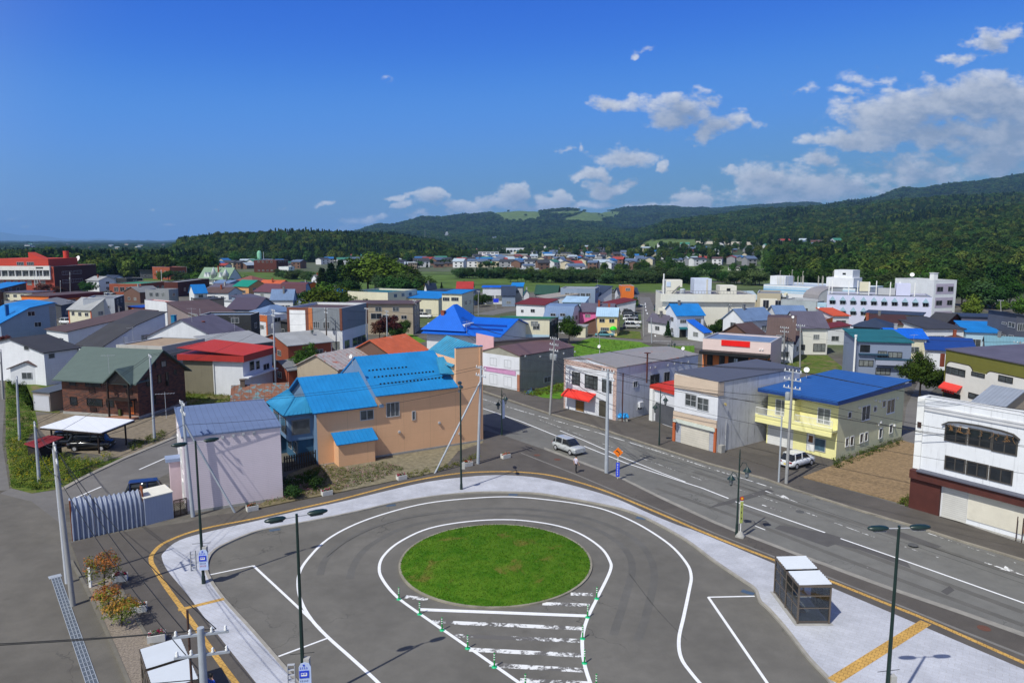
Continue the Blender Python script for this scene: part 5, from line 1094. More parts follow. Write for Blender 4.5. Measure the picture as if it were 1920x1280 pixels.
house('long blank pale yellow hall at the foot of the big trees',(727,548.5),A=(652,546),z=7.6,w=16,wc='cream',rc='r_teal',roof=('flat',.5),name='hall',cat='hall',auto=[('L',[],1)])
b=house('lower pale yellow wing with light blue roof between hall and office',(822,560),A=(727,557),z=5.4,w=13,wc='cream',rc='r_blue',roof=('shed','y',0,1.1),name='hall',cat='hall',auto=[('L',[.8],5,2,1.4)])
b=house('pale yellow two-storey office block with balcony windows and light blue roof',(866,551),A=(822,551),C=(888,547.5),z=8,wc='cream',rc='r_blue',roof=('shed','y',0,.5),name='office',cat='office',win=[('L',[(830,557,843,564.5),(846,557,860,564.5)],4)],auto=[('R',[1.2,4.8],2)])
b=Bld('big_blue_roofed_house','big hall under a very bright blue sheet roof with a raised hipped wing','hall',(938,628),A=(800,621),z=4.0,w=17)
b.gable('y',2.3,WMAT('white'),roofmat(C_['r_vblue'],'y',.4),oe=1.2,oo=.6);rl=mat(S(4,60,150));D=b.d
for t in(.35,.7):MB().box(-.5+t*6,.2,4.15+t*1.55,-.3+t*6,D*.8,4.45+t*1.55).build('snow_rail',rl,b.root)
W2=empty('wing',(1.0,D*.50,0));W2.parent=b.root;mb=MB();mb.box(0,0,0,9,D*.52,5.6);mb.build('wall',WMAT('white'),W2)
dd_=D*.52+.8;v=[(-1.6,-.8,4.4),(10,-.8,4.4),(10,dd_,4.4),(-1.6,dd_,4.4),(4.2,dd_/2,9.2),(6.0,dd_/2,9.2)]
MB().add(v,[(3,2,1,0),(0,1,5,4),(1,2,5),(2,3,4,5),(3,0,4)]).build('roof',roofmat(C_['r_vblue'],'y',.4),W2)
b.chimney(3,D*.86,5,8.0,mat(C_['brick']),.35)
b=house('cream block with dark green roof edge and light blue ground floor',(1030,650),C=(1046,638),A=(942,646),z=0,h=6.1,wc='cream',rc='r_green',roof=('shed','y',0,-.9),oe=.3,oo=.2)
for q in((-.3,-.25,6.0,-.2,b.d+.3,6.25),):b.boxl(*q,RMAT('r_green'),'fascia')
b.panel('L',[(0,0,b.d,2.55)],mat(C_['ltblue'],rough=.8,lines=[('y',.9,.03,.3)]),'blue_cladding',.04,px=False);b.panel('R',[(0,0,b.w,5.2)],mat(C_['black']),'dark_side_panel',.03,px=False)  # right-hand face covered by a near-black panel, stopping below the eave
b.win('L',[(965,605,977,617),(999,606,1012,618)],n=2,gm=GLASS_MID);b.win('L',[(960,635,968,646),(978,635,993,647),(1004,636,1019,647.5)],n=2,off=.04)
house('white block house with maroon roof behind the cream block',(1021,572),A=(968,569.5),z=5.5,w=8,wc='white',rc='r_maroon',roof=('shed','y',0,1.0),win=[('L',[(977,580,982,586),(995,579,1003,586)])])
b=house('white house under a steel blue mansard roof left of the pink house',(1071,589),A=(1021,587),z=4.8,w=8,wc='white',rc='r_steel',roof=('prof','y',[(0,-.8),(.22,1.6),(.6,2.0),(1,0)]),win=[('L',[(1032,587,1042,593),(1050,587,1060,593)],2),('L',[(1048,603,1059,610)])])
house('pink house with dark purple roof behind the cream house',(1148,585),A=(1087,583.5),z=5.0,w=8,wc='pink',rc='r_purple',roof=('gable','y',1.7),win=[('L',[(1097,589,1107,595)])])
house('lean-to garage with brown roof in front of the pink house',(1122,604),A=(1094,603),z=2.9,w=5,wc='brown',rc='r_maroon',roof=('shed','x',1.2,-.4),name='garage',cat='garage')
b=house('cream house with pale blue roof and bright green dome awning',(1156.5,630),A=(1119,629),z=0,h=4.9,w=8,wc=mat(S(232,206,150,.92),rough=.85,var=.04,lines=[('z',.45,.02,.08)]),rc='r_ltblue',roof=('gable','y',1.6,.25),win=[('L',[(1123.5,597,1134,604.5),(1142,597.5,1152,605)]),('L',[(1126,613.5,1142,620)],4)])
u0,z0=b.uv('L',1150,617.5);mb=MB();mb.lathe([(1.0,0),(.98,.25),(.85,.6),(.5,.88),(.02,1.0)],16);o=mb.build('dome_awning',mat(S(20,210,20,.95),rough=.5),b.root);o.location=(0,u0,z0);o.scale=(.7,.85,.8);b.door('L',(1147,617.5,1152,629),WHITE,WHITE)
house('small cream store shed beside the teal car',(1098,613),A=(1080,612.5),z=2.5,w=4,wc='cream',rc='r_lgrey',roof=('flat',0,.2),name='shed',cat='shed')
b=house('white house with plain bright blue roof at the street corner',(1268,632.5),C=(1319,631.5),d=9,z=0,h=5.2,wc=mat(S(218,224,238,.92),rough=.8,var=.04,lines=[('z',.4,.02,.08)]),rc='r_blue',roof=('gable','x',2.2),win=[('R',[(1275,599,1286.5,605.6),(1303,597,1314,606.5)],3),('R',[(1292.5,616.5,1310.6,628.5)],4)])
b.panel('R',[(1274,618,1286,632)],mat((.03,.03,.03,1)),'entrance',.03);b.awning('R',*[q for q in(b.uv('R',1272.5,620)[0],b.uv('R',1287.5,620)[0])],2.45,2.1,.9,RMAT('r_teal'))
house('low blue roofed annex at the right end of the white blue-roofed house',(1320,619),C=(1332,618),d=5,z=2.6,wc='white',rc='r_vblue',roof=('shed','x',-.5,1.6))
house('small house with dark purple roof on the left of the white blue-roofed house',(1251,604),C=(1266,603),d=7,z=3.2,wc='white',rc='r_purple',roof=('gable','y',1.4));house('yellowish low house with green roof behind the blue-roofed corner house',(1250,586),C=(1308,585),d=8,z=4.2,wc='cream',rc='r_green',roof=('gable','x',1.4))
b=Bld('red_sign_shop','low pinkish white shop with a blank bright red sign and black canopy','shop',(1316,689),C=(1443,700),A=(1302,672),top=634)
b.flat(mat(S(228,206,200,.9),rough=.85,var=.04,lines=[('z',.8,.03,.15)]),RMAT('r_steel'),para=.25);H=b.h
b.panel('R',[(1353,637,1406,651)],mat(S(232,30,24,.95),rough=.45,var=.12),'sign_board',.12);b.boxl(.05,-2.2,2.75,b.w,-.02,3.3,DARK,'canopy');b.panel('R',[(.05,.1,b.w-.05,2.74)],mat(S(206,122,70,.9),rough=.85,lines=[('z',.3,.02,.2)]),'orange_cladding',.04,px=False)
for i in range(5):b.boxl(1.0+i*2.6,-2.1,0,1.12+i*2.6,-1.98,2.75,DARK,'post')
b.win('R',[(.9,.6,1.9,2.4),(3.0,.6,4.0,2.4)],n=1,px=False,fm=BF,off=.04);b.panel('R',[(4.6,.1,8.0,2.5)],DARK,'entrance',.06,px=False);b.panel('R',[(5.6,1.2,6.2,2.1)],mat(S(190,210,230)),'poster',.08,px=False);b.panel('R',[(8.5,.6,11.8,2.3)],GLASS,'shop_window',.05,px=False)
b.vents('R',[(1425,655),(1430,655)],WHITE);b.boxl(4.2,-.7,0,4.45,-.45,1.0,WHITE,'post_box')
b=house('brown roofed white and blue house at the right of the red sign shop',(1489,620),A=(1440,618),z=6.0,w=8,wc='white',rc='r_brown',roof=('prof','y',[(0,-1.4),(.3,2.0),(.65,2.2),(1,0)]),auto=[('L',[1.0],2),('L',[4],1)])
house('low white wing with brown roof in front of the brown roofed house',(1490,644),A=(1430,640),z=2.8,w=6,wc='white',rc='r_brown',roof=('shed','y',0,2.0))
b=house('white two-storey house with violet roof beside a lawn',(1492,664),C=(1550,664.5),d=9,z=0,h=5.4,wc=mat(S(226,224,214,.92),rough=.85,var=.04),rc='r_purple',roof=('gable','x',2.7),win=[('R',[(1525,657-30,1536,636)],3)],oo=.2);b.win('R',[(1525,644,1547,659)],n=3,fm=BF,gm=GLASS_CURT);b.win('R',[(1501,646,1509,656)],n=2,fm=BF,gm=GLASS_MID)
b=Bld('grey_blue_house','grey-blue three-level house with balconies, steel flue and teal roof','house',(1607,718),C=(1704,722),A=(1580,694),top=640)
b.shed('x',0,.5,siding(S(140,152,176,.85),.45,.12),RMAT('r_teal'),oe=.3,oo=.3);H=b.h
b.win('R',[(1613,646,1630.5,660)],n=1,fm=BF);b.win('R',[(1646,657.5,1662.5,670),(1665,659,1691,671),(1610.5,674,1637,687),(1642,689,1669,702.5),(1686,689,1700,702)],n=3,fm=BF,gm=GLASS_CURT)
TEALB=mat(S(46,80,104,.85));u0,z0=b.uv('R',1605,662);b.boxl(-.1,-.45,z0-.15,4.2,-.01,z0+.05,TEALB,'ledge');u1,z1=b.uv('R',1640,671);b.boxl(u1,-.9,z1-.15,b.w+.1,-.01,z1+.05,TEALB,'ledge');b.boxl(u1,-.85,z1-.95,b.w+.05,-.75,z1-.16,siding(S(170,176,196,.85),.3,.1),'balcony_wall');mb=MB();mb.tube((-.35,1.2,1.2),(-.35,1.2,H+.6),.16,.16,10);mb.tube((-.35,1.2,H+.6),(-.35,1.2,H+.9),.22,.22,10);mb.build('flue',WHITE,b.root)
b=Bld('olive_restaurant','olive fronted restaurant with white rounded facade, red awning and paper lanterns','restaurant',(1766,757),C=(1920,803),d=12,top=655)
b.w=15;OL=mat(C_['olive'],rough=.85,var=.06,lines=[('z',.5,.02,.15)]);b.shed('x',0,.4,OL,RMAT('r_purple'),oe=.15,oo=.1);H=b.h
pts=[]
def rr(u0,u1,z0,z1,r,k=6):return[(u0,z0),(u1,z0)]+[(u1-r+r*math.sin(a),z1-r+r*math.cos(a))for a in np.linspace(math.pi/2,0,k)]+[(u0+r-r*math.sin(a),z1-r+r*math.cos(a))for a in np.linspace(0,math.pi/2,k)]
WF=mat(S(226,222,214,.92),rough=.85,var=.05,scale=1);ED=mat(S(60,56,50));u_l,zt=b.uv('R',1771,679);u_m,z2=b.uv('R',1822,690);u_n,z3=b.uv('R',1850,696)
for(q,m_,o0,o1)in((rr(.25,u_m+.3,0,zt+.35,.9),ED,.004,.04),(rr(.37,u_m+.2,0,zt+.22,.85),WF,.004,.08),(rr(u_n-.1,b.w-.6,0,zt+.2,.9),ED,.005,.042),(rr(u_n,b.w-.72,0,zt+.08,.85),WF,.005,.082),([(u_m-1,0),(u_n+1,0),(u_n+1,zt-.35),(u_m-1,zt-.35)],WF,.003,.078)):
 mb=MB();n=len(q);v=[b.fp('R',u,z,o0)for u,z in q]+[b.fp('R',u,z,o1)for u,z in q];mb.add(v,[tuple(range(n-1,-1,-1)),tuple(range(n,2*n))]+[(i,(i+1)%n,n+(i+1)%n,n+i)for i in range(n)]);mb.build('facade_panel',m_,b.root)
b.win('R',[(1775,685.5,1810.5,707)],n=3,fm=BF,gm=GLASS_MID,off=.08);b.win('R',[(1823,695.5,1847.5,709),(1874,702,1900,719.5),(1817.5,734.5,1844,752.5)],n=2,fm=BF,gm=GLASS_MID,off=.08)
ua,za=b.uv('R',1771,714);ub,_=b.uv('R',1806,722);b.awning('R',ua,ub,za,za-.75,.9,mat(S(220,66,56,.95),rough=.6,lines=[('z',.2,.03,.2)]))
for i in range(5):o=MB().lathe([(.02,0),(.13,.04),(.17,.16),(.13,.28),(.02,.32)],10).build('lantern',mat(S(200,40,30)),b.root);o.location=(ua+.45+i*.48,-.55,za-1.35)
b.panel('R',[(ua+.1,.05,ub-.2,za-1.3)],DARK,'entrance',.1,px=False);b.boxl(-.4,-.5,H-2.4,-.05,-.05,H-.6,mat(S(120,60,44)),'side_sign')
house('grey sheet roofed low shop with rust ridge beside the white commercial building',(1880,764),C=(1950,752),z=3.4,d=3.2,wc='tan',rc=mat(S(150,158,172,.8),rough=.6,rust=(1.2,.62,S(150,90,60)),lines=[('y',.45,.06,.3)]),roof=('gable','y',1.6),name='shop',cat='shop')
# ---------------------------------------------------------------- blocks further back
TH1=mat(S(196,70,54,.9),rough=.85,var=.06,lines=[('z',1.2,.05,.15)]);TH2=mat(S(170,76,58,.9),rough=.9,var=.08);
b=Bld('town_hall','large red brick town hall with white window band and red rooftop block','town hall',(104,549),C=(183,540),z=0,h=11.6,d=44)
b.flat(TH2,mat(C_['r_grey']),para=.4);H=b.h;D=b.d
b.panel('R',[(0,0,b.w,H)],mat(S(84,42,36,.9),rough=.9,lines=[('z',.6,.05,.2)]),'dark_side_panel',.04,px=False)  # dark red-brown panel with level joints over the right-hand face
b.panel('L',[(1.2,10.0,D,H+.25),(1.2,5.9,D,7.3)],mat(S(228,226,220,K),rough=.7),'white_band',.9,px=False)
n=14
for i in range(n):
 u=1.6+i*(D-2)/n;b.win('L',[(u+.25,7.35,u+(D-2)/n-.25,9.9)],n=2,px=False,gm=GLASS_MID)
for i in range(n+1):u=1.45+i*(D-2)/n;mb=MB();b.fbox(mb,'L',u-.12,7.3,u+.12,10.0,.01,.7);mb.build('fin',WHITE,b.root)
u0,z0,u1,z1=b.rect('L',(69,500.6,83,503.4))
for i in range(6):b.panel('L',[(u0+(u1-u0)*i/6,z0,u0+(u1-u0)*(i+.75)/6,z1)],DARK,'letter',.98,px=False)
for i in range(13):u=4+i*3.0;b.win('L',[(u,3.4,u+1.9,5.4)],n=3,px=False,gm=GLASS_CURT)
b.win('L',[(2.2,.9,3.6,3.2)],n=1,px=False);b.win('R',[(6,7.6,14,9.2),(15,7.6,22,9.2),(6,3.8,12,5.4),(13,3.8,22,5.4)],n=6,px=False,gm=GLASS_MID)
b.boxl(.8,2.5,H,b.w*.68,D*.62,H+3.4,TH1,'rooftop_block');b.win('L',[(D*.2,H+.5,D*.27,H+2.0),(D*.30,H+.5,D*.37,H+2.0)],n=4,px=False,off=-.78)
MB().extr([(D*.14,H+3.4),(D*.28,H+3.4),(D*.28,H+6.2)],'x',3,8).build('rooftop_wedge',TH1,b.root);o=MB().lathe([(1.2,0),(1.2,3.2)],14).build('rooftop_tank',TH1,b.root);o.location=(b.w*.55,5,H+3.4)
dish(b.o+b.ex*(b.w*.72)+b.ey*3+Vector((0,0,H)),(-.5,-1,.45),1.5,'big white satellite dish on the flat roof of the red town hall',2.8)
for i in range(3):o=MB().tube((0,0,0),(0,0,11),.09,.06,6).build('flagpole',WHITE,None,at(67+i*5,552));tag(o,'tall white flagpole in front of the red town hall','flagpole','flagpoles of the town hall')
def Hs(rows):
 for r in rows:house(**r)
FM=[dict(label='white house with pale grey roof beside the red town hall',B=(185,526),A=(162,525),z=5,w=8,wc='white',rc='r_lgrey',roof=('gable','y',1.6),auto=[('L',[.8,3.2],3)]),dict(label='pale blue house with navy roof right of the town hall',B=(209,525),A=(187,524),z=4.6,w=8,wc='ltblue',rc='r_navy',roof=('gable','y',2.0),auto=[('L',[2.6],2)]),dict(label='charcoal box house with pale windows behind the brick school',B=(237,522),A=(217,521),z=5.5,w=8,wc='black',rc='r_black',roof=('flat',.3),auto=[('L',[.8],2)]),dict(label='low red brick building with green roof strip and dark side',B=(264,532),A=(213,531),C=(315,527),z=4.6,wc='brick',rc='r_green',roof=('flat',.25),name='brick_building',cat='building',auto=[('L',[1.2],4,2,2),('R',[1.2],4,2,1.6)]),dict(label='brick building with grey metal roof boxes beyond the green strip roof',B=(333,529),A=(316,528),C=(392,522),z=6,wc='dbrick',rc='r_lgrey',roof=('flat',.3),name='brick_building',cat='building',auto=[('L',[1.5],1,5,2),('R',[2],5,1.6,1.4)]),dict(label='grey flat-topped house with four white framed windows',B=(316,543),A=(288,541),C=(334,541),z=6,wc='grey',rc='r_grey',roof=('flat',.3),auto=[('L',[3.6],3,1.3,1.4),('R',[3.6],1)]),dict(label='white gabled house with vivid blue roof near the brick building',B=(364,549),A=(341,548),C=(388,548),z=5,wc='white',rc='r_blue',roof=('gable','x',2.6),auto=[('L',[2.2],1)]),dict(label='white house with dull purple roof next to the vivid blue roof',B=(428,549),A=(382,548),z=4.6,w=8,wc='white',rc='r_brown',roof=('gable','y',1.6),auto=[('L',[2.2],3)]),dict(label='orange house with sea green roofs at two levels',B=(466,537),A=(438,536),z=6,w=9,wc=mat(S(214,160,108,.9),rough=.85),rc=mat(S(20,134,112,.9),rough=.5),roof=('gable','y',2.0),auto=[('L',[3.4,.8],2)]),dict(label='grey-blue house with blue roof in front of the turreted green roof',B=(430,531),A=(400,530),z=5,w=8,wc='blgrey',rc='r_steel',roof=('gable','y',1.0),auto=[('L',[2.4],2)]),dict(label='low house with broad purple-grey roof between blue and brown roofs',B=(432,542),A=(388,540),z=3.6,w=9,wc='lgrey',rc='r_purple',roof=('gable','y',1.6)),dict(label='house with dusty red-brown hip roof and pale chimney',B=(474,529),A=(436,528),z=4.5,w=11,wc='tan',rc=mat(S(130,82,74,.85),rough=.8),roof=('hip',2.6)),dict(label='brick apartment block behind the dark low roof',B=(318,501),A=(289,500),C=(350,500),z=7.5,wc='brick',rc='r_red',roof=('flat',.4),name='brick_building',cat='building',auto=[('L',[1,4],3),('R',[1,4],4)]),dict(label='long reddish brick block with pale window band',B=(351,501),C=(387,501),z=6,d=10,wc='brick',rc='r_steel',roof=('flat',.3),name='brick_building',cat='building',auto=[('R',[3],5)]),dict(label='dark navy flat roofed building in front of the brick block',B=(262,507),C=(303,506.5),z=5,d=11,wc='dgrey',rc='r_black',roof=('flat',0,.8),name='building',cat='building',auto=[('R',[1],4)]),dict(label='beige flat house with dark roof edge beyond the mauve gable',B=(394,562),A=(349,561),C=(420,560),z=5.5,wc='tan',rc='r_black',roof=('flat',0,.4),auto=[('L',[1.8],3),('R',[2],2)]),dict(label='white wide shop sign wall with orange edge by the blue tarp roof',B=(312,566),A=(271,562),z=7,w=2.5,wc='white',rc='r_orange',roof=('flat',.2),auto=[('L',[],1)],name='shop',cat='shop'),dict(label='big plain mauve-grey gable house behind the orange-edged sign wall',B=(313,567),C=(376,578),z=7.5,d=10,wc=mat(S(150,136,134,.82),rough=.85,var=.05,lines=[('xy',2.2,.04,.2)]),rc='r_brown',roof=('shed','y',0,-2.6),win=[('R',[(353,586,371,596)],4)]),dict(label='house with long dark purple roof slope beside the tall pole',B=(478,580),A=(425,579),z=4.5,w=11,wc='blgrey',rc=mat(S(84,74,90,.8),rough=.5),roof=('gable','y',2.6)),dict(label='low shop under dark blue sheet with orange front',B=(268,577),A=(240,575),z=4.5,w=9,wc='orange',rc=mat(S(20,66,160,.9),rough=.4),roof=('flat',0,.3),name='shop',cat='shop'),dict(label='small house with rough grey roof beside the silver clad shop',B=(262,548),A=(232,546),z=4,w=8,wc='brown',rc='r_grey',roof=('gable','x',1.8)),dict(label='shallow white roofed store in front of the purple-grey roofs',B=(455,566),A=(420,564),z=3.5,w=8,wc='white',rc='r_lgrey',roof=('flat',0,.3),name='shop',cat='shop'),dict(label='house with orange rust roof in front of the meadow',B=(522,537),A=(481,536),z=4.5,w=9,wc='dgrey',rc='r_rust',roof=('gable','y',2.2)),dict(label='house with wide maroon-brown hip roof left of the white gables',B=(526,548),A=(476,546),z=5,w=11,wc='lgrey',rc=mat(S(104,66,72,.85),rough=.5),roof=('gable','y',2.4)),dict(label='house under a maroon mansard roof at the foot of the trees',B=(572,546),A=(530,544),C=(584,545),z=5.5,wc='blgrey',rc=mat(S(98,60,66,.85),rough=.5),roof=('prof','y',[(0,0),(.1,2.2),(.5,2.8),(1,0)])),dict(label='white facade house with twin grey-blue gabled roofs',B=(549,560),A=(516,558),C=(556,558),z=5.6,wc='white',rc='r_steel',roof=('gable','y',2.6),auto=[('L',[2.6],3)]),dict(label='grey-blue house with slanting dark roof edge behind the red roof',B=(557,562),C=(584,566),z=5.5,d=9,wc='blgrey',rc='r_navy',roof=('gable','y',.8),win=[('R',[(564,561,569,566)])]),dict(label='grey-blue house with open dark carport left of the twin gables',B=(512,562),A=(478,566),z=5,w=8,wc='blgrey',rc='r_purple',roof=('shed','y',0,1.5),auto=[('L',[1],1)]),dict(label='low house with slate blue hip roof behind the cream shop front',B=(500,588),A=(470,585),z=4.2,w=9,wc='cream',rc='r_steel',roof=('hip',1.8)),dict(label='white single-storey block with dark wing across the meadow',B=(541,500),A=(516,500),C=(552,499.5),z=6.5,wc='white',rc='r_lgrey',roof=('flat',.3),name='building',cat='building',auto=[('L',[3.5],6,1,1)]),dict(label='dark red brick block with a square tower beyond the meadow',B=(518,488),A=(494,487),C=(540,487),z=9,wc='dbrick',rc='r_maroon',roof=('flat',.4),name='building',cat='building'),dict(label='small orange and yellow house half hidden by bushes',B=(577,533),A=(556,532),z=3.5,w=6,wc='orange',rc='r_navy',roof=('gable','y',.8)),dict(label='tall narrow white house with grey roof among bushes',B=(594,523),A=(584,522.5),z=5.5,w=6,wc='white',rc='r_grey',roof=('gable','x',1.8)),dict(label='house with sky blue sheet roof showing through the trees',B=(638,559),A=(596,557),z=3.6,w=9,wc='white',rc='r_blue',roof=('hip',3.0)),dict(label='yellow house with dark green flat roof by the big trees',B=(799,529),A=(772,528),C=(805,528.5),z=5,wc='yellow',rc='r_dgreen',roof=('flat',0,.6),auto=[('L',[1.4],2)]),dict(label='white gabled house with charcoal roof below the yellow house',B=(801,544),A=(787,544),C=(819,543),z=4.5,wc='white',rc='r_navy',roof=('gable','x',2.4)),dict(label='house with broad plain red roof in front of the levee',B=(886,541),A=(856,541),z=4.2,w=10,wc='white',rc='r_red',roof=('gable','y',2.4)),dict(label='long low building with flat navy roof behind the pale yellow office',B=(889,546),A=(812,545),z=5,w=9,wc='blgrey',rc='r_navy',roof=('flat',0,.5),name='building',cat='building'),dict(label='long white single-storey building with blue roof and orange end fin',B=(966,539),A=(905,539),z=6,w=10,wc='white',rc='r_vblue',roof=('flat',0,.4),name='building',cat='building',auto=[('L',[1.2],3,5,2)]),dict(label='navy roofed house beside the dark conifers',B=(966,553),A=(941,553),z=4,w=8,wc='blgrey',rc='r_navy',roof=('gable','y',2.8)),dict(label='narrow pale house with bright blue roof edge left of the dark green roof',B=(980,537),A=(961,536),C=(982,536),z=6,wc='lgrey',rc='r_blue',roof=('shed','y',0,1.0),auto=[('L',[3.5],1)]),dict(label='small white and orange kiosk house beside the dark green roof',B=(992,551),A=(982,551),z=3.5,w=5,wc='white',rc='r_teal',roof=('gable','x',1.4)),dict(label='dark house with deep green roof in front of the levee',B=(1045,549),A=(1003,548),C=(1050,548),z=5,wc='dgrey',rc='r_dgreen',roof=('gable','y',2.4)),dict(label='white house with tan single-pitch roof before the dark green roof',B=(1026,560),A=(1007,555),z=4.5,w=10,wc='white',rc=mat(S(160,152,142,.85),rough=.6),roof=('shed','y',0,1.2)),dict(label='wide grey-blue flats with white roof edge by the levee',B=(1116,541),A=(1051,540),z=7.5,w=9,wc='blgrey',rc='r_lgrey',roof=('flat',.3),auto=[('L',[1,4.4],5,1.6,1.6)]),dict(label='beige and white house before the grey-blue flats',B=(1077,550),A=(1051,549),z=5.5,w=8,wc='cream',rc='r_brown',roof=('flat',.5),auto=[('L',[2.0],1)]),dict(label='low blue house with pale sky blue roof near the pink house',B=(1096,567),A=(1055,566),z=4.0,w=6,wc='ltblue',rc='r_ltblue',roof=('shed','y',0,1.2),auto=[('L',[1.8],2)]),dict(label='white house with steep navy single-pitch roof',B=(1147,557),A=(1108,559),z=4.0,w=8,d=7,wc='white',rc='r_navy',roof=('shed','x',3.4,-.3),auto=[('L',[1.6],2)]),dict(label='tall orange box house with dark roof by the river trees',B=(1189,536),A=(1166,536),z=7.5,w=7,wc='orange',rc='r_grey',roof=('flat',.3)),dict(label='white house with navy roof in front of the orange box house',B=(1197,551),A=(1160,551),z=4.6,w=9,wc='white',rc='r_navy',roof=('gable','y',1.8),auto=[('L',[1.6],3)]),dict(label='low house with dark red roof and small chimney by the car park',B=(1154,571),A=(1131,567),z=3.2,w=7,wc='white',rc='r_maroon',roof=('shed','y',0,1.2)),dict(label='small stone-fronted house between the navy roofs and the car park',B=(1168,566),A=(1156,566),z=3.2,w=5,wc='tan',rc='r_grey',roof=('gable','x',1.4)),dict(label='flat red-brown building with orange brick parapet before the lilac school',B=(1485,594),C=(1549,598),A=(1468,582),z=4.8,wc='orange',rc='r_maroon',roof=('flat',.5),name='building',cat='building'),dict(label='white and blue house with bright red roof before the lilac school',B=(1563,592),C=(1592,592),A=(1541,585),z=5.2,wc='white',rc='r_orange',roof=('shed','x',0,.9),auto=[('R',[2.8,.5],1,2.4,1.4),('L',[3],1)]),dict(label='dark grey house with navy roof and small dish',B=(1600,612),C=(1666,616),z=5,d=8,wc='dgrey',rc='r_navy',roof=('hip',1.6),auto=[('R',[1.2],3)]),dict(label='long ochre house with dark flat roof before the lilac school',B=(1622,587),C=(1727,592),z=5.4,d=8,wc=mat(S(214,176,122,.9),rough=.8,lines=[('z',.5,.03,.12)]),rc='r_navy',roof=('flat',0,.4)),dict(label='cream house with dark brown roof before the ochre house',B=(1632,606),C=(1700,608),z=4.6,d=7,wc='cream',rc=mat(S(72,48,44,.85),rough=.5),roof=('gable','x',1.6),auto=[('R',[2],4)]),dict(label='long white building with charcoal single-pitch roof',B=(1737,617),C=(1808,617),A=(1687,603),z=4.6,wc='white',rc='r_black',roof=('shed','x',0,1.0),name='building',cat='building',win=[('R',[(1741,629,1770,638)],4),('R',[(1772,633,1786,640)],2)]),dict(label='teal walled house with blue sheet roof at right',B=(1812,622),C=(1873,624),z=4.2,d=9,wc='ltblue',rc='r_blue',roof=('shed','x',0,1.2),auto=[('R',[1.0],2,3,1.8)]),dict(label='dark purple-grey sided house with white balcony bay',B=(1803,594),C=(1870,596),z=6.0,d=8,wc=mat(S(108,108,128,.82),rough=.7,lines=[('z',.4,.04,.2)]),rc='r_navy',roof=('flat',0,.3),win=[('R',[(1821,604,1833,611)],2)]),dict(label='grey-navy house with light blue end wall at the right edge',B=(1906,597),C=(1960,597),A=(1869,589),z=7.4,wc=mat(S(88,92,106,.82),rough=.8,lines=[('z',.5,.03,.15)]),rc='r_navy',roof=('shed','y',.8,-.2),win=[('L',[(1879,603,1887,609),(1891,603,1903,615),(1877,626,1886,631),(1892,627,1900,638)],2),('R',[(1908,606,1920,620)],3)]),dict(label='cream house with bright blue roof behind the grey-blue house',B=(1668,633),C=(1738,635),z=5.0,d=9,wc='cream',rc='r_vblue',roof=('gable','x',1.2),auto=[('R',[2.4],2)]),dict(label='low house with deep blue roof behind the olive restaurant',B=(1738,655),C=(1830,660),z=3.6,d=8,wc='white',rc=mat(S(36,66,132,.9),rough=.4),roof=('shed','x',0,1.2)),dict(label='house with pale teal ribbed roof at the right edge',B=(1850,650),C=(1935,655),z=4.0,d=9,wc='grey',rc=mat(S(120,160,172,.85),rough=.5,lines=[('x',.5,.05,.25)]),roof=('gable','x',1.4)),dict(label='small peach house with brown roof beside the blue sheet roof',B=(1786,640),C=(1820,641),z=3.2,d=5,wc='peach',rc='r_brown',roof=('hip',1.0)),dict(label='house with dark slate roof and white dormer right of the road',B=(1395,601),C=(1450,597),d=6,z=5.5,wc='white',rc='r_steel',roof=('gable','x',2.2),auto=[('R',[3.0,.6],2)]),dict(label='white house with red trimmed balcony beside the slate roofed house',B=(1392,610),C=(1448,612),z=3.2,d=5,wc='white',rc='r_orange',roof=('flat',.4),auto=[('R',[.8],3)]),dict(label='house with broad dark brown roof left of the brown mansard house',B=(1412,634),C=(1440,630),z=3.4,d=8,wc='brown',rc='r_brown',roof=('gable','x',2.4)),dict(label='white narrow house with slate gable near the hospital wing',B=(1455,588),C=(1460,587),A=(1440,583),z=5.5,w=7,wc='white',rc='r_steel',roof=('gable','x',1.6)),dict(label='black roofed house with red side beside the three-storey lilac block',B=(1740,601),C=(1775,604),A=(1728,594),z=5.0,wc='dbrick',rc='r_black',roof=('gable','x',1.6)),dict(label='white walled house behind the lawn with rust edge',B=(1540,617),C=(1552,612),A=(1520,610),z=3.4,w=6,wc='white',rc='r_maroon',roof=('shed','y',0,.8)),]
for r in FM:
 try:house(**r)
 except ValueError as e:print('BAD',e)
b=house('wide house with sage green roof, white turrets and pointed dormers',(428,523),A=(372,522),z=4.5,w=10,wc='white',rc=mat(S(122,148,124,.88),rough=.6),roof=('gable','y',5.2))
for(u,hgt,r)in((b.d*.52,10.2,1.3),(b.d*.12,9.4,1.5)):
 o=MB().lathe([(r,0),(r,hgt*.62),(r*1.25,hgt*.62),(.02,hgt)],8).build('turret',WMAT('white'),b.root);o.location=(1.0,u,0)
for u in(b.d*.30,b.d*.7,b.d*.8):MB().extr([(u-.9,5.2),(u+.9,5.2),(u,7.6)],'x',.6,3.0).build('dormer',WMAT('white'),b.root)
CR=mat(S(226,222,208,.92),rough=.8,var=.05,streak=.08);TANW=mat(S(186,176,152,.9),rough=.85,var=.05)
b=Bld('hospital','long cream hospital with deep white roof band, rooftop boxes and open corner balconies','hospital',(1243,552),C=(1416,553),z=9.5,d=16)
b.flat(CR,mat(S(104,104,112,.85),rough=.8),para=.25);H=b.h
b.boxl(-.6,-.8,H-1.7,b.w,-.02,H+.15,CR,'roof_band')
for z in(5.6,2.4):b.boxl(-1.2,-.9,z-.9,5.0,-.02,z+.6,CR,'balcony');b.win('R',[(1.5,z+.7,4.5,z+2.0)],n=2,px=False,gm=GLASS_MID)
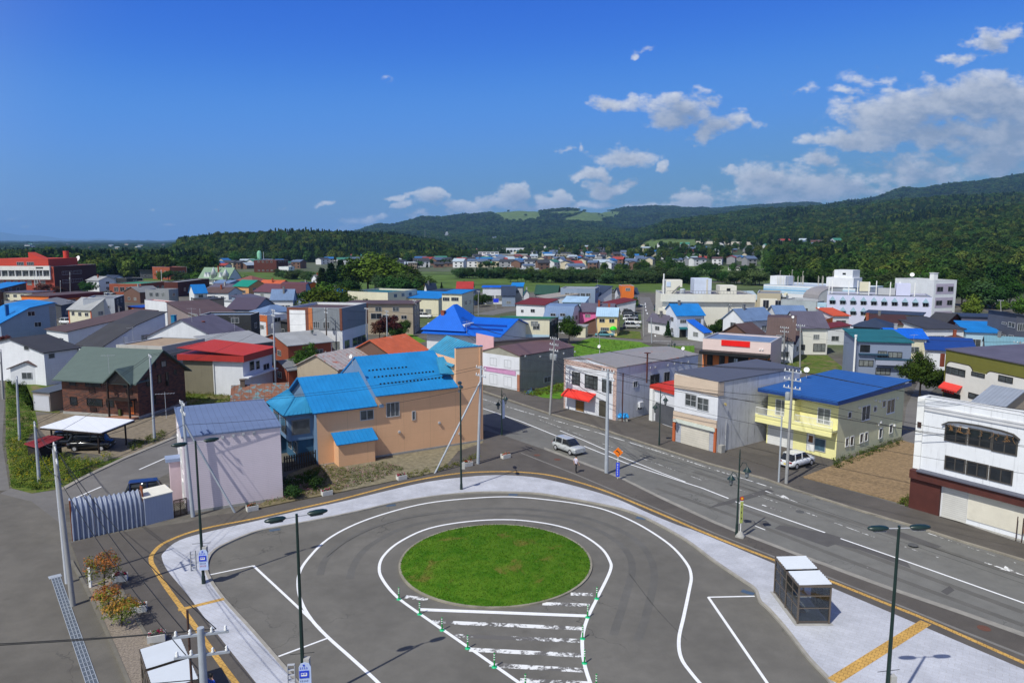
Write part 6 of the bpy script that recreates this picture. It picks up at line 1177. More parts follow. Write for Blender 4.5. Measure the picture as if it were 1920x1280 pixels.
UX=lambda b,x:b.uv('R',x,550)[0]
def rbox(b,x0,x1,z0,z1,y0,y1,m,nm):return b.boxl(UX(b,x0),y0,H+z0,UX(b,x1),y1,H+z1,m,nm)
rbox(b,1247,1271,0,1.7,2,7,CR,'stair_tower');rbox(b,1247,1281,1.7,3.4,2,6,CR,'stair_tower');rbox(b,1251,1259,1.8,3.0,1.9,2,mat(S(190,206,226)),'louvre')
rbox(b,1305,1338,0,3.7,3,9,mat(S(206,214,230,.92),rough=.7),'rooftop_box');rbox(b,1328,1331,0,3.6,2.96,3,mat(S(196,190,176)),'downpipe');rbox(b,1354,1386,0,2.0,3,8,CR,'rooftop_box');rbox(b,1367,1374,.7,1.4,2.95,3,GLASS,'window')
o=MB().lathe([(.65,0),(.65,1.2),(.55,1.35),(.1,1.4)],16).build('water_tank',GALV,b.root);o.location=(UX(b,1281),1.5,H);MB().obb((UX(b,1261),1.6,H+.1),(UX(b,1276),1.6,H+2.0),.15,.3).build('stair',ALU_D,b.root)
mb=MB();mb.tube((.3,1.5,0),(.3,1.5,H+5.0),.16,.16,8);mb.build('flue',WHITE,b.root)
mb=MB()
for i in range(26):mb.box(1+i*(b.w-3)/25-.03,.5,H,1+i*(b.w-3)/25+.03,.56,H+.9)
mb.box(1,.5,H+.85,b.w-2,.56,H+.92);mb.build('roof_rail',ALU_D,b.root)
b=Bld('hospital_wing','two-storey tan hospital wing with pale sloping roof in front of the main block','hospital',(1261,561),C=(1425,562),z=7.0,d=9)
b.shed('x',0,1.6,TANW,mat(S(170,186,192,.88),rough=.5,lines=[('x',1.2,.05,.2)]),oe=.3,oo=.3)
for r in((1270,564.5,1303,575),(1308.5,565,1342,593),(1347.5,565.5,1375,593),(1395,566,1415,594)):b.panel('R',[r],CR,'white_bay',.06)
b.win('R',[(1271,565,1275.5,571),(1280.5,566,1284.5,571.5),(1288,566,1292,571.5),(1297,566,1301.5,571.5),(1309,566,1314,572.5),(1319,567,1323,573),(1327,566,1331,572.5),(1336,566.5,1340.5,573),(1348,566.5,1352.5,573),(1357.5,567,1360,573),(1404,569,1408,573.5),(1326,581,1330,588),(1335,581,1339.5,588.5),(1348,582,1352,588.5)],n=1,gm=GLASS,off=.06)
b.boxl(*(lambda u0,u1:(u0,-2.5,0,u1,-.08,5.4))(b.uv('R',1362,570)[0],b.uv('R',1400,570)[0]),mat(S(136,164,164,.88),rough=.7),'entrance_block');
u0=b.uv('R',1366,570)[0];u1=b.uv('R',1398,570)[0]
b.boxl(u0+.3,-2.56,1.2,(u0+u1)/2-.4,-2.5,4.0,GLASS,'window');b.boxl((u0+u1)/2+.4,-2.56,1.2,u1-.3,-2.5,4.0,GLASS,'window')
b=Bld('hospital_block','tan and white hospital block at the right end of the long hospital wing','hospital',(1420,549),C=(1464,550),z=9.0,d=12);b.flat(TANW,mat(C_['r_grey']),para=.3);b.panel('R',[(.8,3.6,b.w-.8,7.6)],CR,'white_bay',.05,px=False);b.win('R',[(1.5,5,3,7.2),(4.5,5,6,7.2)],px=False,off=.05)
b=house('white blank block with slate roof between hospital block and houses',(1414,574),C=(1448,574),z=5.0,d=8,wc='white',rc='r_lgrey',roof=('flat',.2),name='building',cat='building')
LBL=mat(S(178,206,226,.9),rough=.8);LIL=mat(S(206,208,232,.92),rough=.8,var=.03,lines=[('z',3.0,.05,.08)])
b=Bld('school','white school with pale blue stripes and a rooftop full of poles','school',(1432,533),C=(1604,541),z=8.0,d=20)
b.flat(WMAT('white'),mat(S(180,190,204,.85),rough=.8),para=.3,cap=LBL);H=b.h
for z,m_ in((H-1.1,LBL),(H-2.6,LBL),(H-1.85,mat(S(120,170,205)))):b.panel('R',[(0,z,b.w,z+.55)],m_,'blue_stripe',.05,px=False)
b.win('R',[(4+i*6.5,2.2,8.5+i*6.5,4.2)for i in range(4)],n=3,px=False,gm=GLASS_MID)
rbox(b,1437,1466,0,2.9,2,7,WMAT('white'),'rooftop_box');rbox(b,1537,1588,0,3.0,4,10,WMAT('white'),'rooftop_box');rbox(b,1548,1583,3.0,5.4,5,10,WMAT('white'),'rooftop_box');rbox(b,1564,1570,3.9,4.5,4.95,5,GLASS,'window')
rs=random.Random(5)
for i in range(22):
 x=UX(b,1444+i*4.4)+rs.uniform(-.3,.3);y=rs.choice([1,6,12]);h_=rs.choice([3.0,3.3,4.6]);mb=MB();mb.tube((0,0,0),(0,0,h_),.08,.06,6)
 if h_>4:mb.tube((0,0,h_),(.3,0,h_+.08),.09,.09,6)
 o=mb.build('roof_pole',mat(S(190,186,172)),b.root);o.location=(x,y,H)
for i in range(6):mb=MB();mb.tube((0,-.5,0),(0,.5,0),.5,.5,10);o=mb.build('cooling_unit',WMAT('cream'),b.root);o.location=(UX(b,[1458,1466,1477,1522,1532,1564][i]),-1.2,5.2)
b=Bld('barrel_roof_hall','low hall with grey barrel roof beside the lilac school wing','hall',(1506,556),C=(1534,559),z=5.0,d=14)
b.prof('x',[(0,0)]+[(.5-.5*math.cos(a),3.2*math.sin(a))for a in np.linspace(.25,math.pi-.25,9)]+[(1,0)],WMAT('lgrey'),mat(S(150,146,146,.85),rough=.5),oe=.1,oo=.1)
house('flat white service block with many grey stains before the barrel roof',(1465,561),C=(1533,565),z=4.2,d=9,wc=mat(S(176,184,190,.85),rough=.8,var=.25,scale=.2),rc='r_lgrey',roof=('flat',.3),name='building',cat='building')
b=Bld('lilac_school_wing','pale lilac school wing with a row of windows under small triangular blue hoods','school',(1551,552),C=(1748,557),z=8.6,d=13)
b.flat(LIL,mat(S(136,138,146,.85),rough=.8),para=.3);H=b.h;HD=mat(S(130,160,176,.88),rough=.6)
n=10
for i in range(n):
 px0=1555.5+i*19.4;yy=562.5+i*.55
 for dy in(0,19.5):
  if dy and i>3:continue
  b.win('R',[(px0,yy+dy,px0+10.5,yy+8+dy)],n=2,gm=random.choice([GLASS,GLASS_MID]))
  u0,z0,u1,z1=b.rect('R',(px0-.8,yy+dy,px0+11.3,yy+dy+1));mb=MB();zt=z1+.02
  v=[b.fp('R',u0,zt,.02),b.fp('R',u1,zt,.02),b.fp('R',(u0+u1)/2,zt+1.1,.02),b.fp('R',u0,zt,.7),b.fp('R',u1,zt,.7),b.fp('R',(u0+u1)/2,zt+1.1,.12)]
  mb.add(v,[(0,2,1),(3,4,5),(0,1,4,3),(1,2,5,4),(2,0,3,5)]);mb.build('hood',HD,b.root)
for i in range(9):o=MB().box(-.11,-.11,0,.11,.11,3.5).build('net_post',WHITE,b.root);o.location=(UX(b,[1554,1560,1591,1609,1629,1645,1669,1690,1715][i]),.5 if i%2==0 else 6,H)
rbox(b,1612,1632,.9,3.2,3,6,WMAT('cream'),'rooftop_box');rbox(b,1613,1631,0,.9,3.2,5.8,WMAT('lgrey'),'rooftop_box');rbox(b,1682,1709,0,3.0,3,7,LIL,'rooftop_box');rbox(b,1648,1681,0,1.6,4,8,WMAT('lgrey'),'rooftop_box')
b.boxl(-2.2,-.3,0,-.05,3,6.2,WMAT('ltblue'),'stair_tower');b.boxl(-2.1,-.36,1,-.6,-.3,5.4,mat(S(120,160,190)),'window')
b=Bld('lilac_apartment_block','white three-storey block with pale mauve wall panels and dark windows','apartment block',(1746,607),C=(1788,605.5),A=(1722,596),z=0,h=11.8)
b.flat(WMAT('white'),mat(C_['r_grey']),para=.5,cap=WHITE);H=b.h;MV=mat(S(178,168,188,.9),rough=.85)
for i in range(3):
 z0=.5+i*3.75;b.panel('R',[(.7,z0+.1,b.w-.9,z0+2.9)],MV,'mauve_panel',.04,px=False);b.win('R',[(1.0,z0+.8,b.w*.40,z0+2.1),(b.w*.62,z0+.8,b.w-1.1,z0+2.1)],n=2,px=False,gm=GLASS,fm=ALU_D,off=.04)
b.chimney(b.w*.6,b.d*.35,H-.5,H+1.8,WHITE,.7);dish(b.o+b.ex*.5+b.ey*b.d*.6+Vector((0,0,H)),(-.5,-1,.4),.6,'white dish on the roof of the white and mauve block',1.2)
# ---------------------------------------------------------------- vegetation
def leaf_mat(col,var=.35,trans=.25,oview=.30):
 m=bpy.data.materials.new('leaves');m.use_nodes=True;T=NT(m.node_tree);T.n.remove(T.n['Principled BSDF'])
 vc=T.new('ShaderNodeVertexColor',layer_name='tint').outputs['Color'];oi=T.new('ShaderNodeObjectInfo').outputs['Random']
 c=T.mix(1,col,vc,'MULTIPLY')
 c=T.mix(1,c,T.ramp(oi,0,1,1-oview,1+oview),'MULTIPLY')
 h=T.new('ShaderNodeHueSaturation');T.l.new(c,h.inputs['Color']);T.put(h.inputs['Hue'],T.ramp(T.math('FRACT',T.math('MULTIPLY',oi,7.3)),0,1,.472,.518))
 d=T.new('ShaderNodeBsdfDiffuse');t=T.new('ShaderNodeBsdfTranslucent');x=T.new('ShaderNodeMixShader');x.inputs[0].default_value=trans
 T.l.new(h.outputs[0],d.inputs[0]);T.l.new(h.outputs[0],t.inputs[0]);T.l.new(d.outputs[0],x.inputs[1]);T.l.new(t.outputs[0],x.inputs[2]);T.l.new(x.outputs[0],T.n['Material Output'].inputs[0])
 return m
def leaves_mesh(name,centers,radii,per,size,m,seed=0,up=.5,tint=.3,outward=.6,core=None,rnd=.55):
 """leaf quads scattered round clump centres; each clump has its own tint"""
 rs=np.random.RandomState(seed);n=len(centers);N=n*per
 c=np.repeat(centers,per,0);r=np.repeat(radii,per,0)
 d=rs.normal(size=(N,3));d/=np.linalg.norm(d,axis=1)[:,None]
 p=c+d*r*(rs.rand(N,1)**.4)
 mid=centers.mean(0)if core is None else np.array(core);o=p-mid;o/=np.linalg.norm(o,axis=1)[:,None]+1e-6
 nn=d*outward+o*.5+rs.normal(size=(N,3))*rnd+np.array([0,0,up]);nn/=np.linalg.norm(nn,axis=1)[:,None]
 a=np.cross(nn,rs.normal(size=(N,3)));a/=np.linalg.norm(a,axis=1)[:,None];b=np.cross(nn,a)
 s=size*rs.uniform(.6,1.3,(N,1));a=a*s;b=b*s*.72
 V=np.stack([p-a,p-b*.9,p+a,p+b*.9],1).reshape(-1,3)
 me=bpy.data.meshes.new(name);me.vertices.add(4*N);me.vertices.foreach_set('co',V.astype(np.float32).ravel());me.loops.add(4*N);me.loops.foreach_set('vertex_index',np.arange(4*N,dtype=np.int32));me.polygons.add(N);me.polygons.foreach_set('loop_start',np.arange(0,4*N,4,dtype=np.int32));me.update(calc_edges=True)
 tc=np.repeat(1+tint*(rs.rand(n,1)*2-1),per,0)*(1+.18*(rs.rand(N,1)*2-1));warm=1+.10*(np.repeat(rs.rand(n,1),per,0)-.5)
 rgb=np.concatenate([tc*warm,tc,tc/warm],1);rgba=np.repeat(np.concatenate([rgb,np.ones((N,1))],1)[:,None],4,1).reshape(-1,4)
 ca=me.color_attributes.new('tint','FLOAT_COLOR','POINT');ca.data.foreach_set('color',rgba.astype(np.float32).ravel());me.materials.append(m);return me
def broad_points(h,w,n,seed,base=.28,squash=1.0,lobes=5):
 """clump centres for a broad crown made of several lobes"""
 rs=np.random.RandomState(seed);L=[]
 for i in range(lobes):
  a=rs.uniform(0,6.283);rr=w*.5*rs.uniform(.25,.55);L.append((rr*math.cos(a),rr*math.sin(a),h*rs.uniform(base+.2,.80),w*rs.uniform(.24,.36),h*rs.uniform(.15,.24)))
 L.append((0,0,h*.72,w*.30,h*.26));P=[]
 for k in range(n):
  x,y,z,r,rz=L[rs.randint(len(L))];d=rs.normal(size=3);d/=np.linalg.norm(d);q=rs.uniform(.55,1.0)
  P.append((x+d[0]*r*q,y+d[1]*r*q,max(h*base*.9,z+d[2]*rz*q)))
 return np.array(P)
def conifer_points(h,w,n,seed):
 rs=np.random.RandomState(seed);t=rs.rand(n)**1.35;a=rs.uniform(0,6.283,n);tier=np.floor(t*9)/9;r=w*.5*(1-t)*(.55+.45*(1-(t-tier)*9))*rs.uniform(.6,1,n)
 return np.stack([r*np.cos(a),r*np.sin(a),h*(.10+.9*t)],1)
BARK=mat((.09,.07,.055,1),rough=.95,var=.3,scale=3);BARKW=mat((.35,.34,.31,1),rough=.9,var=.4,scale=4)
def trunk_mb(h,r,seed,n=6,spread=.3):
 rng=random.Random(seed);mb=MB();mb.tube((0,0,-.2),(0,0,h*.35),r,r*.75,7)
 for i in range(n):
  a=i*6.283/n+rng.uniform(-.4,.4);z0=h*rng.uniform(.28,.42);e=(h*spread*math.cos(a)*rng.uniform(.6,1),h*spread*math.sin(a)*rng.uniform(.6,1),h*rng.uniform(.6,.85));mb.tube((0,0,z0),e,r*.5,r*.12,5)
 mb.tube((0,0,h*.35),(rng.uniform(-.2,.2),rng.uniform(-.2,.2),h*.9),r*.7,r*.15,6);return mb
LG=[leaf_mat((.050,.105,.020,1)),leaf_mat((.036,.078,.020,1)),leaf_mat((.085,.150,.022,1)),leaf_mat((.024,.052,.020,1)),leaf_mat((.055,.095,.035,1)),leaf_mat((.11,.045,.035,1)),leaf_mat((.040,.074,.022,1))]
TM={}
def tree_kind(kind):
 if kind in TM:return TM[kind]
 one=lambda n,v:np.full((n,1),v)
 if kind=='near':p=broad_points(9,8,260,1,.22);cm=leaves_mesh('crown',p,one(260,.75),46,.17,LG[0],1);tm=trunk_mb(9,.2,1)
 elif kind=='round':p=broad_points(9,8.5,150,2,.18);cm=leaves_mesh('crown',p,one(150,.95),26,.30,LG[1],2);tm=trunk_mb(9,.22,2)
 elif kind=='tall':p=broad_points(13,9,170,3,.2,lobes=7);cm=leaves_mesh('crown',p,one(170,1.1),26,.34,LG[0],3);tm=trunk_mb(13,.28,3)
 elif kind=='willow':p=broad_points(8,11,150,4,.04,lobes=7);cm=leaves_mesh('crown',p,one(150,1.1),22,.36,LG[4],4);tm=trunk_mb(8,.25,4)
 elif kind=='bright':p=broad_points(9,7,150,5,.15);cm=leaves_mesh('crown',p,one(150,.9),26,.28,LG[2],5);tm=trunk_mb(9,.2,5)
 elif kind=='maroon':p=broad_points(6,5,110,6,.15);cm=leaves_mesh('crown',p,one(110,.6),26,.2,LG[5],6);tm=trunk_mb(6,.14,6)
 elif kind=='conifer':p=conifer_points(12,5.4,230,7);cm=leaves_mesh('crown',p,one(230,.55),22,.24,LG[3],7,up=.2);tm=MB().tube((0,0,-.2),(0,0,11.5),.2,.03,6)
 elif kind=='pine':p=broad_points(13,9,120,8,.30,lobes=8);p[:,2]=np.round(p[:,2]/1.5)*1.5+np.random.RandomState(8).uniform(-.2,.2,120);cm=leaves_mesh('crown',p,np.tile(np.array([[1.2,1.2,.35]]),(120,1)),28,.28,LG[3],8);tm=trunk_mb(13,.25,8,8)
 elif kind=='bush':p=broad_points(2.2,3,60,9,0.02);cm=leaves_mesh('crown',p,one(60,.4),24,.14,LG[6],9);tm=trunk_mb(2,.06,9,5)
 elif kind=='birch':p=broad_points(12,6,110,10,.3);cm=leaves_mesh('crown',p,one(110,.8),18,.24,LG[4],10);tm=trunk_mb(12,.2,10,9,.2)
 TM[kind]=(cm,tm.mesh('trunk',BARKW if kind=='birch' else BARK));return TM[kind]
REF_H=dict(near=9,round=9,tall=13,willow=8,bright=9,maroon=6,conifer=12,pine=13,bush=2.2,birch=12)
def tree(kind,loc,h,label,group=None,wide=1.0,name=None,cat='tree'):
 cm,tm=tree_kind(kind);s=h/REF_H[kind]
 root=empty(name or{'conifer':'conifer_tree','pine':'pine_tree','bush':'bush','birch':'birch_tree'}.get(kind,'leafy_tree'),loc,random.uniform(0,6.28));root.scale=(s*wide,s*wide,s);tag(root,label,cat,group)
 for nm,me in(('crown',cm),('trunk',tm)):
  o=bpy.data.objects.new(nm,me);COL.objects.link(o);o.parent=root
 return root
def ground_at(px,py):
 """where the photo's pixel meets the terrain"""
 if py>545:return at(px,py)
 Y=np.geomspace(120,9000,900);d=ray(px,py);X=d.x/d.y*Y;Z=CAM_H+d.z/d.y*Y;t=terrain(X,Y);k=np.argmax(Z<t)
 if not(Z<t).any():k=len(Y)-1
 return Vector((X[k],Y[k],t[k]))
def T_(kind,base,top,label,**k):
 g=at(*base)if base[1]>545 else ground_at(*base);return tree(kind,g,max(1.2,height_at(g,top)-g.z),label,**k)
T_('near',(578,716),642,'leafy street tree with dense bright foliage just behind the blue roofs',wide=1.05)
T_('near',(1724,745),656,'single green tree between the grey-blue house and the olive restaurant',wide=.95)
T_('bush',(487,905),889,'bushy green plant in the shade beside the pink workshop',name='bush',cat='bush');T_('bush',(592,916),905,'small yellow-green round bush by the flower ground',cat='bush',wide=1.2);T_('bush',(553,936),927,'tiny green bush on the bare earth at the pavement edge',cat='bush')
T_('near',(1067,644),590,'green tree beside the cream block with green roof edge');T_('conifer',(1252,632),602,'small dark conifer clipped beside the white blue-roofed corner house',wide=1.3);T_('tall',(1190,583),556,'dark leafy tree beside the parked cars and the straight road',wide=.9)
T_('round',(1362,632),594,'broad green tree behind the red sign shop',wide=1.5);T_('round',(1338,632),604,'lower green tree left of the broad tree behind the red sign shop',wide=1.4)
T_('maroon',(735,640),590,'dark maroon leaved tree in front of the beige hall',wide=1.1);T_('maroon',(712,636),600,'second maroon leaved tree left of the park trees',wide=1.2);T_('round',(742,640),602,'rounded green tree in the small park before the beige hall',wide=1.1);T_('round',(758,632),596,'green park tree right of the rounded one before the beige hall');T_('bush',(722,642),630,'clipped green bush in the small park',cat='bush')
T_('maroon',(12,660),628,'dark purple-leaved tree at the left edge behind the white house',wide=1.3)
T_('round',(640,590),556,'green tree just above the corner sign building',wide=1.3);T_('round',(672,592),560,'second green tree above the corner sign building, on its right',wide=1.4);T_('bush',(1340,582),568,'clump of clipped dark bushes before the hospital wing',cat='bush',wide=2)
for i,(kd,x,yb,yt,w)in enumerate([('bright',705,552,473,1.35),('bright',738,552,484,1.3),('round',765,556,505,1.5),('tall',672,550,480,1.3),('conifer',622,552,494,1.7),('conifer',605,560,503,1.6),('round',650,562,520,1.4),('birch',705,556,510,1.0),('round',745,560,512,1.4),('conifer',640,545,488,1.7),('round',620,572,535,1.3),('round',780,556,525,1.2),('bright',690,545,475,1.1)]):
 T_(kd,(x,yb),yt,['tallest tree of the big dark clump in the middle','tall broad tree at the right of the clump centre','rounded dark tree at the right side of the clump','tall bright green tree left of the clump centre','broad dark conifer at the left edge of the clump','lower dark conifer on the far left of the clump','rounded tree filling the lower left of the clump','white-trunked birch in front of the clump','rounded tree in front at the right of the birch','dark conifer behind the left edge of the clump','lowest rounded tree at the left foot of the clump','small rounded tree at the right end of the clump, by the yellow house','sunlit yellow-green tree on top of the clump'][i],group='big tree clump in the middle',wide=w*1.18)
for i,(x,yb,yt)in enumerate([(600,600,536),(630,598,545),(662,592,540),(588,590,540),(612,584,528),(795,560,530),(770,548,496),(720,548,476),(640,590,535),(675,596,556)]):T_(['bright','round','tall','round'][i%4],(x,yb),yt,'dense green tree round the skirts of the big clump',group='trees round the big clump',wide=1.5)
T_('bright',(1822,607),551,'bright yellow-green tree right of the three-storey white block',wide=1.0);T_('bright',(1915,600),552,'bright yellow-green tree at the right edge',wide=1.1);T_('bright',(1880,585),562,'low yellow-green tree between the two bright ones at right',wide=1.3)
T_('round',(165,552),524,'yellow-green tree beside the red town hall',wide=1.3);T_('maroon',(80,556),530,'reddish small tree in front of the red town hall',wide=1.6);T_('maroon',(110,553),536,'bronze leaved tree under the dark side of the town hall',wide=1.8);T_('bright',(192,545),527,'small bright tree by the parked cars right of the town hall',wide=1.2)
T_('conifer',(308,520),502,'dark round conifer beside the navy flat roof',wide=1.8);T_('conifer',(556,503),477,'big dark conifer across the meadow',wide=1.7);T_('conifer',(870,545),527,'dark conifer in front of the levee',wide=1.2);T_('conifer',(828,541),529,'dark spruce behind the navy roof',wide=1.3)
for i,(x,yb,yt)in enumerate([(930,566,538),(950,562,536),(912,570,548),(898,575,548),(885,572,552)]):T_('conifer' if i<2 else 'round',(x,yb),yt,'dark garden tree beside the sloping street with the blue sign',group='garden trees by the blue sign',wide=1.2)
rs=random.Random(21)
def row(n,x0,x1,y0,y1,hmin,hmax,kinds,label,group,jitter=3):
 for i in range(n):
  x=x0+(x1-x0)*(i+rs.uniform(.1,.9))/n;y=y0+(y1-y0)*(x-x0)/(x1-x0)+rs.uniform(-jitter,jitter);g=ground_at(x,y);tree(rs.choice(kinds),g,rs.uniform(hmin,hmax),label,group,wide=rs.uniform(.95,1.35))
row(34,955,1235,528,532,5,7,['willow','willow','round'],'rounded willow in the band along the near river bank','willows along the near river bank',2)
row(26,950,1230,521,524,5.5,7.5,['willow','round','bright'],'mid-green tree in the second row along the river','second row of river trees',2)
row(14,1120,1420,514,518,8,11.5,['tall','round','tall'],'tall dark tree behind the river between far town and hospital','tall trees behind the river',3)
row(12,1215,1300,526,532,6,9,['round','willow'],'dense tree just behind the hospital roof','trees behind the hospital roof',2)
row(10,1330,1430,528,536,6,9,['willow','round'],'shrubby tree between hospital and school','shrubby trees between hospital and school',2)
row(16,860,960,521,524,5,7.5,['willow','round','conifer'],'bushy tree on the meadow below the far levee','bushy trees below the far levee',2)
row(12,520,600,520,527,4,6,['willow'],'low willow on the meadow beside the tall leaning pole','low willows on the meadow',2)
row(36,0,320,506,500,10,15,['round','tall','willow'],'dark rounded tree in the wood behind the town hall','trees in the wood behind the town hall',3)
row(34,150,520,496,494,9,14,['round','tall','willow'],'tree in the wood belt below the salmon-coloured flats','trees below the salmon-coloured flats',3)
row(12,0,160,492,490,14,19,['tall','round'],'tall tree rising above the red town hall roof','tall trees above the town hall',2)
row(20,1590,1900,566,580,8,12,['round','tall','willow'],'dark tree at the foot of the wooded hill behind the lilac school','trees at the hill foot behind the lilac school',4)
row(20,1480,1760,548,556,10,13,['round','tall'],'rounded tree close behind the school rooftops','trees close behind the school rooftops',3)
row(16,760,940,500,503,5,8,['round','conifer'],'small tree among the far houses across the river','trees among the far houses across the river',3)
row(22,960,1120,470,500,5,7,['round','conifer','willow'],'tree among the far houses on the gentle slope','trees among the houses on the gentle slope',6)
row(20,230,470,515,545,4,7,['round','bright','willow'],'small garden tree between the roofs left of the centre','small garden trees left of the centre',4)
row(8,1280,1480,590,625,3,5,['round','bright'],'small garden tree among the houses before the hospital','small garden trees before the hospital',5)
# ---- the woods: uncountable, one object
def build_forest():
 rs=np.random.RandomState(12);one=lambda n,v:np.full((n,1),v);temps=[]
 F1,F2,F4,F3=leaf_mat((.036,.072,.018,1),oview=.40),leaf_mat((.050,.094,.021,1),oview=.40),leaf_mat((.085,.125,.026,1),oview=.35),leaf_mat((.017,.036,.017,1),oview=.25)
 for k,(m,seed)in enumerate(((F1,31),(F2,32),(F4,33))):p=broad_points(10,9,70,seed,.1,lobes=6);temps.append(leaves_mesh('crown',p,one(70,1.2),16,.55,m,seed,tint=.24,outward=1.0,rnd=.35))
 p=conifer_points(13,5.5,80,34);temps.append(leaves_mesh('crown',p,one(80,.7),10,.5,F3,34,up=.2))
 for k,(m,seed)in enumerate(((F1,35),(F2,36))):p=broad_points(10,10,26,seed,.1,lobes=5);temps.append(leaves_mesh('crown',p,one(26,1.9),10,1.2,m,seed,tint=.2,outward=1.1,rnd=.3))
 p=conifer_points(13,6.5,30,37);temps.append(leaves_mesh('crown',p,one(30,1.1),8,1.0,F3,37,up=.2))
 obs=[]
 for me in temps:obs.append(bpy.data.objects.new('forest_crown',me))
 pts,sc,ty=[],[],[]
 bands=[(330,900,8.2,1.15),(900,1800,9.0,1.05),(1800,3000,12,1.35),(3000,6600,18,1.95)]
 for bi,(y0,y1,sp,s)in enumerate(bands):
  Y=np.arange(y0,y1,sp);xm=.82*y1;X=np.arange(-xm,xm,sp);XX,YY=np.meshgrid(X,Y);XX=XX+rs.uniform(-.48,.48,XX.shape)*sp;YY=YY+rs.uniform(-.48,.48,YY.shape)*sp
  XX,YY=XX.ravel(),YY.ravel();px=960+1392*XX/YY;k=(px>-160)&(px<2080);XX,YY=XX[k],YY[k];ZZ=terrain(XX,YY);c=cover(XX,YY,ZZ)
  r=rs.rand(len(XX));keep=(c==2)|((c==4)&(r<.16))|((c==6)&(r<.11))|((c==3)&(r<.004))
  patch=np.sin(XX*.013+1.1*np.sin(YY*.009))*np.sin(YY*.011+.7);XX,YY,ZZ,r,patch=XX[keep],YY[keep],ZZ[keep],rs.rand(keep.sum()),patch[keep]
  con=(c[keep]!=4)&(r<np.where(patch>.45,.40,np.where(patch>.2,.08,.015)))
  t=np.where(con,3,rs.choice([0,0,0,1,1,2],len(XX)))if bi<2 else np.where(con,6,4+rs.randint(0,2,len(XX)))
  pts.append(np.stack([XX,YY,ZZ],1));sc.append(s*rs.uniform(.7,1.25,len(XX))*np.where(con,.95,1));ty.append(t)
 P,Sx,Ty=np.concatenate(pts),np.concatenate(sc),np.concatenate(ty)
 el=(P[:,2]+12*Sx-CAM_H)/P[:,1];gel=(P[:,2]-CAM_H)/P[:,1];b=((960+1392*P[:,0]/P[:,1]+200)/12).astype(int);order=np.argsort(P[:,1]);run=np.full(b.max()+2,-9.0);keep=np.zeros(len(P),bool)
 for i in order:
  keep[i]=el[i]>run[b[i]]-.006
  if gel[i]>run[b[i]]:run[b[i]]=gel[i]
 P,Sx,Ty=P[keep],Sx[keep],Ty[keep];print('forest instances',len(P),np.bincount(Ty))
 me=bpy.data.meshes.new('forest');me.vertices.add(len(P));me.vertices.foreach_set('co',P.astype(np.float32).ravel())
 for nm,v,dt in(('size',Sx,'FLOAT'),('tall',Sx*np.where((P[:,1]>1050)&(P[:,0]<-.45*P[:,1]),.45,1)*np.where(P[:,1]>3000,.55,np.where(P[:,1]>1800,.75,1)),'FLOAT'),('turn',rs.uniform(0,6.283,len(P)),'FLOAT'),('sort',Ty,'INT')):
  a=me.attributes.new(nm,dt,'POINT');a.data.foreach_set('value',v.astype(np.float32 if dt=='FLOAT' else np.int32))
 o=bpy.data.objects.new('forest',me);COL.objects.link(o);tag(o,'dense mixed woods covering the hills behind the town','forest',kind='stuff')
 g=bpy.data.node_groups.new('forest_scatter','GeometryNodeTree');g.interface.new_socket('Geometry',in_out='INPUT',socket_type='NodeSocketGeometry');g.interface.new_socket('Geometry',in_out='OUTPUT',socket_type='NodeSocketGeometry')
 N,Lk=g.nodes,g.links;gi,go=N.new('NodeGroupInput'),N.new('NodeGroupOutput');jn=N.new('GeometryNodeJoinGeometry');m2p=N.new('GeometryNodeMeshToPoints');Lk.new(gi.outputs[0],m2p.inputs[0])
 def attr(nm,dt):
  a=N.new('GeometryNodeInputNamedAttribute');a.data_type=dt;a.inputs[0].default_value=nm;return a.outputs[0]
 sz,tn,so=attr('size','FLOAT'),attr('turn','FLOAT'),attr('sort','INT');tl=attr('tall','FLOAT');cs=N.new('ShaderNodeCombineXYZ');Lk.new(sz,cs.inputs[0]);Lk.new(sz,cs.inputs[1]);Lk.new(tl,cs.inputs[2]);cx=N.new('ShaderNodeCombineXYZ');Lk.new(tn,cx.inputs[2])
 for k,ob in enumerate(obs):
  ip=N.new('GeometryNodeInstanceOnPoints');oi=N.new('GeometryNodeObjectInfo');oi.inputs[0].default_value=ob;cmp=N.new('FunctionNodeCompare');cmp.data_type='INT';cmp.operation='EQUAL'
  Lk.new(so,cmp.inputs[2]);cmp.inputs[3].default_value=k;Lk.new(m2p.outputs[0],ip.inputs['Points']);Lk.new(cmp.outputs[0],ip.inputs['Selection']);Lk.new(oi.outputs['Geometry'],ip.inputs['Instance']);Lk.new(cx.outputs[0],ip.inputs['Rotation']);Lk.new(cs.outputs[0],ip.inputs['Scale']);Lk.new(ip.outputs[0],jn.inputs[0])
 Lk.new(jn.outputs[0],go.inputs[0]);md=o.modifiers.new('scatter','NODES');md.node_group=g
build_forest()
# ---------------------------------------------------------------- street furniture
GRN=mat((.012,.030,.026,1),rough=.35,var=.1,spec=.5);STEEL=GALV
def top_at(px,py,h):p=at(px,py,h);return Vector((p.x,p.y,0))
def pod(mb,a,d,L=.95,r=.17):
 """street light head along d from a"""
 d=d.normalized();s=Vector((-d.y,d.x,0));up=Vector((0,0,1));V=[];n=10;ks=[(0,.35),(.12,.8),(.4,1.0),(.75,.9),(.95,.5),(1.0,.1)]
 for t,k in ks:
  for i in range(n):an=6.283*i/n;V.append(a+d*(L*t)+s*(math.cos(an)*r*k*1.15)+up*(math.sin(an)*r*k*.75+.03))
 mb.add(V,[(j*n+i,j*n+(i+1)%n,(j+1)*n+(i+1)%n,(j+1)*n+i)for j in range(len(ks)-1)for i in range(n)],0,True);mb.add(V[:n],[tuple(range(n-1,-1,-1))]);mb.add(V[-n:],[tuple(range(n))])
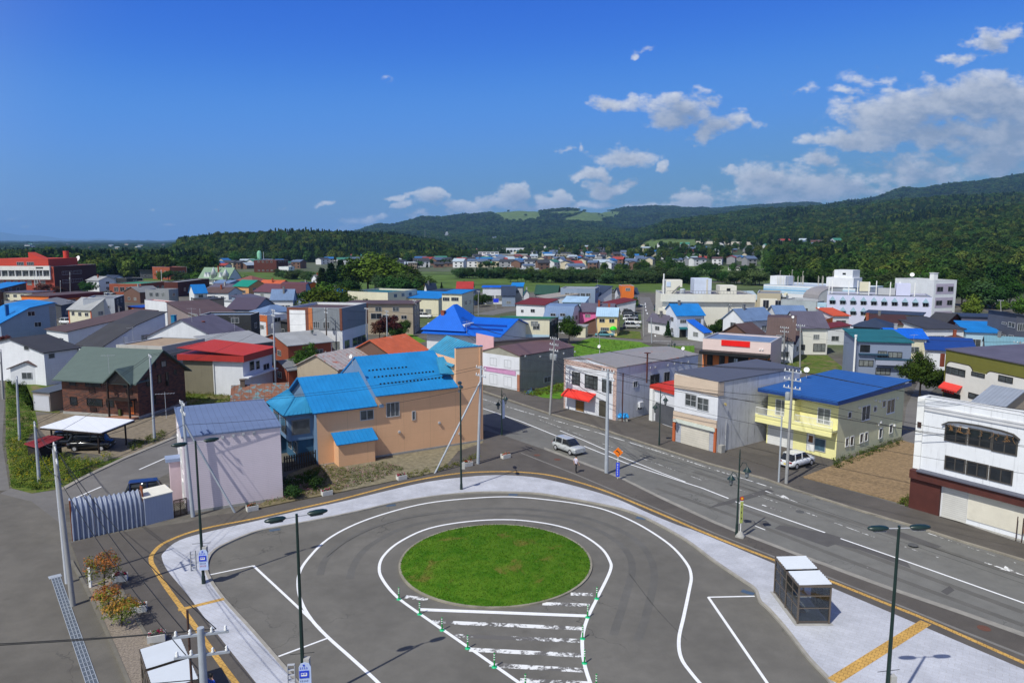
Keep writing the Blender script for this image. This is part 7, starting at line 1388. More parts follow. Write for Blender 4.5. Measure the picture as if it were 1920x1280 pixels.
def twin_lamp(base,h,ang,label,box=True):
 root=empty('street_lamp',base);tag(root,label,'street lamp','twin-headed lamps round the bus loop');d=Vector((math.cos(ang),math.sin(ang),0))
 MB().tube((0,0,0),(0,0,h*.45),.10,.085,10).tube((0,0,h*.45),(0,0,h),.08,.06,10).tube((0,0,0),(0,0,.5),.13,.12,10).build('pole',GRN,root);MB().tube(d*-.55+Vector((0,0,h-.12)),d*.55+Vector((0,0,h-.12)),.03,.03,6).build('arm',ALU,root)
 for sgn in(1,-1):
  mb=MB();pod(mb,d*(.5*sgn)+Vector((0,0,h-.12)),d*sgn);o=mb.build('lamp_head',GRN,root);gb=MB();p=d*(.62*sgn);q=d*(1.2*sgn);gb.obb(p+Vector((0,0,h-.22)),q+Vector((0,0,h-.22)),.2,.02);gb.build('lens',ALU,o)
 if box:MB().box(.08,-.14,1.9,.34,.14,2.5).build('control_box',mat(S(186,184,178,.85),rough=.6),root);MB().tube((-.55,-.1,2.72),(.55,.1,2.72),.014,.014,5).build('bracket',DARK,root)
 return root
def bar_ang(p,q,h):a,c=at(*p,h),at(*q,h);return math.atan2((c-a).y,(c-a).x)
L1=twin_lamp(at(382,1093,SW),9.5,bar_ang((347,830),(393,823),9.4),'dark green twin-headed lamp beside the bus stop sign at the left of the loop')
b2=top_at(556,963,9.6);L2=twin_lamp(b2,9.6,bar_ang((520,967),(588,955),9.5),'dark green twin-headed lamp with grey box standing nearest at the left of the grass circle')
twin_lamp(at(865,917,SW),9.6,1.7,'dark green lamp seen end-on behind the grass circle, before the beige house')
twin_lamp(top_at(1686,985,9.6),9.6,bar_ang((1650,986),(1724,984),9.5),'dark green twin-headed lamp with grey box on the paving right of the bus shelter')
def lantern(mb,gb,c):
 mb.lathe([(.05,.35),(.09,.28),(.30,.02),(.33,0),(.30,-.02)],10,0,c);gb.lathe([(.19,-.02),(.11,-.42)],8,0,c);mb.lathe([(.13,-.42),(.09,-.48),(.02,-.55)],8,0,c)
def orn_lamp(base,top,ang,label,lo=(.72,.9)):
 h=height_at(base,top);root=empty('lantern_lamp',base);tag(root,label,'street lamp','two-lantern lamps along the street');mb=MB();mb.tube((0,0,0),(0,0,.9),.11,.10,10).tube((0,0,.9),(0,0,h),.075,.05,8).tube((0,0,h),(0,0,h+.35),.05,.01,6);mb.build('pole',GRN,root)
 for s_,f in((-1,lo[0]),(1,lo[1])):
  d=Vector((math.cos(ang)*s_,math.sin(ang)*s_,0));p=[Vector((0,0,h*f-.3)),d*.3+Vector((0,0,h*f+.25)),d*.62+Vector((0,0,h*f+.3)),d*.75+Vector((0,0,h*f+.05))];ab=MB();ab.path(p,.025,5);ab.build('arm',GRN,root);m1,m2=MB(),MB();lantern(m1,m2,d*.75+Vector((0,0,h*f-.3)));o=m1.build('lantern',GRN,root);m2.build('glass',glass((.20,.22,.23,1)),o)
 return root
S_ANG=R(-55)
OL1=orn_lamp(at(941,815,SW),735,S_ANG,'dark two-lantern lamp with a blue and white banner beside the beige house');orn_lamp(at(1236,834,SW),735,S_ANG,'dark two-lantern lamp in front of the setback shop');orn_lamp(at(1381,1003,SW),852,R(-60),'tall dark two-lantern lamp beside the bus stop board on the near pavement',(.70,.86));orn_lamp(at(1259,664),640,S_ANG,'small dark lantern lamp on the grass lot behind the shops');orn_lamp(at(585,668),612,S_ANG,'far two-lantern lamp before the corner sign building')
mb=MB();mb.box(-.02,-.0,1.9,.03,.55,4.1);o=mb.build('banner',mat(S(214,224,240,.92),rough=.7),OL1);o.rotation_euler=(0,0,R(-35));o['label']='white banner with blue marks'
for k in range(6):q=MB().box(-.03,.12,2.1+k*.32,-.022,.43,2.3+k*.32).build('blue_mark',mat(S(40,70,190)),o)
def upole(base,h,label,arms=2,lean=(0,0),trans=0,r=.16,ang=S_ANG,col=None,grp='utility poles of the town'):
 root=empty('utility_pole',base);tag(root,label,'utility pole',grp);T_=Vector((lean[0],lean[1],h));MB().tube((0,0,-.1),T_,r,r*.6,9).build('pole',col or POLEC,root);d=Vector((math.cos(ang),math.sin(ang),0))
 for k in range(arms):
  z=h-.25-k*.75;a=MB();c=T_*(z/h);a.obb(c-d*.9,c+d*.9,.08,.08);o=a.build('crossarm',STEEL,root)
  for u in(-.8,-.35,.35,.8):MB().lathe([(.05,0),(.06,.05),(.035,.08),(.055,.13),(.02,.18)],7,0,c+d*u+Vector((0,0,.05))).build('insulator',WHITE,o)
 for k in range(trans):MB().lathe([(.22,0),(.24,.1),(.24,.65),(.18,.75),(.03,.78)],10,0,T_*((h-2.6)/h)+d*(.38*(1 if k else-1))+Vector((0,0,-.3))).build('transformer',mat(S(150,156,160,.85),rough=.5),root)
 root['h_']=h;return root
UP={}
def P_(k,base,top,label,**kw):
 g=at(*base)if isinstance(base,tuple)else base;tp=at_depth(top[0],top[1],g.y);h=tp.z;UP[k]=(g+Vector((tp.x-g.x,0,h)),kw.get('ang',S_ANG));return upole(g,h,label,lean=(tp.x-g.x,0),**kw)
P_('a',(1137,888),(1140,692),'tall grey pole standing at the near road edge beside the orange diamond sign',col=GALV,r=.2);P_('b',(896,871),(902,686),'grey pole at the corner of the beige house with a slanting stay',col=GALV,r=.17)
def stay(p,q,label,r=.09):o=MB().tube((0,0,0),Vector(q)-Vector(p),r,r,8).build('stay_pole',GALV,None,p);tag(o,label,'pole stay');return o
stay(at(815,888),UP['b'][0]-Vector((0,0,1.4)),'slanting grey stay pole leaning onto the pole by the beige house')
P_('c',(362,968),(341,752),'grey pole at the corner of the pink workshop',col=GALV,r=.17);stay(at(441,962),UP['c'][0]-Vector((0,0,1.6)),'slanting stay pole in front of the pink workshop wall')
P_('d',(137,1135),(102,833),'leaning concrete pole at the edge of the left plaza');P_('d2',(126,1093),(100,840),'white steel pole close behind the leaning concrete pole',arms=0,col=mat(S(196,200,208,.85),rough=.5),r=.13)
P_('e',(74,906),(65,792),'short grey pole standing in the overgrown verge',arms=1,col=GALV);P_('f',(290,826),(281,665),'grey pole beside the brick house carport',arms=1,col=GALV);P_('g',(37,826),(31,705),'pale pole at the left edge behind the verge',arms=1,col=GALV);P_('g2',(6,748),(1,655),'dark pole at the far left edge',arms=1)
P_('h',(1474,908),(1487,692),'concrete pole with many wires before the yellow flats',trans=1,arms=3);P_('i',(1031,777),(1040,632),'concrete pole with two transformers before the cement shop',trans=2,arms=3)
P_('j',(517,728),(512,580),'tall grey pole behind the leafy street tree',col=GALV,trans=1);P_('k',(613,664),(611,577),'brown pole before the corner sign building',arms=2,trans=1,col=mat(S(90,74,64,.85)));P_('l',(687,655),(687,577),'grey pole at the right edge of the corner sign building',arms=1);P_('m',(726,648),(725,582),'light grey pole on the park grass',col=GALV,arms=2)
P_('n',(778,626),(777,562),'dark pole beside the beige hall',arms=2);P_('o',(858,650),(858,588),'pole with crowded arms in front of the very blue roof',arms=3,trans=1);P_('p',(1470,682),(1471,612),'concrete pole before the brown mansard house',arms=2,trans=1);P_('q',(1500,690),(1501,608),'plain concrete pole right of the one before the mansard house',arms=1);P_('r',(1912,742),(1913,640),'crowded pole at the right edge by the olive restaurant',arms=3,trans=1)
P_('s',(1222,643),(1221,595),'thin pole at the mouth of the straight road',arms=0,r=.1,col=GALV);P_('t',(1207,630),(1206,570),'grey pole at the left kerb of the straight road',arms=1);P_('u',(1234,598),(1235,545),'pole on the right of the straight road by the hospital',arms=2);P_('v',(1121,632),(1117,592),'thin pole in front of the cream house',arms=0,r=.1);P_('w',(982,595),(982,560),'dark pole before the white block house',arms=1,trans=1);P_('x',(1365,626),(1366,570),'plain pole before the hospital entrance block',arms=1);P_('y',(897,592),(897,545),'grey pole beside the sloping street',arms=1);P_('z',(600,538),(599,506),'tall white leaning pole on the meadow',arms=1,col=WHITE)
big=top_at(376,1176,8.9);UP['B']=(big+Vector((0,0,8.9)),R(12));upole(big,8.9,'big grey pole top with crossarms rising nearest at the bottom left',arms=2,ang=R(14),col=GALV,r=.2)
o=MB().tube((0,0,0),(0,0,7.0),.06,.05,8).build('steel_post',mat(S(84,62,54,.85)),None,top_at(351,1143,7.0));tag(o,'thin rusty brown post beside the big near pole','post')
P_('aa',(132,560),(131,510),'pole with boxes in front of the dark side of the town hall',arms=2,trans=1);P_('bb',(114,562),(113,526),'thin pole left of the town hall dark side',arms=1);P_('cc',(1640,598),(1641,560),'pole before the lilac school wing',arms=1,trans=1);P_('dd',(1877,590),(1876,562),'small pole among the bright trees at right',arms=1);P_('ee',(304,540),(302,505),'white pole beside the dark round conifer',arms=0,r=.14,col=WHITE)
UP['OR']=(Vector((60,34,11)),S_ANG);UP['OL']=(Vector((-40,20,11)),R(10));UP['OR2']=(Vector((52,30,10.5)),S_ANG)
WIRE=mat((.012,.012,.013,1),rough=.6)
def wires(k1,k2,offs,label,sag=.025):
 (a,an1),(c,an2)=UP[k1],UP[k2]
 for(u,z)in offs:
  p=a+Vector((math.cos(an1)*u,math.sin(an1)*u,z));q=c+Vector((math.cos(an2)*u,math.sin(an2)*u,z));L=(q-p).length;n=9;pts=[p.lerp(q,i/n)-Vector((0,0,L*sag*4*(i/n)*(1-i/n)))for i in range(n+1)];mb=MB();mb.path([x-p for x in pts],.017 if z>-2 else .026,4);o=mb.build('power_line',WIRE,None,p);tag(o,label,'power line','overhead lines')
F4=[(-.8,-.1),(-.3,-.1),(.3,-.1),(.8,-.1),(.1,-2.6),(.15,-3.2)]
for k1,k2,nm in[('h','OR','overhead line from the pole before the yellow flats across the white commercial building'),('i','h','overhead line along the far pavement between transformer pole and yellow flats'),('a','i','overhead line crossing from the near road edge pole to the transformer pole'),('i','o','overhead line from the transformer pole back towards the very blue roof')]:wires(k1,k2,F4,nm)
F3=[(-.5,-.1),(.5,-.1),(.1,-1.9)]
for k1,k2,nm in[('b','a','overhead line from the beige house pole across the street'),('c','b','overhead line in front of the bright blue roofs'),('d','c','overhead line from the leaning pole to the pink workshop pole'),('B','OL','overhead line leaving the nearest pole to the left'),('d','e','overhead line above the side road mouth'),('e','f','overhead line above the carport'),('B','d','overhead line over the gravel planting bed'),('f','j','overhead line past the red roofed house'),('j','k','overhead line above the crossing'),('k','m','overhead line before the sign building'),('m','o','overhead line over the park'),('h','p','overhead line behind the yellow flats'),('p','x','overhead line towards the hospital'),('q','r','overhead line over the roofs at right'),('t','u','overhead line along the straight road'),('a','OR2','overhead line along the near side of the street')]:wires(k1,k2,F3,nm)
mb=MB();mb.tube((0,0,0),(0,0,6.2),.09,.07,8);o=mb.build('signal_pole',GALV,None,at(1460,903,SW));tag(o,'slim grey light pole left of the concrete pole before the yellow flats','light pole');MB().tube((0,0,6.0),(-2.0,.6,6.3),.05,.04,6).build('arm',GALV,o)
def bollard(px,i):
 root=empty('bollard',at(*px));tag(root,'green rubber lane post with pale bands, one of the two rows on the hatched marking','bollard','green lane posts on the hatching')
 G1=mat(S(20,140,60,.9),rough=.5);MB().lathe([(.15,0),(.15,.03),(.07,.05)],12).build('base',mat(S(40,190,130,.9),rough=.5),root);MB().lathe([(.045,.05),(.04,.78),(.02,.80)],10).build('post',G1,root)
 for z in(.42,.55,.68):MB().lathe([(.047,z),(.047,z+.05)],10).build('band',WHITE,root)
 return root
for i,p in enumerate([(748,1123),(787,1151),(829,1181),(877,1215),(927,1250),(985,1290),(1119,1122),(1102,1157),(1092.5,1197),(1096,1243),(1118,1290)]):bollard(p,i)
FLW=[leaf_mat((.42,.030,.030,1),oview=.1),leaf_mat((.05,.11,.03,1),oview=.1),leaf_mat((.6,.55,.5,1),oview=.1)];one_=lambda n,v:np.full((n,1),v)
def planter(px,label,i):
 root=empty('flower_trough',at(px[0],px[1],SW),R(34 if i>2 else 20));tag(root,label,'planter','white flower troughs');mb=MB();mb.extr([(-.25,0),(.25,0),(.29,.42),(.22,.42),(.20,.34),(-.20,.34),(-.22,.42),(-.29,.42)],'y',-.45,.45);o=mb.build('trough',mat(S(214,212,206,.9),rough=.85,var=.12,scale=4),root);o.rotation_euler=(0,0,R(90))
 MB().box(-.42,-.19,.30,.42,.19,.345).build('soil',mat((.03,.02,.015,1)),root);rs_=np.random.RandomState(50+i)
 for k in range(3):c=np.stack([rs_.uniform(-.38,.38,14),rs_.uniform(-.16,.16,14),rs_.uniform(.40,.55,14)],1);ob=bpy.data.objects.new('flowers' if k!=1 else 'foliage',leaves_mesh('flowers',c,one_(14,.09),18 if k<2 else 7,.04,FLW[k],60+i*3+k,core=(0,0,.2)));COL.objects.link(ob);ob.parent=root
for i,(p,l)in enumerate([((225,1088),'white trough of red flowers beside the orange-leaved shrub'),((260,1145),'white trough of red and white flowers in the middle of the gravel bed edge'),((294,1200),'white trough of red flowers behind the bottom left shelter'),((473,956),'white trough of red flowers before the pink workshop corner'),((613,927),'white trough of red flowers beside the yellow-green bush'),((753,898),'white trough of red flowers left of the slanting stay pole'),((877,873),'white trough of red flowers between lamp and grey pole'),((948,858),'white trough of red flowers nearest the street')]):planter(p,l,i)
OLM=leaf_mat((.36,.17,.045,1),oview=.1);YGM=leaf_mat((.16,.19,.03,1),oview=.1)
def shrub(px,h,w,label,seed,n=60):
 g=at(px[0],px[1],SW);root=empty('shrub',g);tag(root,label,'shrub');tb=MB();rg=random.Random(seed);rs_=np.random.RandomState(seed);tb.tube((0,0,0),(.05,.05,h*.7),.06,.03,6)
 for i in range(7):a=i*.9;tb.tube((.03,.03,h*(.35+.04*i)),(w*.42*math.cos(a),w*.42*math.sin(a),h*rg.uniform(.7,.95)),.025,.01,5)
 tb.build('stem',BARK,root)
 for k,(m_,z0)in enumerate(((OLM,.72),(YGM,.35))):
  a=rs_.uniform(0,6.28,n);r=w*.5*rs_.rand(n)**.5;c=np.stack([r*np.cos(a),r*np.sin(a),h*rs_.uniform(z0,.98,n)],1);ob=bpy.data.objects.new('foliage',leaves_mesh('foliage',c,one_(n,.19),13,.055,m_,seed+k));COL.objects.link(ob);ob.parent=root
shrub((196,1106),2.3,2.0,'tall shrub with orange and green leaves at the head of the gravel bed',71,80);shrub((203,1140),1.2,1.5,'lower yellowing shrub behind the pink-flowered one',72);shrub((228,1172),1.5,1.9,'bushy green and orange shrub in the middle of the gravel bed',73,80)
o=MB().box(-.07,-.07,0,.07,.07,1.3).build('marker_post',WHITE,None,at(170,1100,SW));tag(o,'white square marker post beside the orange-leaved shrub','post')
FRM=mat(S(104,94,84,.85),rough=.5,var=.06);
def clear_glass():
 m=bpy.data.materials.new('clear_glass');m.use_nodes=True;T=NT(m.node_tree);T.n.remove(T.n['Principled BSDF']);g=T.new('ShaderNodeBsdfGlossy');g.inputs['Roughness'].default_value=.04;g.inputs['Color'].default_value=(.8,.85,.9,1);t=T.new('ShaderNodeBsdfTransparent');t.inputs[0].default_value=(.80,.84,.86,1);x=T.new('ShaderNodeMixShader');f=T.new('ShaderNodeFresnel');f.inputs[0].default_value=1.5;T.l.new(f.outputs[0],x.inputs[0]);T.l.new(t.outputs[0],x.inputs[1]);T.l.new(g.outputs[0],x.inputs[2]);T.l.new(x.outputs[0],T.n['Material Output'].inputs[0]);return m
CG=clear_glass()
def shelter(label,B,C,A,h,z=SW):
 b=Bld('bus_shelter',label,'bus shelter',B,C=C,A=A,z=z,h=h,base=z,group='glazed bus shelters');w,d=b.w,b.d;MB().box(-.15,-.15,-.1,w+.15,d+.15,.03).build('plinth',CONC,b.root);t=.09
 ys=[0,d/2-t/2,d-t]
 for x in(0,w-t):
  for y in ys:MB().box(x,y,.03,x+t,y+t,h).build('post',FRM,b.root)
 for i in range(2):
  y0,y1=(0,d/2-.12)if i==0 else(d/2+.12,d);rb=MB();n=int((y1-y0)/.24);rb.add([(x,y0+(y1-y0)*k/(2*n),h+.05+(.07 if k%2 else 0)+x*.03)for x in(.02,w-.02)for k in range(2*n+1)],[(k,k+1,2*n+2+k,2*n+1+k)for k in range(2*n)]);rb.build('roof_sheet',mat(S(216,222,230,.78),rough=.5,var=.04),b.root)
  fb=MB();fb.box(-.03,y0,h-.08,0,y1,h+.06);fb.box(w,y0,h-.08,w+.03,y1,h+.12);fb.box(0,y0-.03 if i==0 else y0,h-.08,w,y0,h+.06);fb.box(0,y1,h-.08,w,y1+.03,h+.06);fb.build('roof_edge',FRM,b.root)
 for z_ in(.12,.95,1.7):
  fb=MB();fb.box(.02,t,z_,.07,d-t,z_+.06);fb.box(w-.07,t,z_,w-.02,d-t,z_+.06);fb.box(t,.02,z_,w-t,.07,z_+.06);fb.box(t,d-.07,z_,w-t,d-.02,z_+.06);fb.build('rail',FRM,b.root)
 for y in(d*.25,d*.75):MB().box(.025,y-.03,.1,.07,y+.03,h-.08).build('mullion',FRM,b.root)
 for q in((.04,t,.05,d-t),(w-.05,t,w-.04,d*.7),(t,.04,w-t,.05),(t,d-.05,w-t,d-.04)):MB().box(q[0],q[1],.15,q[2],q[3],h-.1).build('glass',CG,b.root)
 for y in(.6,d/2+.5):
  be=MB();be.box(.3,y,.40,.75,y+d/2-1.1,.46);be.box(.34,y+.1,.03,.4,y+.2,.40);be.box(.34,y+d/2-1.3,.03,.4,y+d/2-1.2,.40);be.box(.26,y,.5,.31,y+d/2-1.1,.85);be.build('bench',mat(S(104,66,46,.85),rough=.6),b.root)
 return b
shelter('glazed double bus shelter with white ribbed roofs on the paving at right',(1494,1170),(1556,1170),(1441,1111),2.35);SH=at(288,1300,2.55);SA=at(264,1217,2.55);SC=at(372,1274,2.55)
shelter('glazed double bus shelter with white ribbed roofs at the bottom left under the big pole',(SH.x,SH.y),None,None,2.4)if False else None
class _F:pass
_old_at=at
def at(px,py,z=0.0):return Vector((px,py,z))if isinstance(px,float)and abs(px)<200 and isinstance(py,float)and py<120 else _old_at(px,py,z)
shelter('glazed double bus shelter with white ribbed roofs at the bottom left under the big pole',(float(SH.x),float(SH.y)),(float(SC.x),float(SC.y)),(float(SA.x),float(SA.y)),2.4);at=_old_at
def plate(root,name,x0,x1,z0,z1,y,m,t=.02):return MB().box(x0,y-t,z0,x1,y,z1).build(name,m,root)
BLUEP=mat(S(40,70,210,.9),rough=.5);REDP=mat(S(190,60,60,.9),rough=.5)
def glyphs(parent,name,x0,x1,z0,z1,y,n,m,seed):
 """small printed strokes"""
 rg=random.Random(seed);mb=MB();cw=(x1-x0)/n
 for i in range(n):
  a=x0+i*cw;w=cw*.78;h=z1-z0
  for k in range(3):zz=z0+h*(.08+.38*k);mb.box(a+w*rg.uniform(0,.2),y-.003,zz,a+w*rg.uniform(.7,1),y,zz+h*.12)
  xx=a+w*rg.uniform(.3,.6);mb.box(xx,y-.0035,z0,xx+w*.14,y,z1)
 return mb.build(name,m,parent)
for(lamp,ang)in((L1,R(8)),(L2,R(8))):
 p=lamp.location;root=empty('bus_stop_sign',(p.x+.12,p.y-.22,p.z),ang);tag(root,'blue and white bus stop board with bus symbol '+('on the left lamp of the loop' if lamp is L1 else 'on the nearest lamp at the bottom'),'bus stop sign');mb=MB();mb.extr([(-.28,1.0),(.28,1.0),(.28,2.15),(.2,2.32),(0,2.38),(-.2,2.32),(-.28,2.15)],'x',0,.04);o=mb.build('board',mat(S(190,206,240,.92),rough=.5),root);o.rotation_euler=(0,0,R(90));o.location=(.04,0,0)
 f=plate(root,'bus_symbol_panel',-.22,.22,1.62,1.98,-.285+.28,BLUEP);q=MB();q.box(-.14,-.03,1.72,.14,-.025,1.88);q.build('bus_symbol',WHITE,f);q=MB();q.box(-.12,-.034,1.80,-.03,-.03,1.86).box(.0,-.034,1.80,.09,-.03,1.86);q.build('bus_window',BLUEP,f)
 glyphs(root,'lettering',-.2,.2,2.05,2.16,-.004,4,BLUEP,1);glyphs(root,'lettering',-.2,.2,1.40,1.50,-.004,5,mat(S(70,80,110)),2);glyphs(root,'lettering',-.2,.2,1.22,1.33,-.004,5,REDP,3);o=MB().lathe([(.001,0),(.05,.001),(.05,.01)],12).build('round_mark',BLUEP,root);o.location=(0,-.008,2.25);o.rotation_euler=(R(90),0,0)
 tr=MB();
 for k in range(6):tr.box(-.75,-.05,1.0+k*.26,-.42,.1,1.03+k*.26)
 tr.box(-.76,-.05,1.0,-.73,.1,2.3);tr.box(-.44,-.05,1.0,-.41,.1,2.3);tr.build('leaflet_rack',ALU,root)
root=empty('warning_sign',at(1158,897,SW),R(-12));tag(root,'orange diamond sign with black bent arrow above a blue plate','road sign');MB().tube((0,.05,0),(0,.05,3.0),.035,.035,8).build('post',WHITE,root);o=MB().box(-.33,-.015,-.33,.33,.015,.33).build('diamond',mat(S(232,120,24,.92),rough=.5),root);o.location=(0,0,2.55);o.rotation_euler=(0,R(45),0)
mb=MB();mb.box(.07,-.03,2.30,.13,-.018,2.52);mb.add([(.13,-.024,2.52),(.07,-.024,2.50),(-.06,-.024,2.66),(-.06,-.024,2.58),(-.24,-.024,2.64),(-.06,-.024,2.76),(-.06,-.024,2.70),(.08,-.024,2.60)],[(0,1,3,2),(0,2,6,7),(3,4,5)]);mb.build('arrow',DARK,root)
o=plate(root,'blue_plate',-.17,.17,.2,1.55,0,BLUEP,.03)
for k in range(5):glyphs(o,'lettering',-.09,.09,.35+k*.23,.50+k*.23,-.031,1,WHITE,20+k)
root=empty('bus_stop_post',at(1388,1006,SW),R(10));tag(root,'slim yellow-green bus stop board with red disc on a concrete foot','bus stop sign');MB().lathe([(.42,0),(.42,.12),(.14,.42),(.05,.45)],4).build('foot',CONC,root);MB().tube((0,0,.4),(0,0,1.2),.03,.03,8).build('post',WHITE,root);plate(root,'board',-.11,.11,1.1,2.75,0,mat(S(168,178,96,.9),rough=.5),.05);plate(root,'edge',-.13,.13,1.06,2.79,.02,WHITE,.02);glyphs(root,'lettering',-.05,.05,1.3,2.5,-.051,1,DARK,40);o=MB().lathe([(.001,0),(.15,0),(.15,.03)],18).build('disc',mat(S(200,40,30)),root);o.location=(0,.0,3.0);o.rotation_euler=(R(90),0,0);o=MB().lathe([(.001,0),(.09,0),(.09,.005)],16).build('disc_centre',mat(S(230,180,40)),root);o.location=(0,-.035,3.0);o.rotation_euler=(R(90),0,0)
A0,A1=at(103,1078,.01),at(176,1290,.01);mb=MB();dd=(A1-A0).normalized();nn=Vector((-dd.y,dd.x,0));L=(A1-A0).length;mb.obb(A0+Vector((0,0,.0)),A1,.5,.02);o=mb.build('drain_grating',mat(S(96,104,112,.8),rough=.5,spec=.5),None);o['kind']='structure'
mb=MB()
for k in range(int(L/.5)):p=A0+dd*(k*.5);mb.obb(p-nn*.25+Vector((0,0,.02)),p+nn*.25+Vector((0,0,.02)),.04,.03)
for u in(-.25,-.08,.08,.25):mb.obb(A0+nn*u+Vector((0,0,.02)),A1+nn*u+Vector((0,0,.02)),.03,.03)
mb.build('grating_bars',GALV,o);mb=MB();mb.obb(at(91,1083,.025),at(115,1077,.025),.5,.02);q=mb.build('drain_plate',GALV);q['kind']='structure'
for px,z,m_ in[((1007,853),SW,0),((1045,861),SW,0),((1845,1177),SW,0),((1500,959),0,1),((1712,1013+8),SW,1),((600,958),SW,1)]:
 o=MB().lathe([(.001,.012),(.33,.012),(.35,.008)],18).build('manhole_cover',mat(S(110,74,60,.85)if m_==0 else S(96,96,96,.8),rough=.8,var=.2,scale=8),None,at(px[0],px[1],z));o['kind']='structure'
GRT=mat(S(96,120,146,.75),rough=.4,lines=[('x',.06,.03,.6)])
for px in[(515,993),(733,947),(962,927),(1202,971),(1402,1110)]:a=at(*px,.012);o=MB().box(-.4,-.2,0,.4,.2,.012).build('gully_grate',GRT,None,a,R({515:25,733:15,962:-5,1202:-30,1402:-40}[px[0]]));o['kind']='structure'
# ---------------------------------------------------------------- cars
TYRE=mat((.018,.018,.018,1),rough=.85);RIM=mat((.4,.4,.42,1),rough=.35,spec=.6)
CARS={}
def car_parts(kind):
 if kind in CARS:return CARS[kind]
 L,Wd,H,hood,rear,slope=dict(hatch=(3.9,1.66,1.5,.24,.97,.16),sedan=(4.5,1.72,1.42,.27,.82,.15),suv=(4.5,1.8,1.68,.25,.98,.13),kei=(3.4,1.48,1.72,.14,.98,.10),van=(4.4,1.7,1.9,.12,.985,.09))[kind]
 belt=.58*H if kind in('hatch','sedan')else .56*H;n=12
 def loft(st,nm):
  V=[]
  for x,z0,z1,hw in st:
   c=(z0+z1)/2;hz=(z1-z0)/2
   for i in range(n):
    a=6.283*(i+.5)/n;ca,sa=math.cos(a),math.sin(a);V.append((x*L-L/2,hw*(abs(ca)**.45)*(1 if ca>0 else-1),c+hz*(abs(sa)**.45)*(1 if sa>0 else-1)))
  mb=MB();mb.add(V,[(j*n+i,j*n+(i+1)%n,(j+1)*n+(i+1)%n,(j+1)*n+i)for j in range(len(st)-1)for i in range(n)],0,True);mb.add(V[:n],[tuple(range(n-1,-1,-1))],0);mb.add(V[-n:],[tuple(range(n))],0);return mb
 w=Wd/2;body=loft([(0,.32,belt*.86,w*.82),(.02,.22,belt*.94,w*.95),(.12,.2,belt*.98,w),(hood,.2,belt,w),(.6,.2,belt,w),(rear-.1,.2,belt,w),(.98,.24,belt*.96,w*.95),(1,.34,belt*.88,w*.85)],'body')
 cab=loft([(hood-.01,belt-.06,belt+.02,w*.86),(hood+slope,belt-.05,H-.05,w*.80),(hood+slope+.02,belt-.05,H-.04,w*.80),(rear-.10,belt-.05,H-.05,w*.79),(rear,belt-.06,belt+.03,w*.84)],'cab')
 roof=loft([(hood+slope+.005,H-.06,H-.02,w*.72),(hood+slope+.06,H-.07,H,w*.77),(rear-.16,H-.07,H,w*.76),(rear-.09,H-.07,H-.02,w*.70)],'roof')
 pil=MB()
 for s_ in(-1,1):
  for x in(hood+.32,rear-.13):pil.obb((x*L-L/2,s_*w*.87,belt-.02),(x*L-L/2,s_*w*.795,H-.05),.09,.05)
 wh=MB();wh.tube((0,-.1,0),(0,.1,0),.31,.31,16);rm=MB();rm.tube((0,-.11,0),(0,.11,0),.19,.19,12);hl=MB().box(-.04,-.17,-.07,.05,.17,.07);pl=MB().box(-.02,-.17,-.08,.0,.17,.08)
 CARS[kind]=(body.mesh('body',WHITE),cab.mesh('window',GLASS),roof.mesh('roof',WHITE),pil.mesh('pillar',WHITE),wh.mesh('wheel',TYRE),rm.mesh('rim',RIM),hl.mesh('headlight',glass((.5,.5,.5,1))),pl.mesh('number_plate',mat(S(214,190,80))),hl.mesh('tail_light',glass((.3,.02,.02,1))),L,w);return CARS[kind]
def car(kind,g,ang,col,label,group=None,name='parked_car'):
 bm,cm,rm,pm,wm,rim,hm,pl,tl,L,w=car_parts(kind);root=empty(name,g,ang);tag(root,label,'car',group);paint=mat(col,rough=.28,var=.02,spec=.5,coat=.6)
 def part(nm,me,loc=(0,0,0),par=None,m=None):
  o=bpy.data.objects.new(nm,me);COL.objects.link(o);o.parent=par or root;o.location=loc
  if m:o.material_slots[0].link='OBJECT';o.material_slots[0].material=m
  return o
 part('body',bm,m=paint);part('window',cm);part('roof',rm,m=paint);part('pillar',pm,m=paint)
 for sx in(-.31,.31):
  for sy in(-1,1):q=part('wheel',wm,(sx*L,sy*(w-.10),.31));part('rim',rim,(0,0,0),q)
 for sy in(-1,1):part('headlight',hm,(-L/2+.03,sy*w*.62,.62));part('tail_light',tl,(L/2-.03,sy*w*.66,.72))
 part('number_plate',pl,(L/2+.01,0,.5));return root
SIL,WHC,BLK,NAV=S(186,190,192,.85),S(226,228,230,.92),(.008,.008,.009,1),(.008,.018,.075,1)
car('hatch',at(1066,846),R(125),SIL,'silver hatchback driving along the main street',name='car');car('hatch',at(1494,872,.1),R(-145),WHC,'white hatchback parked before the yellow flats')
car('kei',at(276,935),R(200),NAV,'dark blue boxy car parked behind the grey store shed');car('van',at(172,842),R(185),BLK,'black estate car nearest under the white carport','black cars under the carport');car('suv',at(140,834),R(185),BLK,'black car further left under the white carport','black cars under the carport')
car('sedan',at(1133,631),R(175),S(90,150,160,.85),'teal sedan parked by the cream house');car('suv',at(796,596),R(170),WHC,'white sport utility car by the pale yellow office');car('kei',at(124,607),R(170),WHC,'small white van between grey house and cream front');car('hatch',at(1152,549),R(160),BLK,'dark car by the steep navy roof')
for i,(p,k,c,l)in enumerate([((1184,615),'suv',SIL,'silver car nearest in the small car park'),((1187,608),'van',WHC,'long white car second in the small car park'),((1179,601),'kei',WHC,'white car third in the small car park'),((1182,596),'suv',S(60,66,74,.8),'grey car in the middle of the small car park'),((1180,590),'suv',BLK,'black car towards the back of the small car park'),((1178,584),'suv',S(120,122,124,.8),'grey car at the back of the small car park')]):car(k,at(*p),R(172),c,l,'cars in the small car park')
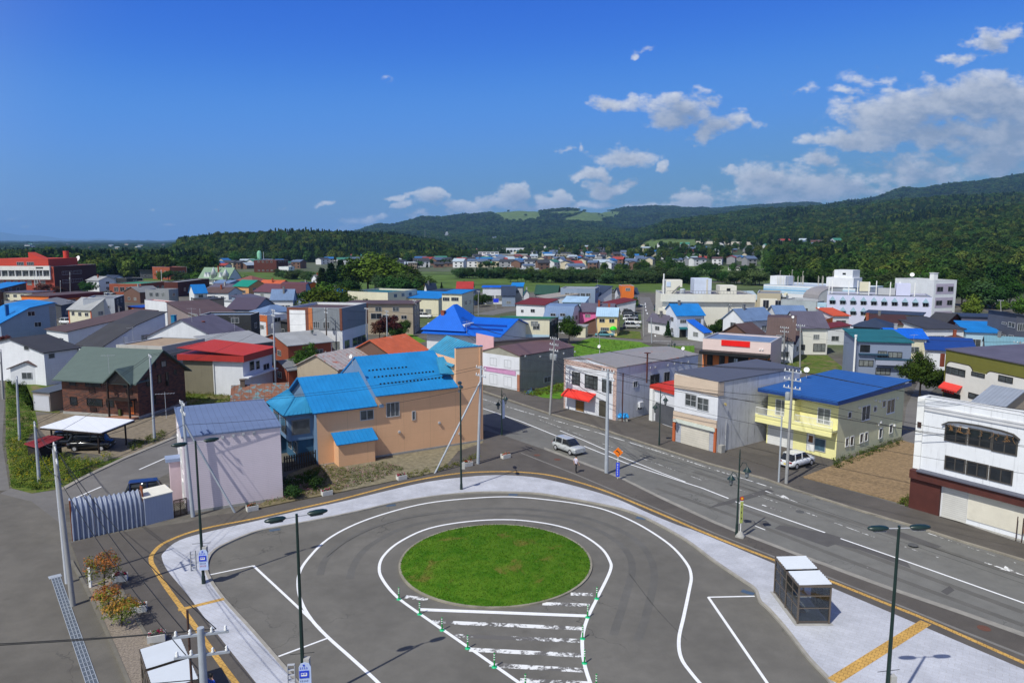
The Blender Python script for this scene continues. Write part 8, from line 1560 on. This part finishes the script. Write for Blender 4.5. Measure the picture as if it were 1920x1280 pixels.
for i,(p,c,l)in enumerate([((200,557),WHC,'white car by the bright tree near the town hall'),((206,552),S(150,155,160,.8),'silver car in the row by the town hall'),((211,547),BLK,'dark car in the row by the town hall')]):car('suv',at(*p),R(165),c,l,'cars near the town hall')
car('suv',at(1231,582),R(80),S(50,46,70,.8),'dark car parked beside the hospital corner');car('sedan',ground_at(1421,522),R(10),WHC,'tiny white car on the lane beyond the river')
g=at(993,741);root=empty('bicycle',g,R(15));tag(root,'blue bicycle with dark basket left on the grass by the cement shop','bicycle')
for x in(-.52,.52):
 v=[(x+.32*math.cos(a),0,.33+.32*math.sin(a))for a in np.linspace(0,6.283,17)];MB().path(v,.022,5).build('wheel',TYRE,root)
MB().path([(-.52,0,.33),(-.15,0,.33),(.35,0,.75),(-.2,0,.75),(-.15,0,.33)],.025,5).path([(-.52,0,.33),(-.2,0,.75),(-.25,0,.9)],.02,5).path([(.52,0,.33),(.35,0,.75),(.3,0,1.0),(.2,.25,1.02)],.02,5).path([(.3,0,1.0),(.2,-.25,1.02)],.02,5).build('frame',mat(S(40,110,190)),root);MB().box(-.38,-.06,.88,-.1,.06,.95).build('saddle',DARK,root);MB().box(.42,-.16,.72,.72,.16,.98).build('basket',DARK,root)
# ---------------------------------------------------------------- people
def person(g,ang,label,shirt,legs,stride=.12,sleeve=.52):
 J=[(0,0,.95),(0,.01,1.15),(0,.02,1.38),(0,.02,1.47),(0,-.01,1.56),(0,-.015,1.66)];Rr=[.135,.125,.13,.052,.085,.075];E=[(i,i+1)for i in range(5)]
 def chain(root_,pts,rr):
  p=root_
  for q,r in zip(pts,rr):J.append(q);Rr.append(r);E.append((p,len(J)-1));p=len(J)-1
  return p
 for s_ in(-1,1):
  f=stride*s_;chain(0,[(.09*s_,0,.86),(.095*s_,-f*.9,.50),(.10*s_,f*.2-f*.9,.09),(.11*s_,-.13-f*.7,.035)],[.09,.06,.042,.038])
  h=chain(2,[(.19*s_,.02,1.38),(.23*s_,.04+f*.6,1.12),(.24*s_,-.06+f*.9,.89),(.24*s_,-.08+f,.82)],[.065,.045,.033,.032])
  hx,hy,hz=J[h]
  for k in range(4):chain(h,[(hx+.004*s_,hy-.03+.02*k,hz-.06),(hx-.008*s_,hy-.035+.02*k,hz-.095+.006*abs(k-1))],[.009,.008])
  chain(h-1,[(hx-.02*s_,hy-.05,hz+.03),(hx-.025*s_,hy-.065,hz-.01)],[.011,.009])
 me=bpy.data.meshes.new('person');me.from_pydata(J,E,[]);me.update();o=bpy.data.objects.new('person',me);COL.objects.link(o);o.location=g;o.rotation_euler=(0,0,ang);tag(o,label,'person')
 md=o.modifiers.new('skin','SKIN');md.use_smooth_shade=True
 for i,v in enumerate(me.skin_vertices[0].data):v.radius=(Rr[i],Rr[i]);v.use_root=(i==0)
 o.modifiers.new('smooth','SUBSURF').levels=1;o.modifiers['smooth'].render_levels=1
 m=bpy.data.materials.new('clothes');m.use_nodes=True;T=NT(m.node_tree);sp=T.new('ShaderNodeSeparateXYZ');T.l.new(T.new('ShaderNodeTexCoord').outputs['Object'],sp.inputs[0]);z,x=sp.outputs[2],T.math('ABSOLUTE',sp.outputs[0])
 skin=S(206,160,132);c=T.mix(T.math('GREATER_THAN',z,.93),legs,shirt);c=T.mix(T.math('LESS_THAN',z,.08),c,(.02,.02,.02,1));c=T.mix(T.math('GREATER_THAN',z,1.44),c,skin);c=T.mix(T.math('MULTIPLY',T.math('GREATER_THAN',x,.185),T.math('LESS_THAN',z,1.16 if sleeve>.4 else .9)),c,skin);T.put(T.n['Principled BSDF'].inputs['Base Color'],c);T.n['Principled BSDF'].inputs['Roughness'].default_value=.8;me.materials.append(m)
 hb=MB();hb.lathe([(.001,.12),(.05,.11),(.085,.06),(.092,0),(.088,-.05)],12);q=hb.build('hair',mat((.012,.010,.009,1),rough=.6),o);q.location=(0,.018,1.63);nb=MB();nb.box(-.012,-.105,1.575,.012,-.085,1.61);nb.build('nose',mat(skin),o)
 eb=MB();eb.box(-.04,-.093,1.615,-.02,-.086,1.628).box(.02,-.093,1.615,.04,-.086,1.628).box(-.025,-.09,1.53,.025,-.083,1.538);eb.build('face_features',DARK,o);return o
person(at(1080,886,SW),R(120),'pedestrian in a pale top and dark trousers walking on the pavement by the street',S(196,190,206),(.02,.02,.025,1));person(top_at(396,1262,1.82)+Vector((0,0,SW)),R(150),'person with dark hair and blue shirt in the shade of the bottom left shelter',S(50,90,200),(.03,.03,.04,1),.03);person(at(611,673),R(60),'small pedestrian in grey at the crossing beyond the leafy street tree',S(150,158,170),S(90,100,130))
# ---------------------------------------------------------------- grass lots, weeds, wild flowers
for seq,m_,lab in[([(1066,648),(1085,640),(1110,633),(1200,641),(1222,650),(1302,648),(1302,686),(1160,672),(1075,676)],MEAD,'green and brown mown grass of the vacant lot behind the shops'),([(972,738),(1062,716),(1068,732),(1050,748),(1000,744)],MEAD,'rough grass in the gap beside the cement shop'),([(1555,640),(1552,625),(1600,626),(1585,642)],LAWN,'bright lawn beside the white violet-roofed house'),([(1446,690),(1450,672),(1490,666),(1552,666),(1582,690),(1575,700),(1510,700)],ROUGH,'unmown grass behind the blue roofed flats'),([(1160,618),(1200,622),(1203,636),(1150,632)],ROUGH,'thin grass beside the small car park'),([(690,645),(770,625),(800,640),(700,660)],MEAD,'park grass before the beige hall'),([(0,690),(60,685),(110,700),(112,775),(60,770),(15,720)],ROUGH,'grass plot behind the garage at left'),([(338,722),(440,715),(450,760),(345,758)],ROUGH,'unkempt grass beside the brick house'),([(1172,793),(1222,778),(1232,786),(1190,798)],MEAD,'strip of grass at the side wall of the awning shop'),([(10,690),(42,705),(62,752),(72,800),(46,830),(110,853),(180,868),(232,856),(118,915),(60,925),(22,915),(11,840)],ROUGH,'overgrown verge along the lane at left')]:grass_lot(seq,m_,.022,'grass',lab)
WG=[leaf_mat((.075,.125,.022,1)),leaf_mat((.13,.15,.025,1)),leaf_mat((.42,.30,.02,1),oview=.1),leaf_mat((.45,.20,.26,1),oview=.1),leaf_mat((.55,.5,.5,1),oview=.1)]
def scatter(name,label,poly,n,per,size,hmin,hmax,mi,seed,rad=.3,cat='weeds'):
 P=[at(*p)for p in poly];xs=np.array([p.x for p in P]);ys=np.array([p.y for p in P]);r=np.random.RandomState(seed);out=[]
 while len(out)<n:
  x=r.uniform(xs.min(),xs.max(),500);y=r.uniform(ys.min(),ys.max(),500);k=inpoly(x,y,list(zip(xs,ys)));out+=list(zip(x[k],y[k]))
 q=np.array(out[:n]);c=np.column_stack([q,r.uniform(hmin,hmax,n)]);me=leaves_mesh(name,c,np.tile(np.array([[rad,rad,rad]]),(n,1)),per,size,WG[mi],seed,up=.8,core=(q[:,0].mean(),q[:,1].mean(),-40));o=bpy.data.objects.new(name,me);COL.objects.link(o);tag(o,label,cat,kind='stuff');return o
VERGE=[(12,690),(40,705),(58,750),(66,800),(44,832),(70,850),(110,858),(180,868),(225,856),(118,912),(60,922),(24,912),(13,840)]
scatter('weeds','tall green weeds of the verge along the lane',VERGE,620,22,.08,.02,.5,0,1,.36);scatter('weeds','yellowing weeds of the verge along the lane',VERGE[3:],420,18,.075,.15,.8,1,2,.32);scatter('wildflowers','yellow flowers in the verge',VERGE[3:],120,10,.05,.4,.9,2,3,.15)
FL=[(480,952),(520,928),(545,900),(600,874),(655,880),(720,868),(760,880),(700,905),(640,920),(560,935)]
scatter('weeds','low green and dry growth on the earth before the beige house',FL,520,12,.05,.02,.22,0,4,.22);scatter('weeds','dry yellowish tufts on the earth before the beige house',FL,520,14,.05,.02,.25,1,5,.2);scatter('wildflowers','pink cosmos flowers on the earth before the beige house',FL,330,4,.04,.15,.4,3,6,.12);scatter('wildflowers','white small flowers on the earth before the beige house',FL,120,4,.03,.15,.4,4,7,.12)
for k,(p,lab)in enumerate([([(1066,650),(1110,634),(1222,650),(1300,650),(1300,684),(1075,674)],'longer grass tufts on the vacant lot'),([(975,738),(1062,718),(1064,734),(1000,744)],'grass tufts beside the cement shop'),([(1560,866),(1640,838),(1690,822),(1695,832),(1600,868),(1565,880)],'weeds along the side wall of the yellow flats'),([(338,722),(440,716),(448,758),(345,758)],'weeds in the plot beside the brick house'),([(530,900),(600,880),(600,890),(535,930)],'dark weeds in the shade by the board fence'),([(240,832),(310,808),(312,822),(245,848)],'weeds on the kerb before the carport'),([(1700,932),(1712,938),(1706,952),(1680,942)],'weed clump at the corner of the gravel lot'),([(760,892),(860,868),(900,850),(905,856),(860,876),(770,898)],'weeds along the pavement edge by the stay pole')]):scatter('weeds',lab,p,[500,260,160,420,160,120,40,90][k],16,.07,.02,.3,k%2 if k else 0,20+k,.25)
# ---------------------------------------------------------------- the town across the river, each house its own object
rf=random.Random(77);FW_={'white':S(214,214,216,.9),'cream':S(206,196,170,.88),'grey':S(150,150,154,.85),'brown':S(120,92,78,.85)};FR_={'charcoal':S(70,72,78,.8),'blue':S(50,110,170,.9),'red':S(160,70,62,.88),'brown':S(96,72,68,.85),'slate':S(96,112,138,.85),'green':S(70,130,110,.85),'pale':S(170,184,196,.88)}
def far_house(g,w,d,h,rise,ang,wk,rk,place,group):
 root=empty('far_house',g,ang);tag(root,'far house with %s roof and %s walls, %s'%(rk,wk,place),'house',group);mb=MB();mb.extr([(0,-3),(0,h),(d/2,h+rise),(d,h),(d,-3)],'x',-w/2,w/2);mb.build('wall',mat(FW_[wk],rough=.85,var=.05),root)
 rb=MB();e=.5;rb.extr([(-e,h-e*rise/d*2),(d/2,h+rise),(d+e,h-e*rise/d*2),(d+e,h+.22-e*rise/d*2),(d/2,h+rise+.25),(-e,h+.22-e*rise/d*2)],'x',-w/2-e,w/2+e);rb.build('roof',mat(FR_[rk],rough=.6,var=.08,scale=.3,spec=.2),root)
 for z in((.9,3.4)if h>4.5 else(1.0,)):
  for u in(-.28,.2):MB().box(w*u,-.06,z,w*u+1.7,-.01,z+1.2).build('window',GLASS,root)
for(n,x0,x1,y0,y1,rows,place,grp)in[(44,755,965,503,486,4,'right of the big tree clump','far houses right of the tree clump'),(14,600,700,497,487,2,'left of the big tree clump','far houses left of the tree clump'),(64,965,1190,508,476,6,'below the far long white block','far houses below the long white school'),(16,985,1110,474,466,3,'above the far long white block','far houses above the long white school'),(14,870,1015,458,447,3,'high on the slope near the red road','far houses near the red road'),(8,800,850,449,446,2,'in the hamlet by the white castle','far houses by the white castle'),(40,1190,1420,500,462,5,'below the pale retaining wall','far houses below the retaining wall'),(16,1440,1580,468,456,3,'on the wooded slope above the school','far houses on the wooded slope'),(14,420,560,505,500,2,'beyond the meadow at the centre left','far houses beyond the meadow'),(16,230,420,512,505,2,'by the dark wood at left','far houses by the dark wood'),(12,40,320,468,459,3,'tiny on the plain at far left','far houses on the plain')]:
 for i in range(n):
  r_=i%rows;m_=max(1,n//rows);x=x0+(x1-x0)*((i//rows)+rf.uniform(.1,.9))/m_;y=y0+(y1-y0)*(r_+rf.uniform(.2,.8))/rows;g=ground_at(x,y);k=1.0 if g.y<2500 else 1.4
  far_house(g,rf.uniform(8,14)*k,rf.uniform(6.5,9)*k,rf.choice([3.2,5.4,5.8])*k,rf.uniform(1.0,2.4)*k,rf.choice([.25,.25,-.4,1.1])+rf.uniform(-.1,.1),rf.choice(['white','white','white','cream','grey','brown']),rf.choice(['charcoal','charcoal','blue','red','brown','slate','slate','green','pale']),place,grp)
def far_block(x0,x1,yb,yt,d,wk,label,rows,name='far_building',roofm=None,nwin=8,band=True):
 a,c=ground_at(x0,yb),ground_at(x1,yb);Y=(a.y+c.y)/2;w=(x1-x0)/1392*Y;h=at_depth(960,yt,Y).z-tz((a.x+c.x)/2,Y);root=empty(name,(at_depth(x0,yb,Y).x,Y,tz((a.x+c.x)/2,Y)));tag(root,label,'building');MB().box(0,0,-4,w,d,h).build('wall',mat(wk,rough=.85,var=.05),root);MB().box(-.4,-.4,h,w+.4,d+.4,h+.5).build('roof',roofm or mat(S(170,172,174,.85)),root)
 for r_ in range(rows):
  z=h*(r_+.35)/rows
  for i in range(nwin):MB().box(w*(i+.15)/nwin,-.1,z,w*(i+.85)/nwin,-.01,z+h/rows*.36).build('window',GLASS,root)
 return root
far_block(897,935,482,472.5,20,S(226,228,232,.95),'long white school-like block with two dark window bands across the river',2,nwin=5);far_block(925,948,474,466,18,S(206,196,182,.9),'cream flat block behind the long white one',2,nwin=4);far_block(949,988,477,465,25,S(228,232,240,.95),'big plain white hall behind the long white block',1,nwin=6);far_block(936,989,484,477,20,S(200,190,172,.9),'tan low block in front of the big white hall',1,nwin=9);far_block(1027,1076,486,478,12,S(206,186,150,.9),'long tan apartment block with balconies below the wooded slope',2,nwin=9);far_block(347,358,476,472,14,S(206,158,128,.9),'small salmon block at the left of the salmon flats',1,nwin=2);far_block(373,392,476.5,471,14,S(206,158,128,.9),'salmon flats with white balconies, left half',2,nwin=4);far_block(392,428,476,469.5,14,S(206,158,128,.9),'salmon flats with white balconies, longer right half',2,nwin=6);far_block(1372,1400,507,499.5,10,S(226,222,216,.95),'white low house with brown roof by the lane beyond the hospital',1,nwin=4,roofm=mat(S(104,86,92,.85)));far_block(1365,1387,527,520,8,S(226,168,142,.9),'small salmon pink flat building behind the hospital roof',1,nwin=2,roofm=mat(S(100,100,100)));far_block(1530,1548,492,487,10,S(224,214,204,.95),'pale low hut roof among the wooded slope',1,nwin=2);far_block(1483,1505,503,497,10,S(210,206,196,.95),'second pale hut lower among the trees',1,nwin=2);far_block(765,782,504,493,10,S(150,134,118,.85),'brown two-storey flats with white balconies on the levee',2,nwin=4);far_block(940,962,505.5,501,8,S(224,120,56,.95),'low building with bright orange band on the levee',1,nwin=4);far_block(961,1010,511,505,12,S(224,226,232,.95),'long low white shed by the river trees',1,nwin=2)
g=ground_at(838,446);k=g.y/1392;root=empty('castle_tower',g);tag(root,'white tiered castle-like tower with dark roofs on the wooded slope','castle')
for i,(w_,z0,z1)in enumerate([(9,0,3.4),(7,3.9,6.2),(5.2,6.7,8.6),(3.6,9.1,10.8)]):w_*=k;MB().box(-w_/2,-w_/2,z0*k-(6*k if i==0 else 0),w_/2,w_/2,z1*k).build('wall',mat(S(230,230,230,.95)),root);a=w_*.68;MB().add([(-a,-a,z1*k),(a,-a,z1*k),(a,a,z1*k),(-a,a,z1*k),(-w_*.3,-w_*.3,z1*k+.7*k),(w_*.3,-w_*.3,z1*k+.7*k),(w_*.3,w_*.3,z1*k+.7*k),(-w_*.3,w_*.3,z1*k+.7*k)],[(3,2,1,0),(4,5,6,7),(0,1,5,4),(1,2,6,5),(2,3,7,6),(3,0,4,7)]).build('roof',mat(S(110,116,124)),root)
def drape(name,pts,w,z,m):
 P=[ground_at(*p)for p in pts];mb=MB();V=[]
 for i,p in enumerate(P):d=(P[min(i+1,len(P)-1)]-P[max(0,i-1)]);d.z=0;d.normalize();nn=Vector((-d.y,d.x,0))*w/2;V+=[p+nn+Vector((0,0,z)),p-nn+Vector((0,0,z))]
 mb.add(V,[(2*i,2*i+1,2*i+3,2*i+2)for i in range(len(P)-1)]);o=mb.build(name,m);o['kind']='structure'
drape('hill_road',[(902,483),(898,478),(893,473),(888,468),(883,463)],14,2.5,mat(S(160,116,104,.9),rough=.9));drape('far_road',[(1085,508),(1092,503),(1100,497),(1106,491),(1112,486)],9,.6,A_ROAD);drape('far_lane',[(1350,512),(1400,509),(1440,505)],4,.5,A_ROAD);drape('levee_path',[(760,513),(840,513.5),(870,512),(905,514)],4,.3,A_ROAD);drape('street_branch',[(905,590),(940,583),(975,577)],7,.02,A_ROAD)
A_,B_=ground_at(1305,458),ground_at(1412,460);root=empty('retaining_wall',A_);tag(root,'long pale concrete retaining wall below the dark wood','retaining wall');MB().obb((0,0,1),B_-A_+Vector((0,0,1)),.8,7).build('wall_panel',mat(S(200,192,180,.9),rough=.9),root)
for(p,yt,lab,r)in[((540,446),429,'thin dark mast on the wooded ridge',.5),((797,452),428,'lattice mast on the slope left of the castle',.5),((495,497),472,'white chimney pole beyond the meadow',.5)]:g=ground_at(*p);o=MB().tube((0,0,0),(0,0,height_at(g,yt)-g.z),r,r*.5,5).build('mast',GALV,None,g);tag(o,lab,'mast')
g=ground_at(487,497);root=empty('silo',g);tag(root,'pale green silo tower beyond the meadow','silo');MB().lathe([(2.2,0),(2.2,12),(1.2,14),(.05,14.2)],12).build('tank',mat(S(130,190,160,.9)),root)
g=at(1000,586);o=MB()
root=empty('blue_sign',at(930,578));tag(root,'plain blue sign panel on posts beside the sloping street','sign');MB().box(-.9,-.06,2.0,.9,.06,3.3).build('board',mat(S(30,60,220,.95)),root);MB().tube((0,0,0),(0,0,2),.06,.06,6).build('post',GALV,root)
for i,(x,y,z,l)in enumerate([(1124.5,656,7.0,'small white dish on the flat rusty roof of the awning shop'),(1281.5,660,7.0,'white dish on a mast at the back of the awning shop roof'),(1535,578,6,'white dish on the red-brown flat roof'),(1487,598,8,'white dish on the brown mansard roof'),(661,679,9.5,'white dish at the gable of the beige house')]):dish(at(x,y+6,z),(-.7,-.8,.35),.24,l,.9)
for i,(x,y,z,l,rz)in enumerate([(312,770,6.4,'spindly aerial on the pink workshop corner',.3),(1124,648,7,'aerial behind the dish on the rusty roof',.2),(250,628,7,'aerial above the white house side wall',.4),(360,590,9,'aerial on the purple ridge',0),(440,606,8,'aerial on the purple roof slope',.2),(205,686,6,'thin aerial before the white house',.1),(875,612,5.5,'small aerial on the very blue roof',.6),(1712,640,5,'aerial on the deep blue roof at right',.4),(1120,526,9,'aerial over the navy roof',.1)]):aerial(at(x,y+14,z),2.4,l,rz)
# ---------------------------------------------------------------- air
def haze():
 mb=MB();mb.box(-26000,-900,-20,26000,38000,700);m=bpy.data.materials.new('haze');m.use_nodes=True;T=NT(m.node_tree);T.n.remove(T.n['Principled BSDF'])
 v=T.new('ShaderNodeVolumePrincipled');v.inputs['Color'].default_value=(.30,.58,1.0,1);v.inputs['Density'].default_value=HAZE;v.inputs['Anisotropy'].default_value=0.0;T.l.new(v.outputs[0],T.n['Material Output'].inputs['Volume']);o=mb.build('haze',m);o['kind']='stuff';tag(o,'thin blue air haze over the whole valley','haze')
HAZE=5.5e-5
haze()
